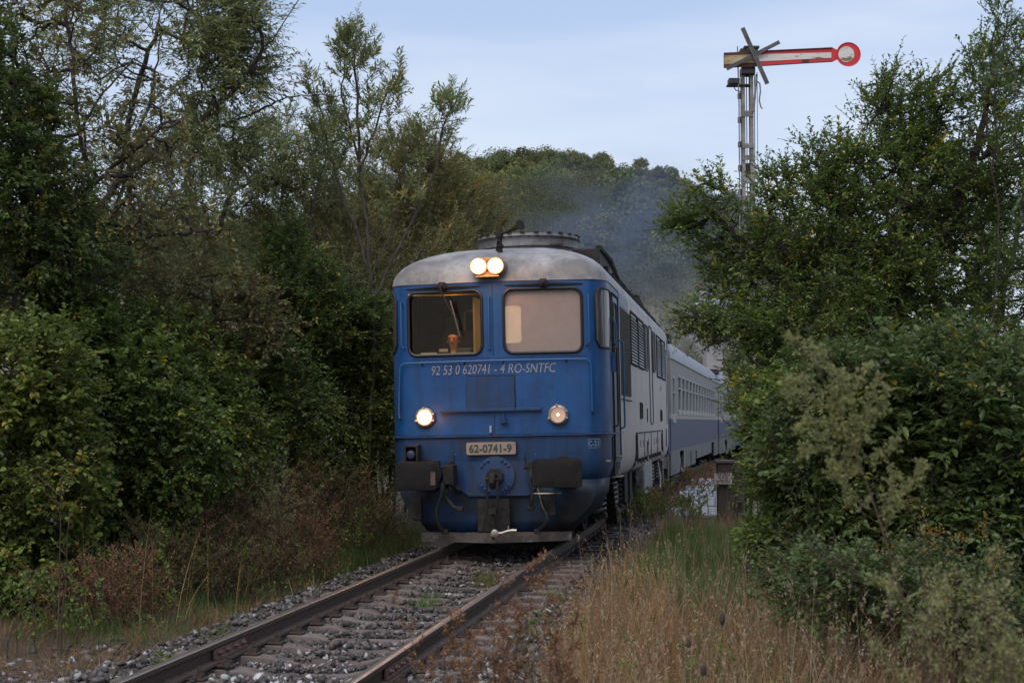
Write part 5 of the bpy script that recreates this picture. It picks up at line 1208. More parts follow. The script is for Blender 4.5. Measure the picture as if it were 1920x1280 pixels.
# ------------------------------------------------------------------ coaches
def coach(label):
    r = empty('passenger_coach'); tag(r, label, 'coach', 'coaches behind the locomotive')
    Lc = 24.2; W_ = 1.42
    wins = [(3.0 + .0, .55)] ; ys_ = [2.35 + k * 1.52 for k in range(13)]
    openings = [(y, y + 1.12, 1.96, 2.88) for y in ys_] + [(.55, 1.3, 1.75, 2.8)]
    openings.sort()
    for sg in (1, -1):
        m_ = MB(); xx = sorted((sg * (W_ - .05), sg * W_)); y = 0.
        m_.box(xx[0], xx[1], 0, Lc, 2.90, 3.25); m_.box(xx[0], xx[1], 0, Lc, 1.86, 1.94) if False else None
        for a, b_, z0, z1 in openings:
            m_.box(xx[0], xx[1], y, a, 1.88, 2.90); m_.box(xx[0], xx[1], a, b_, z1, 2.90); 
            if z0 > 1.88: m_.box(xx[0], xx[1], a, b_, 1.88, z0)
            y = b_
        m_.box(xx[0], xx[1], y, Lc, 1.88, 2.90)
        m_.build('upper_side', 'coach_up', r)
        MB().box(xx[0] - .002 if sg < 0 else xx[0], xx[1] if sg < 0 else xx[1] + .002, 0, Lc, 1.76, 1.88).build('waist_stripe', 'coach_stripe', r)
        MB().box(xx[0], xx[1], 0, Lc, .98, 1.76).build('blue_band', 'coach_band', r)
        m_ = MB()
        segs = [(0, 3.0, .38), (3.0, 4.6, .92), (4.6, 7.2, .42), (7.2, 7.7, .85), (7.7, 9.6, .42), (9.6, 10.3, .80), (10.3, 19.2, .55), (19.2, 21.2, .92), (21.2, Lc, .4)]
        for a, b_, z in segs: m_.box(xx[0], xx[1], a, b_, z, .98)
        m_.build('lower_side', 'coach_low', r)
        for a, b_, z0, z1 in openings:
            x = sg * (W_ - .015)
            f_ = MB(); e_ = .035
            for q in ((a, a + e_, z0, z1), (b_ - e_, b_, z0, z1), (a, b_, z0 - .0, z0 + e_), (a, b_, z1 - e_, z1), (a, b_, z0 + (z1 - z0) * .62, z0 + (z1 - z0) * .62 + .03)):
                xs_ = sorted((x - sg * .02, x + sg * .024)); f_.box(xs_[0], xs_[1], *q)
            xs_ = sorted((x, x + sg * .05)); f_.box(xs_[0], xs_[1], a + .02, b_ - .02, z0 - .085, z0 - .005)
            fo = f_.build('window', 'coach_frame', r)
            xs_ = sorted((x - sg * .03, x - sg * .024)); MB().box(xs_[0], xs_[1], a, b_, z0, z1).build('pane', 'pane_coach', fo)
    # roof
    prof = [(1.425, 3.22), (1.40, 3.38), (1.30, 3.58), (1.10, 3.78), (.8, 3.92), (.4, 4.02), (0, 4.05)]
    prof = prof + [(-x, z) for x, z in reversed(prof[:-1])]
    m_ = MB(); m_.prism(prof, 'y', -.02, Lc + .02); m_.build('roof', 'coach_roof', r, smooth=True)
    m_ = MB(); 
    for sg in (1, -1): xs_ = sorted((sg * 1.41, sg * 1.455)); m_.box(xs_[0], xs_[1], -.02, Lc + .02, 3.215, 3.255)
    m_.build('gutter', 'coach_stripe', r)
    for y in (3.5, 8.5, 13.5, 18.5): 
        m_ = MB(); m_.lathe((0, y, 4.0), (0, 0, 1), [(0, .2), (.12, .2), (.18, .1), (.2, 0)], 12); m_.build('roof_vent', 'coach_roof', r)
    MB().box(-1.40, 1.40, .02, .1, .55, 3.3).build('end_wall', 'coach_up', r); MB().box(-1.40, 1.40, Lc - .1, Lc - .02, .55, 3.3).build('end_wall', 'coach_up', r)
    m_ = MB(); m_.box(-.55, .55, -.45, .0, 1.1, 3.2); m_.box(-.55, .55, Lc, Lc + .45, 1.1, 3.2); m_.build('gangway', 'rubber', r)
    MB().box(1.0, 1.38, .1, .9, 3.62, 3.83).build('roof_end_box', 'black', r)
    MB().box(-1.3, 1.3, .2, Lc - .2, .85, .92).build('floor', 'dark', r)
    MB().box(-.02, .02, .2, Lc - .2, .92, 3.3).build('light_blocking_wall', 'cab_wall', r)  # unseen wall added to keep the coach interior dark
    for y0 in (3.7, Lc - 3.7):
        b_ = MB(); 
        for sg in (1, -1): a = sorted((sg * .98, sg * 1.12)); b_.box(a[0], a[1], y0 - 1.8, y0 + 1.8, .42, .62)
        b_.box(-1, 1, y0 - .2, y0 + .2, .4, .8); bo = b_.build('bogie_frame', 'grime', r)
        for dy in (-1.25, 1.25):
            for sg in (1, -1): MB().lathe((sg * .69, y0 + dy, .46), (sg, 0, 0), [(0, .49), (.03, .46), (.13, .46), (.13, .38), (.08, .36), (.1, .1), (.15, .001)], 24).build('wheel', 'grime', bo, smooth=True)
    m_ = MB(); m_.tube([(1.35, 3.1, .9), (1.38, 3.6, .45), (1.38, 4.4, .35)], .05, 6); m_.tube([(1.40, 4.75, .35), (1.40, 4.75, .95)], .03, 5); m_.build('step_tube', 'coach_frame', r)
    return r
def copy_tree(o, parent=None):
    c = o.copy(); COL.objects.link(c)
    if parent is not None: c.parent = parent
    for ch in o.children: copy_tree(ch, c)
    return c
proto = coach('first grey and blue passenger coach, coupled directly behind the locomotive')
def place_coach(r, s0):
    p0, _ = path(s0); p1, _ = path(s0 + 24.2); d_ = p1 - p0
    r.location = (p0[0], p0[1], 0); r.rotation_euler = (0, 0, -math.atan2(d_[0], d_[1]))
cs = [proto]
for k in range(2): cs.append(copy_tree(proto))
cs[1]['label'] = 'second grey and blue passenger coach, between two others and partly behind the tree branches'
cs[2]['label'] = 'farthest grey and blue passenger coach, almost hidden behind the tree branches'
for k, c_ in enumerate(cs): place_coach(c_, 16.75 + k * 25.1)
# ------------------------------------------------------------------ vegetation
def unit(a): return a / np.maximum(np.linalg.norm(a, axis=-1, keepdims=True), 1e-9)
def leaves_geo(P, D, N, L, W, fold=.18, hexa=False):
    """leaf blades as folded rhombs (2 triangles) or six-sided blades (4 triangles)"""
    S = unit(np.cross(D, N)); N2 = unit(np.cross(S, D)); L = L[:, None]; W = W[:, None]
    if not hexa:
        v = np.stack([P, P + D * L * .45 + S * W * .5 + N2 * W * fold, P + D * L, P + D * L * .45 - S * W * .5 + N2 * W * fold], 1)
        t = np.array([[0, 1, 2], [0, 2, 3]]); k = 4
    else:
        tip = P + D * L - N2 * L * .12
        v = np.stack([P, P + D * L * .28 + S * W * .42 + N2 * W * fold, P + D * L * .62 + S * W * .40 + N2 * W * fold * .8, tip, P + D * L * .62 - S * W * .40 + N2 * W * fold * .8, P + D * L * .28 - S * W * .42 + N2 * W * fold], 1)
        t = np.array([[0, 1, 2], [0, 2, 3], [0, 3, 4], [0, 4, 5]]); k = 6
    n = len(P); T = (t[None] + (np.arange(n) * k)[:, None, None]).reshape(-1, 3)
    return v.reshape(-1, 3), T, k
def tubes_geo(A, B, ra, rb, sides=3):
    D = unit(B - A); ref = np.where(np.abs(D[:, 2:3]) < .9, np.array([[0, 0, 1.]]), np.array([[1., 0, 0]])); U = unit(np.cross(D, ref)); Wv = np.cross(D, U)
    vs = []
    for P, r in ((A, ra), (B, rb)):
        for k in range(sides):
            a = 2 * math.pi * k / sides; vs.append(P + (U * math.cos(a) + Wv * math.sin(a)) * np.reshape(r, (-1, 1)))
    v = np.stack(vs, 1); t = []
    for k in range(sides):
        k2 = (k + 1) % sides; t += [[k, k2, sides + k2], [k, sides + k2, sides + k]]
    t = np.array(t); n = len(A)
    return v.reshape(-1, 3), (t[None] + (np.arange(n) * 2 * sides)[:, None, None]).reshape(-1, 3)
def join(parts):
    V, T, n = [], [], 0
    for v, t in parts: V.append(v); T.append(t + n); n += len(v)
    return np.concatenate(V), np.concatenate(T)

def plant(name, label, cat, base, trunks, blobs, leaf, barkm='bark', seed=1, group=None, spr=5, slen=(.25, .5), k=12, L=(.05, .07), W=.6, up=.35, droop=0., twig_r=.003,
          r_tip=.006, hexa=False, spread=.9, shell=.35, jit=.0, lbl_trunk='trunk', tint_shift=0., rmax=.2, outw=.8, leafang=.9):
    """trunks: list of polylines in the place; blobs: (centre, radii, clusters). One thing with a branched trunk and a crown of real leaves."""
    rg = np.random.default_rng(seed); base = np.array(base, float)
    nodes = []; par = []
    for tr in trunks:
        prev = -1; tr = [np.array(p, float) for p in tr]
        for a, b_ in zip(tr, tr[1:]):
            for q in range(4):
                p = a + (b_ - a) * q / 4 + (rg.normal(0, .02, 3) if q else 0); nodes.append(p); par.append(prev); prev = len(nodes) - 1
        nodes.append(tr[-1]); par.append(prev)
    nt = len(nodes); C = []
    for c, r, n in blobs:
        d = unit(rg.normal(size=(n, 3))); rad = rg.random(n) ** shell
        C.append(np.array(c) + d * rad[:, None] * np.array(r))
    C = np.concatenate(C); C = C[C[:, 2] > GZ + .15]
    N0 = np.array(nodes); dist = np.min(np.linalg.norm(C[:, None] - N0[None], axis=2), axis=1); C = C[np.argsort(dist)]
    allp = np.zeros((nt + len(C), 3)); allp[:nt] = N0; parent = list(par)
    for i, c in enumerate(C):
        d = np.linalg.norm(allp[:nt + i] - c, axis=1) + .5 * np.maximum(allp[:nt + i, 2] - c[2], 0)
        j = int(np.argmin(d)); allp[nt + i] = c; parent.append(j)
    cnt = np.ones(len(allp))
    for i in range(len(allp) - 1, -1, -1):
        if parent[i] >= 0: cnt[parent[i]] += cnt[i]
    rad = np.minimum(r_tip * cnt ** .5, rmax)
    idx = [i for i in range(len(allp)) if parent[i] >= 0]; pi = np.array([parent[i] for i in idx]); idx = np.array(idx)
    A, B = allp[pi], allp[idx]; mid = (A + B) / 2 + rg.normal(0, .06, A.shape) * np.linalg.norm(B - A, axis=1)[:, None]
    mid[:, 2] -= .04 * np.linalg.norm(B - A, axis=1)
    rb = rad[idx]; ra = np.minimum(rad[pi], rb * 1.25); rm = (ra + rb) / 2
    wood = [tubes_geo(A, mid, ra, rm, 5), tubes_geo(mid, B, rm, rb, 5)]
    # sprays
    n = len(C); outd = unit(B[-n:] - A[-n:] + 1e-6)
    cen = np.concatenate([np.array(b[0])[None] for b in blobs]).mean(0)
    o2 = unit(C - cen); O = unit(outd * .5 + o2 * outw)
    m = n * spr; P0 = np.repeat(C, spr, 0) + rg.normal(0, .03, (m, 3)); D = unit(np.repeat(O, spr, 0) + rg.normal(0, spread, (m, 3)) + np.array([0, 0, up]))
    ln = rg.uniform(*slen, m); P2 = P0 + D * ln[:, None] + np.array([0, 0, -1.]) * (droop * ln)[:, None]
    wood.append(tubes_geo(P0, P2, np.full(m, twig_r * 1.5), np.full(m, twig_r * .6), 3))
    root = empty(name, base); tag(root, label, cat, group)
    V, T = join(wood); tri_mesh(lbl_trunk, V - base, T, barkm, root, smooth=True)
    tt = (np.arange(k) + .5) / k; tt = np.tile(tt, m) + rg.normal(0, .02, m * k); tt = np.clip(tt, .05, 1.0)
    mm = np.repeat(np.arange(m), k); Lp = P0[mm] + (P2 - P0)[mm] * tt[:, None] 
    Dd = unit((P2 - P0))[mm]; side = unit(np.cross(Dd, rg.normal(size=(m, 3))[mm] * .25 + np.array([0, 0, 1.])))
    sgn = np.tile(np.where(np.arange(k) % 2, 1., -1.), m)[:, None]
    ld = unit(Dd * .75 + side * sgn * leafang + rg.normal(0, .28, (m * k, 3)) + np.array([0, 0, -droop * .8]))
    nn = unit(np.array([0, 0, 1.]) + rg.normal(0, .45, (m * k, 3)))
    csz = np.repeat(rg.uniform(.7, 1.3, n), spr * k); LL = csz * rg.uniform(*L, m * k) * (1 - .35 * np.maximum(tt - .75, 0) * 4 * .5); WW = LL * W * rg.uniform(.8, 1.15, m * k)
    V, T, kk = leaves_geo(Lp, ld, nn, LL, WW, hexa=hexa)
    ct = np.repeat(rg.normal(0, .20, n), spr * k); tint = np.clip(.42 + ct + rg.normal(0, .20, m * k) + tint_shift, 0, 1)
    rare = rg.random(m * k) < .0022; tint[rare] = 1; bare = np.repeat(rg.random(m) < .07, k); LL[bare] *= .05; WW[bare] *= .05
    tri_mesh('crown' if cat in ('tree',) else 'foliage', V - base, T, leaf, root, np.repeat(tint, kk))
    return root
def B(px, py, Y, rx, ry, n, rz=None):
    """blob centre and radii from the photograph's pixels, at Y metres"""
    s = Y / 2800.0; return (at(px, py, Y), np.array([rx * s, rz if rz else (rx + ry) * .4 * s, ry * s]), n)
def G(px, Y, dz=0.):
    x = (px - 960) / 2800 * Y; return np.array([x, Y, float(ground_z(x, Y)) + dz])

# ---- left: tall willow leaning over from the left edge
plant('willow_tree', 'tall willow at the upper left with dark limbs reaching over towards the sky', 'tree', G(60, 23), [
    [G(40, 23), at(120, 480, 23), at(215, 345, 23), at(330, 262, 23), at(430, 180, 22.6), at(560, 0, 22.2), at(620, -90, 22)],
    [at(300, 275, 23), at(450, 222, 23.2), at(540, 182, 23.5), at(640, 178, 23.6), at(720, 205, 23.6), at(760, 235, 23.8)][:5],
    [at(215, 345, 23), at(260, 150, 23.5), at(330, -60, 24)], [G(120, 24), at(200, 420, 24), at(280, 200, 24.5), at(300, 60, 24.5)]],
    [B(300, 40, 23, 210, 130, 170, 1.4), B(420, 170, 23, 90, 160, 140, 1.0), B(430, 40, 22.6, 75, 100, 80, .8), B(250, 260, 23.6, 200, 120, 90, 1.2), B(120, 60, 24, 160, 150, 60, 1.2)],
    'lf_willow', 'bark', 11, spr=4, slen=(.35, .75), k=17, L=(.08, .115), W=.27, up=.15, droop=.18, r_tip=.0036, rmax=.06)
plant('willow_tree', 'grey green willow thicket behind the leaning limbs, thin upright stems against the sky', 'tree', G(420, 27), [
    [G(300, 27), at(330, 600, 27), at(420, 400, 27), at(470, 250, 27)], [G(420, 27), at(400, 700, 27), at(540, 520, 27), at(700, 440, 27)], [G(480, 27), at(560, 560, 27), at(600, 330, 27), at(650, 200, 27)],
    [G(380, 27), at(300, 600, 26.5), at(260, 420, 26.5), at(300, 260, 26.5)]],
    [B(380, 330, 27, 190, 110, 190, 1.3), B(540, 300, 27.5, 110, 110, 110, 1.0), B(350, 480, 26.5, 260, 120, 180, 1.2), B(500, 590, 26.5, 190, 130, 130, 1.1)],
    'lf_willow', 'barkgrey', 12, spr=3, slen=(.35, .7), k=19, L=(.085, .12), W=.27, up=.5, droop=.05, r_tip=.0038, rmax=.045)
# tall young willow with the tip against the sky
plant('willow_sapling', 'young upright willow whose leafy tips stand alone against the sky, left of the hill', 'tree', G(690, 24), [
    [G(690, 24), at(700, 600, 24), at(690, 450, 24), at(672, 330, 24), at(670, 200, 24), at(665, 110, 24), at(655, 40, 24)],
    [at(690, 500, 24), at(640, 360, 24), at(610, 250, 24), at(585, 150, 24)], [at(690, 560, 24), at(760, 340, 24), at(760, 280, 24)],
    [at(700, 560, 24), at(780, 400, 24), at(820, 300, 24), at(845, 190, 24)], [at(672, 330, 24), at(710, 220, 24), at(738, 130, 24)], [at(672, 300, 24), at(640, 180, 24), at(640, 90, 24)]],
    [B(668, 130, 24, 38, 80, 34, .25), B(690, 240, 24, 70, 70, 38, .4), B(620, 260, 24, 40, 90, 40, .4), B(735, 170, 24, 18, 50, 14, .2), B(842, 215, 24, 26, 50, 22, .25), B(795, 270, 24, 50, 45, 20, .3), B(655, 70, 24, 24, 40, 16, .15), B(590, 170, 24, 12, 40, 9, .15), B(700, 340, 24, 110, 80, 34, .6)],
    'lf_willow', 'barkgrey', 13, spr=3, slen=(.2, .42), k=14, L=(.09, .12), W=.25, up=1.3, spread=.45, r_tip=.0032, rmax=.032, outw=.2, twig_r=.0025)
# brownish feathery willow mass right behind
for sd, px, blobs, lb in ((14, 740, [(760, 380, 150, 105, 200), (860, 430, 110, 90, 120), (660, 440, 130, 120, 150), (790, 300, 70, 40, 40)], 'olive brown willow bushes filling the gap left of the hill, feathery autumn leaves'),
                          (15, 640, [(650, 560, 150, 150, 190), (740, 620, 110, 150, 150), (830, 500, 80, 60, 60), (560, 420, 90, 110, 90)], 'brown green willow bush lower down beside the locomotive, behind the dark shrub')):
    Y = 31 if sd == 14 else 28
    plant('willow_bush', lb, 'tree', G(px, Y), [[G(px, Y), at(px + 5, 620, Y), at(px + 20, 400, Y)], [G(px + 20, Y), at(px + 60, 500, Y), at(px + 100, 360, Y)], [G(px - 20, Y), at(px - 50, 560, Y), at(px - 60, 420, Y)], [G(px + 40, Y), at(px + 110, 560, Y), at(px + 150, 470, Y)]],
          [B(a, b, Y, c, d, n, 1.3) for a, b, c, d, n in blobs], 'lf_sallow', 'barkgrey', sd, spr=4, slen=(.35, .75), k=19, L=(.085, .125), W=.25, up=.8, spread=.6, droop=.05, r_tip=.0034, rmax=.032)
# dark leafy tree on the left edge
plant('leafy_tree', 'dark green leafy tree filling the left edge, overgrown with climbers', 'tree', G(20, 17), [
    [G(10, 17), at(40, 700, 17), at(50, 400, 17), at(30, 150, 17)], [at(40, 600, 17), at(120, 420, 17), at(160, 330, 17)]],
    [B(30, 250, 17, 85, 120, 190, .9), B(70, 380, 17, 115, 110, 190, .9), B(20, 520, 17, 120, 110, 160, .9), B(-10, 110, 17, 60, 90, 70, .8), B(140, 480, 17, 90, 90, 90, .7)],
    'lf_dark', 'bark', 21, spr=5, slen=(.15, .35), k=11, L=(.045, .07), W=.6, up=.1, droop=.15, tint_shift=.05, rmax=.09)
plant('aspen_tree', 'thin tree with round brown tinged leaves, hanging in the upper left', 'tree', G(140, 18.5), [
    [G(150, 18.5), at(170, 600, 18.5), at(160, 300, 18.5), at(130, 80, 18.5), at(110, -60, 18.5)], [at(160, 360, 18.5), at(230, 300, 18.5), at(300, 240, 18.5)], [at(150, 250, 18.5), at(250, 110, 18.5)], [at(165, 480, 18.5), at(300, 440, 18.5), at(430, 430, 18.5)]],
    [B(110, 110, 18.5, 110, 130, 40, .8), B(150, 330, 18.5, 150, 120, 50, .8), B(260, 250, 18.5, 110, 130, 50, .7), B(60, 20, 18.5, 120, 70, 40, .6), B(250, 430, 18.5, 190, 70, 70, .7)],
    'lf_brown', 'bark', 22, spr=3, slen=(.2, .45), k=8, L=(.055, .075), W=.85, up=0, droop=.25, rmax=.028)
# ivy-dark bush rising in the middle left
plant('evergreen_shrub', 'dark green bush rising to a leafy point, centre left beside the willows', 'shrub', G(560, 24), [[G(560, 24), at(550, 650, 24), at(530, 450, 24)], [G(570, 24), at(600, 600, 24)]],
      [B(535, 480, 24, 45, 70, 70, .5), B(560, 560, 24, 90, 80, 170, .9), B(600, 620, 24, 110, 90, 170, .9), B(530, 640, 24, 70, 100, 110, .8), B(660, 590, 24, 50, 50, 50, .5)],
      'lf_dark', 'bark', 23, spr=5, slen=(.15, .38), k=11, L=(.055, .08), W=.55, up=.3, tint_shift=.12, rmax=.05)
# left shrub row, nearest to farthest
shr = [
    ('hazel_shrub', 'broad leaved shrub at the left edge, nearest of the left row', 60, 15.5, [(40, 720, 130, 140, 200), (60, 860, 140, 150, 200), (-10, 960, 90, 150, 100), (60, 1050, 120, 80, 110)], 'lf_shrub2', 31, 1, .8),
    ('hazel_shrub', 'bright leaved shrub left of centre with orange yellow tufts', 190, 17.2, [(150, 650, 110, 100, 150), (230, 740, 130, 110, 200), (190, 870, 140, 120, 170), (330, 850, 110, 110, 130), (200, 990, 130, 90, 110)], 'lf_shrub', 32, 1, .75),
    ('bramble_thicket', 'dark bramble thicket in the middle of the left bank, brown gaps below its leaves', 330, 18.8, [(360, 740, 120, 110, 170), (420, 830, 90, 110, 120), (300, 960, 130, 80, 110), (260, 640, 130, 80, 120), (330, 980, 120, 50, 60)], 'lf_shrub', 33, 1, .65),
    ('dogwood_shrub', 'mid green shrub between the thicket and the dark bush, leaves catching the light', 470, 21, [(440, 660, 110, 90, 150), (500, 740, 110, 100, 170), (560, 800, 80, 90, 110)], 'lf_shrub', 34, 0, .6),
    ('dogwood_shrub', 'yellowish green shrub just left of the locomotive, below the willow bushes', 640, 24.5, [(620, 700, 100, 100, 150), (690, 740, 75, 100, 130), (640, 830, 110, 70, 120), (715, 640, 50, 80, 60)], 'lf_shrub2', 35, 0, .6),
    ('elder_shrub', 'shadowy shrub behind the left row, its small leaves dull olive brown', 250, 20, [(180, 560, 220, 110, 260), (400, 600, 150, 110, 160), (90, 450, 120, 90, 100)], 'lf_brown', 36, 0, .65),
    ('elder_shrub', 'dull green shrub squeezed between the left row and the locomotive cab', 720, 26, [(700, 640, 70, 110, 120), (725, 780, 60, 110, 110), (640, 620, 90, 90, 100)], 'lf_shrub2', 37, 0, .6),
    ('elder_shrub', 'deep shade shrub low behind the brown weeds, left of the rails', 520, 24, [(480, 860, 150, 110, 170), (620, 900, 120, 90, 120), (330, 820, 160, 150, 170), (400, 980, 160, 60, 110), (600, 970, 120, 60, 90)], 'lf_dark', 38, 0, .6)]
for nm, lb, px, Y, bl, lf, sd, hx, Wd in shr:
    bb = [B(a, b, Y, c, d, int(n * 1.0), .8) for a, b, c, d, n in bl]
    trs = []; rs = random.Random(sd)
    for b in bb:
        c = b[0]; g = G(px, Y); g = g + np.array([(c[0] - g[0]) * .5, rs.uniform(-.2, .2), 0]); g[2] = float(ground_z(g[0], g[1])); trs.append([g, (g + c) / 2 + np.array([rs.uniform(-.1, .1), 0, .05]), c])
    plant(nm, lb, 'shrub', G(px, Y), trs, bb, lf, 'twig' if sd % 2 else 'bark', sd, spr=5, slen=(.14, .34), k=8, L=(.05, .08), W=Wd, up=.2, droop=.15, hexa=bool(hx), rmax=.03, r_tip=.004)

# ---- right: the big plum tree and its neighbours
plant('plum_tree', 'large wild plum tree on the right, its branches crossing the signal mast', 'tree', G(1660, 18), [
    [G(1660, 18), at(1670, 800, 18), at(1690, 560, 18), at(1700, 330, 18), at(1690, 180, 18)], [at(1680, 760, 18), at(1560, 600, 18), at(1450, 520, 18), at(1370, 430, 18), at(1310, 380, 18)],
    [at(1690, 560, 18), at(1800, 380, 18), at(1850, 200, 18), at(1870, 60, 18)], [at(1600, 650, 18), at(1450, 620, 17.6), at(1340, 610, 17.5)], [at(1690, 520, 18), at(1580, 400, 18), at(1530, 300, 18)],
    [at(1690, 450, 18), at(1760, 300, 18), at(1750, 180, 18)], [at(1560, 600, 18), at(1460, 450, 18), at(1430, 340, 18)], [at(1680, 700, 18), at(1560, 720, 17.5), at(1450, 740, 17.3)]],
    [B(1680, 240, 18, 70, 110, 130, .7), B(1690, 360, 18, 150, 90, 210, 1.1), B(1560, 330, 18, 75, 70, 85, .6), B(1500, 420, 18, 100, 80, 130, .8), B(1460, 355, 18, 36, 55, 30, .4), B(1330, 400, 18, 60, 60, 55, .4), B(1385, 490, 18, 70, 45, 55, .5),
     B(1290, 420, 18, 35, 30, 22, .25), B(1420, 600, 17.6, 120, 50, 120, .7), B(1315, 600, 17.5, 45, 22, 20, .3), B(1600, 520, 18, 170, 110, 300, 1.2), B(1760, 500, 18.3, 190, 120, 260, 1.2), B(1860, 330, 18.3, 90, 130, 160, .9), B(1865, 140, 18, 50, 70, 45, .5), B(1755, 220, 18, 55, 80, 60, .5),
     B(1560, 640, 17.6, 170, 90, 260, 1.0), B(1455, 720, 17.2, 70, 70, 90, .6), B(1780, 660, 18, 180, 110, 200, 1.1), B(1385, 545, 18, 50, 25, 22, .35)],
    'lf_plum', 'bark', 41, spr=4, slen=(.18, .42), k=11, L=(.045, .07), W=.5, up=.45, droop=.08, rmax=.09, r_tip=.005)
plant('plum_tree', 'darker plum tree behind on the far right with sky showing through its crown', 'tree', G(1860, 22), [
    [G(1850, 22), at(1840, 700, 22), at(1830, 500, 22), at(1850, 320, 22)], [at(1840, 700, 22), at(1900, 480, 22), at(1930, 300, 22)], [at(1840, 750, 22), at(1740, 520, 22), at(1650, 380, 22)]],
    [B(1840, 420, 22, 150, 130, 150, 1.2), B(1900, 560, 22, 120, 120, 130, 1.2), B(1650, 420, 22, 130, 90, 120, 1.0), B(1750, 640, 22, 200, 110, 150, 1.2)],
    'lf_dark', 'bark', 42, spr=4, slen=(.2, .45), k=11, L=(.055, .08), W=.5, up=.3, droop=.1, rmax=.08, tint_shift=.05)
plant('plum_sucker', 'upright leafy shoots reaching for the sky at the top right', 'tree', G(1880, 17), [[G(1880, 17), at(1870, 500, 17), at(1865, 200, 17), at(1868, 50, 17)], [at(1868, 260, 17), at(1895, 120, 17)], [at(1868, 300, 17), at(1820, 110, 17)]],
      [B(1866, 60, 17, 22, 55, 20, .2), B(1820, 130, 17, 16, 50, 14, .2), B(1870, 170, 17, 50, 60, 34, .4), B(1900, 90, 17, 25, 50, 14, .2), B(1885, 260, 17, 70, 60, 45, .5)],
      'lf_plum', 'bark', 43, spr=3, slen=(.14, .3), k=9, L=(.04, .06), W=.5, up=1.2, spread=.5, rmax=.011, r_tip=.002, outw=.2)
rs_ = [
    ('dogwood_shrub', 'dogwood with large bluish green leaves, in the middle of the right bank', 1640, 11.5, [(1640, 760, 130, 130, 150), (1540, 850, 110, 130, 130), (1720, 900, 130, 130, 140), (1590, 990, 130, 110, 120)], 'lf_dog', 51, 1, .6, (.042, .075)),
    ('dogwood_shrub', 'dogwood at the right edge, its upright shoots carrying big leaves', 1830, 11, [(1800, 740, 110, 120, 110), (1860, 860, 120, 140, 140), (1800, 1000, 130, 110, 120), (1900, 1090, 80, 90, 60)], 'lf_dog', 52, 1, .6, (.045, .08)),
    ('bramble_thicket', 'dark leaved thicket between the notice post and the dogwood', 1430, 15, [(1475, 800, 70, 90, 110), (1480, 900, 75, 90, 110), (1520, 980, 95, 80, 120), (1445, 1010, 45, 50, 35)], 'lf_plum', 53, 0, .65, (.05, .075)),
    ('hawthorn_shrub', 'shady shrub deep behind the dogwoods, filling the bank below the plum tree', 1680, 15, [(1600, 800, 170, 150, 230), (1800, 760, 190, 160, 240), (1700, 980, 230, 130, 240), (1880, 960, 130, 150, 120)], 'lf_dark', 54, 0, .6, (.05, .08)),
    ('bramble_thicket', 'low bramble with blue green leaves above the dry grass, right foreground', 1620, 9, [(1560, 1090, 120, 60, 60), (1700, 1110, 130, 70, 70), (1840, 1130, 120, 80, 60)], 'lf_dog', 55, 1, .6, (.03, .055)),
    ('reddish_shrub', 'thin shrub with a few orange leaves hanging in front of the coaches', 1395, 16, [(1410, 770, 40, 60, 18), (1395, 740, 25, 40, 9), (1425, 860, 35, 60, 22)], 'lf_shrub2', 56, 0, .6, (.045, .07))]
for nm, lb, px, Y, bl, lf, sd, hx, Wd, LL in rs_:
    bb = [B(a, b, Y, c, d, int(n * 1.0), .7) for a, b, c, d, n in bl]
    trs = []; rs = random.Random(sd)
    for b in bb:
        c = b[0]; g = G(px, Y); g = g + np.array([(c[0] - g[0]) * .5, rs.uniform(-.2, .2), 0]); g[2] = float(ground_z(g[0], g[1])); trs.append([g, (g + c) / 2 + np.array([rs.uniform(-.1, .1), 0, .05]), c])
    plant(nm, lb, 'shrub', G(px, Y), trs, bb, lf, 'twig' if sd % 2 else 'bark', sd, spr=6, slen=(.12, .3), k=9, L=LL, W=Wd, up=.3, droop=.12, hexa=bool(hx), rmax=.025, r_tip=.0035)
# pinnate leaves hanging in from the right edge
plant('locust_branch', 'out of focus feathery branch hanging in at the upper right edge', 'tree', G(2080, 7), [[G(2080, 7), at(2060, 600, 7), at(2000, 150, 6.5)], [at(2050, 500, 7), at(1990, 340, 6.5)]],
      [B(1945, 120, 6.3, 30, 25, 4, .1), B(1960, 150, 6.3, 20, 20, 3, .1), B(1955, 325, 6.3, 25, 20, 4, .1)], 'lf_dog', 'bark', 61, spr=3, slen=(.16, .26), k=20, L=(.035, .05), W=.35, up=-.2, droop=.3, spread=.4, rmax=.03, r_tip=.004, leafang=1.3)

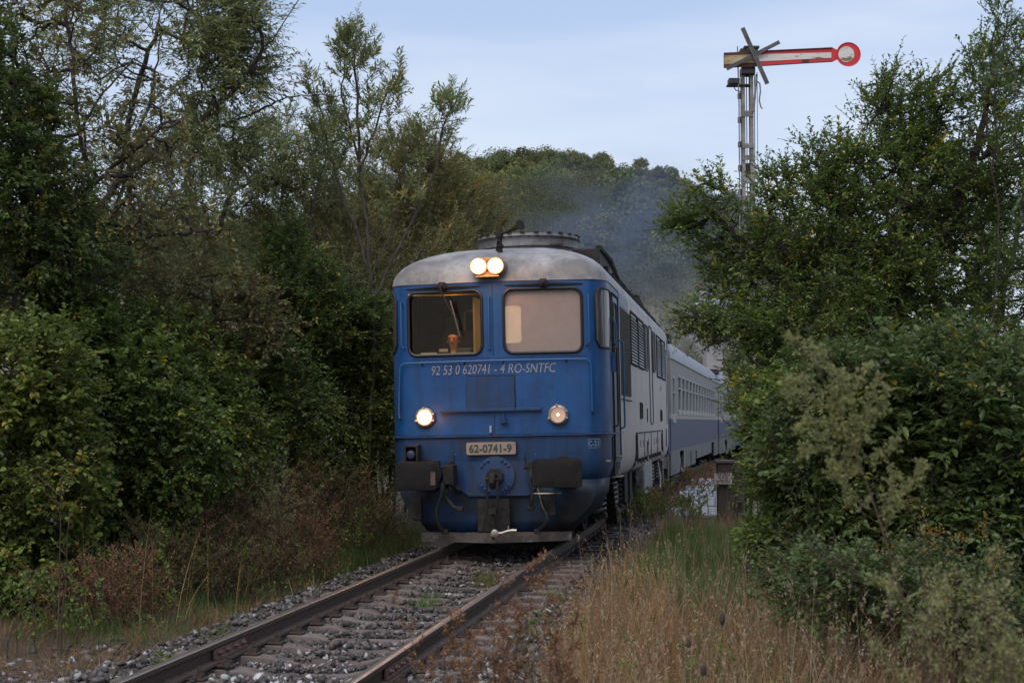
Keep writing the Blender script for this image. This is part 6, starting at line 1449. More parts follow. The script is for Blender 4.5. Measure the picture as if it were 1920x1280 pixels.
# ---- hill wood: four crowns, copied as single trees
def hill_crown(seed, h, w, n, leaf, conical=0.):
    rg = np.random.default_rng(seed); lob = []
    for k in range(9): 
        a = rg.uniform(0, 6.28); z = rg.uniform(.16, .95); r = w * .5 * (1 - conical * z) * rg.uniform(.35, .8) * math.sin(min(z * 3.3, math.pi * .62))
        lob.append((r * math.cos(a), r * math.sin(a), h * z, w * rg.uniform(.2, .34)))
    lob.append((0, 0, h * .9, w * .22)); lob = np.array(lob); q = lob[rg.integers(0, len(lob), n)]
    d = unit(rg.normal(size=(n, 3))); d[:, 2] = np.abs(d[:, 2]) * 1.2 - .35; d = unit(d); P = q[:, :3] + d * q[:, 3:4] * rg.uniform(.75, 1.08, (n, 1))
    nn = unit(d + rg.normal(0, .35, (n, 3))); D = unit(np.cross(nn, rg.normal(size=(n, 3)))); s = rg.uniform(.28, .58, n)
    V, T, kk = leaves_geo(P - D * s[:, None] * .5, D, nn, s, s * .85, fold=.1)
    tr = tubes_geo(np.array([[0, 0, -1.]]), np.array([[0, 0, h * .7]]), np.array([.22]), np.array([.1]), 5)
    tint = np.clip(.5 + rg.normal(0, .25, n) + (np.repeat(0, n)), 0, 1)
    V2, T2 = join([(V, T), tr]); tn = np.concatenate([np.repeat(tint, kk), np.zeros(len(tr[0]))])
    o = tri_mesh('hill_tree', V2, T2, leaf, None, tn); return o
protos = [hill_crown(1, 10.5, 8.5, 2600, 'lf_hill'), hill_crown(2, 12, 7.5, 2600, 'lf_hill', .3), hill_crown(3, 9, 9.5, 2600, 'lf_hill'), hill_crown(4, 12.5, 6, 2000, 'lf_hill', .6)]
young = [hill_crown(5, 6, 5.5, 800, 'lf_hill2'), hill_crown(6, 7, 5, 800, 'lf_hill2', .3)]
used = set(); rg = np.random.default_rng(77); spots = []
rows_Y = [158.]
while rows_Y[-1] < 372: rows_Y.append(rows_Y[-1] + 3.2 + 3.0 * min((rows_Y[-1] - 158) / 150, 1))
def tsize(Y): return float(np.interp(Y, [158, 230, 290, 330, 372], [.34, .46, .62, .80, .9]))
for Y in rows_Y:
    yng = 190 < Y < 285
    x0, x1 = (-150 * Y / 350, 72 * Y / 350); x = x0
    while x < x1:
        x += rg.uniform(5.6, 8.2) * tsize(Y) * (1 if 820 < 960 + x / Y * 2800 < 1480 else 1.6); yy = Y + rg.uniform(-2.5, 2.5); px = 960 + x / yy * 2800
        if Y < 180 and 1100 < px < 1500 and rg.random() < .35: continue
        spots.append((x, yy, yng, px))
def vis(t): return 820 < t[3] < 1480
front = [t for t in spots if vis(t)]; rest = [t for t in spots if not vis(t)]
front.sort(key=lambda t: -abs(t[1] - 230)); front_keep = sorted(front, key=lambda t: -t[1])[:296]
fk = set(map(id, front_keep)); rest += [t for t in front if id(t) not in fk]
LAB = {0: 'dark round crowned tree of the hilltop wood behind the train', 1: 'pale green young tree in the band below the hilltop wood'}
for t in front_keep:
    x, Y, yng, px = t; src = (young if yng else protos)[int(rg.integers(0, 2 if yng else 4))]
    if src.name in used: o = src.copy(); COL.objects.link(o)
    else: o = src; used.add(src.name)
    o.location = (x, Y, float(ground_z(x, Y)) - .6); o.rotation_euler = (0, 0, rg.uniform(0, 6.28)); s = rg.uniform(.8, 1.2) * tsize(Y) * (1.35 if yng else 1); o.scale = (s * rg.uniform(.9, 1.1), s, s * rg.uniform(.85, 1.12))
    tag(o, LAB[1 if yng else 0], 'tree', 'young trees on the hillside' if yng else 'trees of the hilltop wood')
for src in protos + young:
    if src.name not in used: bpy.data.objects.remove(src)
# the remaining, mostly hidden part of the wood as one mass
rv, rt, rtn, n0 = [], [], [], 0
small = [hill_crown(7, 10, 8.5, 480, 'lf_hill'), hill_crown(8, 12, 8, 480, 'lf_hill', .3)]
sm_geo = []
for o in small:
    me = o.data; v = np.zeros(len(me.vertices) * 3, np.float32); me.vertices.foreach_get('co', v); t = np.zeros(len(me.loops), np.int32); me.loops.foreach_get('vertex_index', t)
    a = np.zeros(len(me.vertices), np.float32); me.attributes['tint'].data.foreach_get('value', a); sm_geo.append((v.reshape(-1, 3), t.reshape(-1, 3), a)); bpy.data.objects.remove(o)
for x, Y, yng, px in rest:
    v, t, a = sm_geo[int(rg.integers(0, 2))]; s = rg.uniform(.8, 1.2) * tsize(Y) * (1 if 820 < px < 1480 else 1.3); an = rg.uniform(0, 6.28); R_ = np.array([[math.cos(an), -math.sin(an), 0], [math.sin(an), math.cos(an), 0], [0, 0, 1]])
    w_ = v @ R_.T * s + np.array([x, Y, float(ground_z(x, Y)) - .6]); rv.append(w_); rt.append(t + n0); rtn.append(a); n0 += len(v)
o = tri_mesh('far_wood', np.concatenate(rv), np.concatenate(rt), 'lf_hill', None, np.concatenate(rtn)); tag(o, 'rest of the wood covering the hill, mostly hidden behind the bushes', 'wood', kind='stuff')
# lone trees in the field, seen through the smoke
fieldtrees = [(1225, 128, .72, 'round tree in the field seen through the blue smoke, directly behind the locomotive roof'), (1180, 134, .8, 'left of two field trees blurred by the exhaust smoke'), (1262, 122, .55, 'small field tree between the smoke and the plum branches'), (1300, 140, .6, 'hedge tree at the lower edge of the wood, behind the plum branches'), (1130, 120, .62, 'field tree right above the radiator fan, veiled by smoke')]
for k, (px, Y, s, lb) in enumerate(fieldtrees):
    x = (px - 960) / 2800 * Y; pr = [q for q in protos + young if q.name in used][k % 3]; o = pr.copy(); COL.objects.link(o); o.location = (x, Y, float(ground_z(x, Y)) - .4); o.scale = (s, s, s); o.rotation_euler = (0, 0, k * 1.3); tag(o, lb, 'tree', None); 
    if 'group' in o: del o['group']

# hedges in the field as low masses of bushes
hv, ht, hn, n0 = [], [], [], 0
rgh = np.random.default_rng(5)
for Y0, p0, p1, sz_, nn_ in ((92, 1240, 1520, .22, 34), (104, 1120, 1560, .26, 46), (118, 1080, 1560, .34, 44), (134, 1100, 1560, .42, 40)):
    for q in range(nn_):
        if rgh.random() < .18: continue
        px = p0 + (p1 - p0) * (q + rgh.random()) / nn_; Y = Y0 + rgh.normal(0, 1.5); x = (px - 960) / 2800 * Y; v, t, a = sm_geo[q % 2]; s = sz_ * rgh.uniform(.6, 1.25); an = rgh.uniform(0, 6.28)
        R_ = np.array([[math.cos(an), -math.sin(an), 0], [math.sin(an), math.cos(an), 0], [0, 0, 1]]); hv.append(v @ R_.T * s + np.array([x, Y, float(ground_z(x, Y)) - .5 * s])); ht.append(t + n0); hn.append(a); n0 += len(v)
o = tri_mesh('field_hedge', np.concatenate(hv), np.concatenate(ht), 'lf_hill', None, np.concatenate(hn)); tag(o, 'rows of hedge bushes across the field, dim behind the smoke', 'hedge', kind='stuff')

# ---- grasses and weeds
def blades(name, label, cat, pts, h, lean, width, leaf, seed, tint0=.5, seg=3, curve=.5, heads=0., kind='stuff', dirn=None):
    rg = np.random.default_rng(seed); n = len(pts); P = np.asarray(pts, float); H = rg.uniform(*h, n); a = rg.uniform(0, 6.28, n)
    ld = np.stack([np.cos(a), np.sin(a), np.zeros(n)], 1) * (rg.random((n, 1)) ** .8) * lean
    if dirn is not None: ld = ld + np.array(dirn)
    a2 = rg.uniform(0, 6.28, n); S = np.stack([np.cos(a2), np.sin(a2), np.zeros(n)], 1); w = rg.uniform(.6, 1.3, n) * width; V = []
    X_, Y_ = P[:, 0], P[:, 1]; pn = .5 + .25 * (np.sin(X_ * 3.1 + seed) * np.cos(Y_ * 2.3 + seed * 1.7) + np.sin(X_ * 7.3 - Y_ * 4.9 + seed)); H = H * (.62 + .62 * pn)
    ld = ld + np.stack([np.sin(X_ * 4.1 + Y_ * 2.7), np.cos(X_ * 2.9 - Y_ * 5.1), np.zeros(n)], 1) * lean * .55
    for q in range(seg + 1):
        t = q / seg; c = P + np.array([0, 0, 1.]) * (H * (t - .22 * np.linalg.norm(ld, axis=1) * t * t))[:, None] + ld * (H * (t * (1 - curve) + t * t * curve))[:, None]
        if q < seg: V += [c - S * (w * (1 - t * .75) / 2)[:, None], c + S * (w * (1 - t * .75) / 2)[:, None]]
        else: V.append(c)
    V = np.stack(V, 1); kk = V.shape[1]; t = []
    for q in range(seg - 1): b = 2 * q; t += [[b, b + 1, b + 3], [b, b + 3, b + 2]]
    b = 2 * (seg - 1); t.append([b, b + 1, b + 2]); t = np.array(t)
    T = (t[None] + (np.arange(n) * kk)[:, None, None]).reshape(-1, 3); tint = np.clip(tint0 + rg.normal(0, .2, n) + (pn - .5) * .55, 0, 1); V = V.reshape(-1, 3); tn = np.repeat(tint, kk)
    if heads:
        idx = np.where(rg.random(n) < heads)[0]; tip = V.reshape(n, kk, 3)[idx, -1]; pre = V.reshape(n, kk, 3)[idx, -2]; D = unit(tip - pre); m = len(idx); q = 9
        PP = np.repeat(tip, q, 0) - np.repeat(D, q, 0) * rg.uniform(0, .11, (m * q, 1)) + rg.normal(0, .004, (m * q, 3)); DD = unit(np.repeat(D, q, 0) + rg.normal(0, .4, (m * q, 3)))
        v2, t2, k2 = leaves_geo(PP, DD, unit(rg.normal(size=(m * q, 3))), rg.uniform(.012, .028, m * q), rg.uniform(.004, .008, m * q)); T = np.concatenate([T, t2 + len(V)]); V = np.concatenate([V, v2]); tn = np.concatenate([tn, np.repeat(np.clip(np.repeat(tint[idx], q) + .15, 0, 1), k2)])
    o = tri_mesh(name, V, T, leaf, None, tn); tag(o, label, cat, kind=kind); return o
def scatter(n, seed, px=(0, 1920), Y=(5, 12), lat=None, clump=0., power=1.0, rng_fn=None):
    rg = np.random.default_rng(seed); out = []
    pw = rg.random(n) ** power; YY = Y[0] + (Y[1] - Y[0]) * pw; PX = rg.uniform(px[0], px[1], n)
    if clump:
        m = max(3, n // 45); cy = Y[0] + (Y[1] - Y[0]) * rg.random(m) ** power; cx = rg.uniform(px[0], px[1], m); j = rg.integers(0, m, n); pick = rg.random(n) < clump; sX = (cx[j] - 960) / 2800 * cy[j] + rg.normal(0, .12, n)
        sY = cy[j] + rg.normal(0, .12, n); X = (PX - 960) / 2800 * YY; X = np.where(pick, sX, X); YY = np.where(pick, sY, YY)
    else: X = (PX - 960) / 2800 * YY
    lt, s = track_lat(X, YY); ok = np.ones(n, bool)
    if lat: ok &= (lt > lat[0]) & (lt < lat[1])
    X, YY, lt = X[ok], YY[ok], lt[ok]; Z = ground_z(X, YY); Z = np.where(np.abs(lt) < 1.9, -.22, Z) - .02
    return np.stack([X, YY, Z], 1)
# right verge
blades('dry_grass', 'tall tawny dry grass covering the right foreground', 'dry grass', scatter(11500, 101, (1080, 1750), (5.2, 13.5), lat=(1.8, 7), clump=.88, power=.8), (.35, .95), .5, .006, 'lf_dry', 201, .45, heads=.16, dirn=(-.05, 0, 0))
blades('dry_grass', 'shorter dry grass running along the right side of the track', 'dry grass', scatter(9000, 102, (1080, 1420), (12, 30), lat=(1.75, 3.4), clump=.6), (.15, .45), .5, .007, 'lf_dry', 202, .25)
blades('dry_grass', 'dry yellowish grass mixed with green at the bottom right corner', 'dry grass', scatter(14000, 103, (1500, 2050), (4.8, 10.5), clump=.5), (.25, .6), .5, .005, 'lf_dry', 203, .35, heads=.1)
blades('green_grass', 'soft feathery green grass to the right of the track, before the stone paving', 'grass', scatter(26000, 104, (1130, 1420), (14, 26), lat=(1.9, 5.2), clump=.3), (.22, .55), .4, .0065, 'lf_green', 204, .4)
blades('green_grass', 'green grass between the dry grass and the dogwoods', 'grass', scatter(16000, 105, (1330, 1920), (8.0, 15), lat=(3.0, 12), clump=.5), (.2, .5), .5, .006, 'lf_green', 205, .4)
blades('green_grass', 'green grass and low weeds under the dry grass in the right foreground', 'grass', scatter(24000, 106, (1090, 1950), (5, 12), lat=(1.9, 9), clump=.75), (.2, .6), .7, .006, 'lf_green', 206, .45)
blades('straw_stalks', 'taller pale straw stalks standing out of the dry grass in the right foreground', 'dry grass', scatter(1500, 111, (1060, 1700), (5.5, 12), lat=(1.7, 7), clump=.5), (.7, 1.15), .42, .0055, 'lf_straw', 211, .5, heads=.7)
blades('straw_stalks', 'reddish dry stalks along the edge of the ballast on the right', 'dry grass', scatter(1500, 112, (1090, 1250), (6, 16), lat=(1.8, 2.8), clump=.8), (.3, .85), .4, .0055, 'lf_dead', 212, .75, heads=.6)
blades('straw_stalks', 'sparse pale stalks in the green grass beside the track', 'dry grass', scatter(420, 113, (1110, 1420), (11, 22), lat=(1.7, 5)), (.6, 1.0), .3, .008, 'lf_straw', 213, .3, heads=.6)
blades('dry_grass', 'sparse dead grass creeping over the ballast edge left of the rails', 'dry grass', scatter(5200, 121, (60, 800), (10, 26), lat=(-2.4, -1.45), clump=.75), (.05, .24), .9, .005, 'lf_dead', 221, .7)
blades('green_grass', 'thin green grass rooting in the ballast edge left of the rails', 'grass', scatter(2600, 122, (100, 800), (10, 26), lat=(-2.3, -1.55), clump=.85), (.05, .2), .8, .005, 'lf_green', 222, .6)
blades('dry_grass', 'sparse reddish grass between the ballast stones right of the rails', 'dry grass', scatter(3600, 123, (850, 1180), (8, 20), lat=(1.1, 2.0), clump=.8), (.05, .22), .9, .005, 'lf_dead', 223, .7)
# left verge
blades('straw_stalks', 'thin upright dead stalks rising through the left bank weeds', 'dry grass', scatter(900, 114, (100, 790), (14, 26), lat=(-4.6, -2.3), clump=.3), (.4, 1.3), .5, .006, 'lf_dead', 214, .85, heads=.5)
blades('green_grass', 'thin dark grass under the left bushes and weeds', 'grass', scatter(13000, 107, (-60, 760), (13, 30), lat=(-7.5, -2.0), clump=.6), (.12, .42), .6, .006, 'lf_green', 207, .25)
blades('dry_grass', 'matted brown dead grass at the foot of the left bank', 'dry grass', scatter(26000, 108, (-60, 800), (10.5, 27), lat=(-4.2, -2.0), clump=.5, power=1.2), (.05, .22), 1.25, .0055, 'lf_dry', 208, .15)
blades('green_grass', 'fresh green grass on the left beside the plough of the locomotive', 'grass', scatter(6000, 109, (600, 800), (18, 27), lat=(-3.6, -1.9)), (.15, .5), .35, .006, 'lf_green', 209, .5)

def weed(name, label, cat, base, h, nst, seed, leaf='lf_dead', stem='deadstem', bits=(26, .02, .03, .35), branch=8, blen=(.08, .22), lean=.18, r=.0036, group=None, stemlean=None, wd=.12, bpos=.35, upw=.9):
    """a clump of upright stems, each with side branches carrying small bits"""
    rg = np.random.default_rng(seed); base = np.array(base, float); A, Bv, ra, rb = [], [], [], []; P, D = [], []
    for k in range(nst):
        b0 = base + np.array([rg.normal(0, wd), rg.normal(0, wd), 0]); b0[2] = base[2]; hh = h * rg.uniform(.6, 1.08); ld = rg.normal(0, lean, 2) if stemlean is None else np.array(stemlean) + rg.normal(0, lean * .3, 2)
        pts = [b0 + np.array([ld[0] * hh * t * t, ld[1] * hh * t * t, hh * t]) + (rg.normal(0, .008, 3) if t else 0) for t in np.linspace(0, 1, 7)]
        for i in range(6): A.append(pts[i]); Bv.append(pts[i + 1]); ra.append(r * (1.3 - i / 6)); rb.append(r * (1.3 - (i + 1) / 6))
        for j in range(branch):
            t = rg.uniform(bpos, .98); i = min(int(t * 6), 5); q0 = pts[i] + (pts[i + 1] - pts[i]) * (t * 6 - i); a = rg.uniform(0, 6.28); l = rg.uniform(*blen) * (1.15 - t * .6); dd = unit(np.array([math.cos(a), math.sin(a), upw])); q1 = q0 + dd * l
            A.append(q0); Bv.append(q1); ra.append(r * .6); rb.append(r * .35); m = bits[0]; tt = rg.uniform(.15, 1.05, m)[:, None]; P.append(q0 + (q1 - q0) * tt + rg.normal(0, .006, (m, 3))); D.append(unit(dd + rg.normal(0, .8, (m, 3))))
        m = bits[0]; tt = rg.uniform(.75, 1.02, m)[:, None]; P.append(pts[5] + (pts[6] - pts[5]) * tt + rg.normal(0, .006, (m, 3))); D.append(unit(np.array([0, 0, .8]) + rg.normal(0, .7, (m, 3))))
    root = empty(name, base); tag(root, label, cat, group)
    V, T = tubes_geo(np.array(A), np.array(Bv), np.array(ra), np.array(rb), 4); tri_mesh('stem', V - base, T, stem, root)
    P, D = np.concatenate(P), np.concatenate(D); n = len(P); L = rg.uniform(bits[1], bits[2], n)
    V, T, kk = leaves_geo(P, D, unit(rg.normal(size=(n, 3))), L, L * bits[3]); tri_mesh('seed_heads' if leaf in ('lf_dead', 'lf_mug', 'lf_rod') else 'foliage', V - base, T, leaf, root, np.repeat(np.clip(rg.normal(.5, .25, n), 0, 1), kk))
    return root
# left: brown dead weeds in front of the shrubs
rs = random.Random(40)
dead = [(395, 18.3, 1.5), (440, 18.8, 1.65), (480, 19.3, 1.6), (525, 20, 1.65), (565, 20.6, 1.6), (600, 21.5, 1.45), (640, 22.5, 1.45), (680, 24, 1.5), (350, 17.3, 1.15), (300, 16.3, 1.0), (240, 15.3, .9), (180, 14.8, .8), (700, 23, 1.0), (730, 27, 1.5), (500, 18.2, 1.1), (420, 17.2, .95), (570, 19.4, .9)]
whr = ['beside the green shrubs at left', 'left of the tallest dead weeds', 'in the middle of the dead weeds', 'among the tallest dead weeds', 'right of the tallest dead weeds', 'between the weeds and the yellowish shrub', 'before the yellowish shrub', 'near the locomotive buffer', 'below the bramble thicket', 'at the foot of the bramble thicket', 'under the bright leaved shrub', 'low beneath the leftmost bushes', 'close to the rails by the locomotive', 'tight beside the locomotive skirt', 'in front of the weed row', 'short, at the left of the weed row', 'short, nearest the left rail']
for k, (px, Y, h) in enumerate(dead):
    weed('dead_weeds', 'clump of reddish brown dead weeds ' + whr[k], 'weed', G(px, Y), h * .92, 20, 300 + k, branch=22, bits=(13, .012, .032, .42), blen=(.15, .42), group='dead weeds on the left bank', wd=.30, lean=.26, upw=.75, r=.003, leaf='lf_dead' if k % 3 else 'lf_brown', bpos=.06)
weed('artemisia_weed', 'feathery grey green weed rising in front of the left shrubs', 'weed', G(480, 18.2), 1.55, 26, 330, leaf='lf_willow', stem='twig', branch=14, bits=(16, .02, .04, .16), blen=(.1, .26), wd=.22, lean=.3, bpos=.3)
weed('bare_sapling', 'thin bare reddish sapling standing before the left bushes', 'sapling', G(118, 13.2), 1.75, 2, 331, leaf='lf_shrub2', branch=7, bits=(3, .03, .05, .5), blen=(.25, .55), r=.007, wd=.03, lean=.08, bpos=.4)
for k, (px, Y, h, lb) in enumerate([(60, 13.8, .7, 'low green herbs at the left edge below the nearest shrub'), (215, 15.6, .75, 'low green herbs right of the bare sapling'), (320, 16.8, .8, 'green herbs in the gap of the brown left bank'), (455, 18.0, .7, 'green herbs at the foot of the feathery weed'), (610, 20.8, .8, 'green herbs nearest the locomotive on the left bank')]):
    weed('green_weeds', lb, 'weed', G(px, Y), h, 16, 520 + k, leaf='lf_shrub', stem='twig', branch=9, bits=(8, .03, .06, .5), blen=(.08, .25), wd=.35, lean=.3, bpos=.1)
for k, (px, Y, h, lb) in enumerate([(1185, 11.5, .55, 'green herbs in the dry grass beside the ballast'), (1330, 10.5, .6, 'green herbs between the dry grass and the green grass'), (1450, 9.0, .6, 'green herbs in front of the low bramble'), (1560, 7.5, .55, 'green herbs deep in the dry grass, lower right')]):
    weed('green_weeds', lb, 'weed', G(px, Y), h, 16, 530 + k, leaf='lf_shrub2', stem='twig', branch=9, bits=(9, .02, .045, .4), blen=(.06, .2), wd=.3, lean=.3, bpos=.1, r=.002)
# right-hand weeds near the camera
def mugwort(label, Y, main, plumes, seed):
    rg = np.random.default_rng(seed); base = np.array(at(*main[0], Y)); A, B_, R = [], [], []; P, D = [], []
    def poly(pts, r0, r1):
        pts = [np.array(at(px, py, Y)) + np.array([0, rg.normal(0, .02), 0]) for px, py in pts]; out = []
        for i in range(len(pts) - 1):
            p0, p1, p2, p3 = pts[max(i - 1, 0)], pts[i], pts[i + 1], pts[min(i + 2, len(pts) - 1)]
            for q in range(6):
                t = q / 6; out.append(.5 * (2 * p1 + (p2 - p0) * t + (2 * p0 - 5 * p1 + 4 * p2 - p3) * t * t + (3 * p1 - p0 - 3 * p2 + p3) * t ** 3))
        out.append(pts[-1]); n = len(out) - 1
        for i in range(n): A.append(out[i]); B_.append(out[i + 1]); R.append(r0 + (r1 - r0) * i / n)
        return out
    def florets(p, d, n, sp): P.append(p + rg.normal(0, sp, (n, 3))); D.append(unit(d + rg.normal(0, .7, (n, 3))))
    poly(main, .0042, .0015)
    for pl in plumes:
        o_ = poly(pl, .0014, .0006)
        for i in range(2, len(o_)):
            d = unit(o_[i] - o_[i - 1]); florets(o_[i], d, 9, .0045)
            for q in range(2):      # short side sprigs, slightly drooping
                l = rg.uniform(.02, .055) * (1 - .6 * i / len(o_)) + .008; s2 = unit(d * .6 + rg.normal(0, .6, 3) + np.array([0, 0, .15])); e_ = o_[i] + s2 * l
                A.append(o_[i]); B_.append(e_); R.append(.0006)
                for t in (.5, 1.0): florets(o_[i] + (e_ - o_[i]) * t + np.array([0, 0, -.004 * t]), s2, 6, .0036)
    root = empty('mugwort_plant', base); tag(root, label, 'plant'); V, T = tubes_geo(np.array(A), np.array(B_), np.array(R), np.array(R) * .95, 5); tri_mesh('stem', V - base, T, 'deadstem', root)
    P, D = np.concatenate(P), np.concatenate(D); n = len(P); L = rg.uniform(.006, .013, n); V, T, kk = leaves_geo(P, D, unit(rg.normal(size=(n, 3))), L, L * .6)
    tri_mesh('flower_plume', V - base, T, 'lf_mug', root, np.repeat(np.clip(rg.normal(.5, .25, n), 0, 1), kk))
    lv = [(rg.uniform(0, 1)) for _ in range(9)]; mp_ = [np.array(at(*p, Y)) for p in main]; Pl, Dl = [], []
    for t in lv:
        i = min(int(t * (len(mp_) - 2)), len(mp_) - 2); Pl.append(mp_[i] + (mp_[i + 1] - mp_[i]) * rg.random()); Dl.append(unit(np.array([rg.choice([-1., 1.]), rg.normal(0, .4), rg.uniform(-.1, .6)])))
    V, T, kk = leaves_geo(np.array(Pl), np.array(Dl), unit(rg.normal(0, .3, (9, 3)) + np.array([0, 0, 1.])), rg.uniform(.05, .085, 9), rg.uniform(.008, .014, 9)); tri_mesh('leaves', V - base, T, 'lf_mug', root, np.full(9 * kk, .2))
mugwort('tall out of focus mugwort with drooping pale green plumes, right foreground', 4.6,
    [(1790, 1420), (1745, 1290), (1695, 1130), (1650, 980), (1610, 860), (1570, 760), (1530, 690), (1490, 640)],
    [[(1540, 700), (1510, 650), (1485, 632)], [(1570, 760), (1560, 700), (1538, 655)], [(1560, 745), (1510, 720), (1478, 712)], [(1590, 810), (1600, 740), (1625, 690)], [(1590, 800), (1540, 755), (1500, 738), (1480, 745)], [(1600, 830), (1640, 780), (1665, 730)], [(1605, 850), (1620, 780), (1640, 715)],
     [(1600, 830), (1560, 800), (1520, 792), (1500, 800)], [(1580, 790), (1585, 730), (1580, 700)], [(1625, 900), (1580, 850), (1530, 840), (1502, 852)], [(1620, 880), (1590, 880), (1555, 870)], [(1610, 860), (1660, 850), (1675, 830)], [(1615, 870), (1580, 820), (1540, 815)],
     [(1660, 1000), (1690, 930), (1715, 890), (1722, 870)], [(1655, 990), (1670, 930), (1672, 890)], [(1640, 960), (1600, 930), (1570, 890)], [(1600, 820), (1575, 780), (1560, 740)], [(1605, 840), (1615, 800), (1650, 760)], [(1700, 1140), (1670, 1100), (1640, 1090)], [(1720, 1210), (1750, 1130), (1765, 1090)]], 71)
for k, (px, py, Y, h, lb) in enumerate([(1730, 1240, 4.4, .5, 'blurred pale mugwort tops at the lower right, below the tall plume'), (1830, 1260, 4.2, .55, 'blurred mugwort stalks near the bottom right corner'), (1915, 1180, 4.3, .75, 'blurred tall weed cut off by the right edge'), (1900, 1280, 4.0, .5, 'blurred weed clump in the bottom right corner')]):
    b = at(px, 1500, Y); b[2] = at(px, 1500, Y)[2]
    hh = at(px, py - 180, Y)[2] - b[2]
    weed('mugwort_plant', lb, 'plant', b, hh, 5, 340 + k, leaf='lf_mug', stem='deadstem', branch=16, bits=(14, .007, .014, .5), blen=(.05, .13), wd=.07, lean=.10, r=.0022, bpos=.4)
# goldenrod tips
for k, (px, py, Y, lb) in enumerate([(1860, 985, 7.5, 'goldenrod with a drooping orange yellow plume at the right edge'), (1740, 975, 7.5, 'goldenrod leaning left with small yellow tips before the dogwood'), (1725, 935, 8.2, 'goldenrod with faint yellow sprays above the others')]):
    b = at(px + 20, 1330, Y); hh = at(px, py, Y)[2] - b[2]
    weed('goldenrod_plant', lb, 'plant', b, hh, 3, 350 + k, leaf='lf_rod', stem='twig', branch=6, bits=(12, .007, .014, .5), blen=(.05, .11), wd=.03, lean=.06, r=.003, bpos=.85, upw=.15)
# dead docks and stems over the rail and ballast near the viewer
near = [(905, 1330, 6.4, .62, 'reddish brown dead weed blurred in front of the right rail'), (880, 1310, 6.8, .55, 'dark dead weed at the end of the right rail, left of the tallest'), (960, 1330, 6.2, .5, 'dead brown weed over the stones right of the rail'), (1010, 1340, 6.0, .55, 'dead weed stems at the bottom beside the dry grass'), (1075, 1340, 6.3, .75, 'taller brown dead weed next to the dry grass'), (845, 1330, 6.6, .4, 'low dead weed close to the bottom of the right rail')]
for k, (px, py, Y, h, lb) in enumerate(near):
    b = at(px, py, Y); x, y = b[0], b[1]; b[2] = -.3; h = {0: 1.34, 1: 1.18, 2: 1.12, 3: 1.0, 4: 1.3, 5: .95}[k]
    weed('dead_weeds', lb, 'weed', b, h, 9, 360 + k, branch=16, bits=(22, .010, .022, .5), blen=(.06, .16), wd=.10, lean=.09, r=.0026, bpos=.3)
for k, (px, Y, h, lb) in enumerate([(1262, 7.2, 1.15, 'single tall rust coloured stalk standing in the dry grass'), (1352, 8.0, .95, 'stalk with a dark brown seed head above the dry grass, right of the rust stalk'), (1345, 7.2, .8, 'shorter stalk with a dark brown seed head in the dry grass'), (1140, 6.2, .75, 'bent dry stalk with a dark seed knob beside the ballast'), (1300, 8.5, .8, 'dry stalk with a small dark head between the rust stalk and the seed heads')]):
    b = G(px, Y); root = empty('seed_stalk', b); tag(root, lb, 'plant'); r_ = random.Random(k)
    pts = [(0, 0, 0), (r_.uniform(-.02, .02), 0, h * .4), (r_.uniform(-.04, .03), 0, h * .75), (r_.uniform(-.08, .02), 0, h)]
    MB().tube(pts, [.009, .008, .006, .003] if k == 0 else [.006, .005, .0042, .003], 6).build('stalk', 'ruststem', root, smooth=True)
    if k: MB().lathe((pts[-1][0], 0, h - .02), (0, 0, 1), [(0, .004), (.015, .014), (.035, .017), (.06, .012), (.07, .002)], 10).build('seed_head', 'wood', root, smooth=True)
# green tufts in the ballast
for k, (px, py, h, n, lb, lf) in enumerate([(800, 1130, .14, 130, 'small green grass tuft between the rails', 'lf_green'), (910, 1093, .24, 260, 'yellowish rusty weed tuft between the rails under the locomotive nose', 'lf_sallow'), (1040, 1120, .15, 120, 'green tuft on the ballast right of the rail', 'lf_green')]):
    Y = 2800 * (EYE + .2) / (py - 790); b = at(px, py, Y); rg = np.random.default_rng(400 + k); pts = b + np.stack([rg.normal(0, .09, n), rg.normal(0, .09, n), np.full(n, -.0)], 1); pts[:, 2] = -.22
    o = blades('grass_tuft', lb, 'grass tuft', pts, (h * .5, h * 1.3), .7, .006, lf, 410 + k, .5, kind=None)
# low leafy weeds at the rail foot
lw = [(745, 1270, 7.6, 60, 'bright green leafy weed at the bottom end of the right rail'), (425, 1230, 0, 26, 'yellow green seedling beside the left rail joint'), (310, 1268, 0, 20, 'small green weed at the bottom of the left rail'), (560, 1110, 0, 22, 'leafy sprout on the stones left of the left rail'), (500, 1130, 0, 24, 'dark green sprout at the foot of the left bank'), (285, 1190, 0, 16, 'yellow green sprout in the matted dead grass'), (1010, 1190, 0, 18, 'leafy sprout on the ballast right of the rails'), (940, 1290, 8.2, 20, 'low green weed among stones at the bottom centre')]
for k, (px, py, Y, n, lb) in enumerate(lw):
    if not Y: Y = 2800 * (EYE + .3) / (py - 790)
    b = at(px, py, Y); b[2] = -.28; plant('leafy_weed', lb, 'weed', b, [[b, b + np.array([0, 0, .08])]], [(b + np.array([0, 0, .08]), np.array([.16 if k else .26, .14, .08 if k else .10]), n)], 'lf_shrub' if k % 2 == 0 else 'lf_shrub2', 'twig', 420 + k, spr=3, slen=(.03, .09), k=5, L=(.02, .04), W=.6, up=.5, r_tip=.001, rmax=.004, twig_r=.001, lbl_trunk='stem')
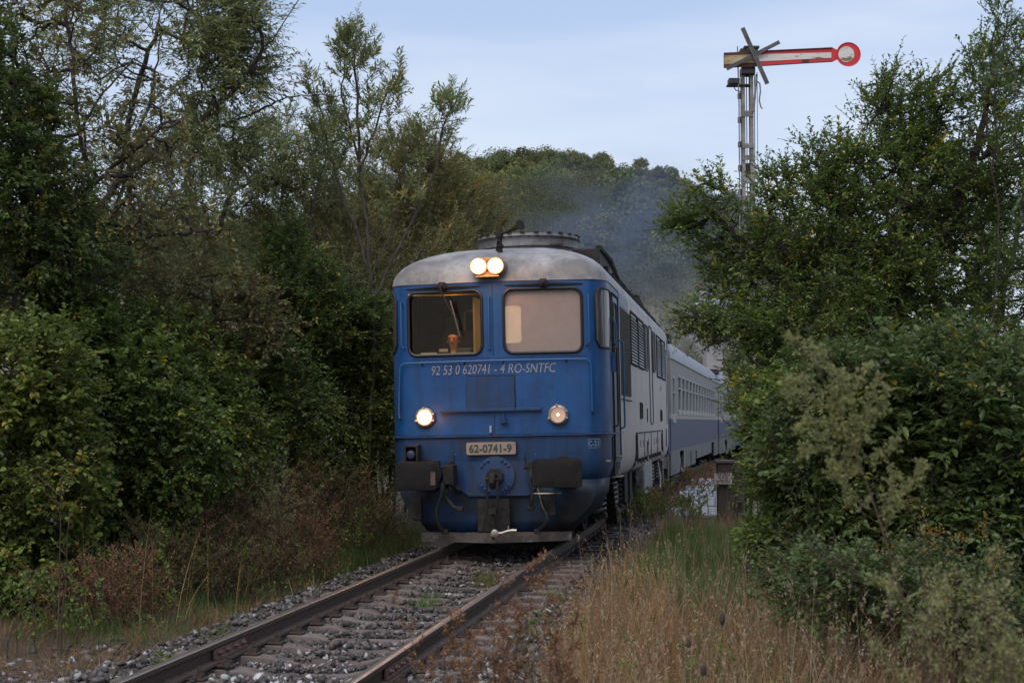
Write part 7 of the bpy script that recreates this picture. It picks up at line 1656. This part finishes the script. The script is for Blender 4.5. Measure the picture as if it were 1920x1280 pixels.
# brown and green undergrowth by the stone paving
weed('dead_weeds', 'rust brown dead weeds beside the stone paving, right of the locomotive', 'weed', G(1240, 29), .8, 22, 500, branch=12, bits=(20, .02, .035, .45), blen=(.12, .3), wd=.35, lean=.2, r=.005)
weed('dead_weeds', 'orange brown weeds in front of the coaches above the stone paving', 'weed', G(1275, 37), .9, 22, 501, branch=12, bits=(26, .02, .04, .45), blen=(.12, .3), wd=.7, lean=.2, r=.006)
weed('green_weeds', 'dull green weeds at the trackside beneath the grey side box', 'weed', G(1232, 27), .85, 30, 502, leaf='lf_shrub2', stem='twig', branch=12, bits=(22, .02, .045, .45), blen=(.12, .3), wd=.45, lean=.2, r=.005)
weed('green_weeds', 'mixed weeds on the verge along the first coach', 'weed', G(1308, 44), .9, 30, 503, leaf='lf_sallow', stem='twig', branch=10, bits=(20, .03, .05, .45), blen=(.12, .3), wd=.9, lean=.2, r=.006)

# ------------------------------------------------------------------ exhaust smoke drifting off behind the locomotive roof
def smoke(name, label, c, r, dens, col, seed, rot=0.):
    bm = bmesh.new(); bmesh.ops.create_icosphere(bm, subdivisions=4, radius=1); me = bpy.data.meshes.new(name); bm.to_mesh(me); bm.free()
    m = bpy.data.materials.new(name + '_volume'); m.use_nodes = True; N, L = m.node_tree.nodes, m.node_tree.links; N.clear()
    o_ = N.new('ShaderNodeOutputMaterial'); pv = N.new('ShaderNodeVolumePrincipled'); pv.inputs['Color'].default_value = (*col, 1); pv.inputs['Anisotropy'].default_value = .1
    tc_ = N.new('ShaderNodeTexCoord'); ln = N.new('ShaderNodeVectorMath'); ln.operation = 'LENGTH'; L.new(tc_.outputs['Object'], ln.inputs[0])
    fall = N.new('ShaderNodeMapRange'); fall.interpolation_type = 'SMOOTHSTEP'; fall.inputs[1].default_value = 1.0; fall.inputs[2].default_value = .25; fall.inputs[3].default_value = 0; fall.inputs[4].default_value = 1
    L.new(ln.outputs['Value'], fall.inputs[0]); nz_ = N.new('ShaderNodeTexNoise'); nz_.inputs['Scale'].default_value = 2.2; nz_.inputs['Detail'].default_value = 3; nz_.inputs['Distortion'].default_value = .6
    L.new(tc_.outputs['Object'], nz_.inputs['Vector']); r2 = N.new('ShaderNodeMapRange'); r2.inputs[1].default_value = .38; r2.inputs[2].default_value = .62; L.new(nz_.outputs['Fac'], r2.inputs[0])
    mu = N.new('ShaderNodeMath'); mu.operation = 'MULTIPLY'; L.new(fall.outputs[0], mu.inputs[0]); L.new(r2.outputs[0], mu.inputs[1]); m2 = N.new('ShaderNodeMath'); m2.operation = 'MULTIPLY'; m2.inputs[1].default_value = dens
    L.new(mu.outputs[0], m2.inputs[0]); L.new(m2.outputs[0], pv.inputs['Density']); L.new(pv.outputs[0], o_.inputs['Volume'])
    me.materials.append(m); o = bpy.data.objects.new(name, me); COL.objects.link(o); o.location = c; o.scale = r; o.rotation_euler = (0, rot, 0); tag(o, label, 'smoke', kind='stuff'); return o
smoke('smoke', 'blue grey diesel exhaust drifting above the train in front of the wooded hill', tuple(at(1175, 430, 50)), (5.6, 6.0, 3.2), .15, (.26, .33, .47), 1)
smoke('smoke', 'thinner brownish smoke hanging over the coaches before the field', tuple(at(1270, 600, 60)), (4.4, 7.0, 3.2), .06, (.62, .60, .62), 2)
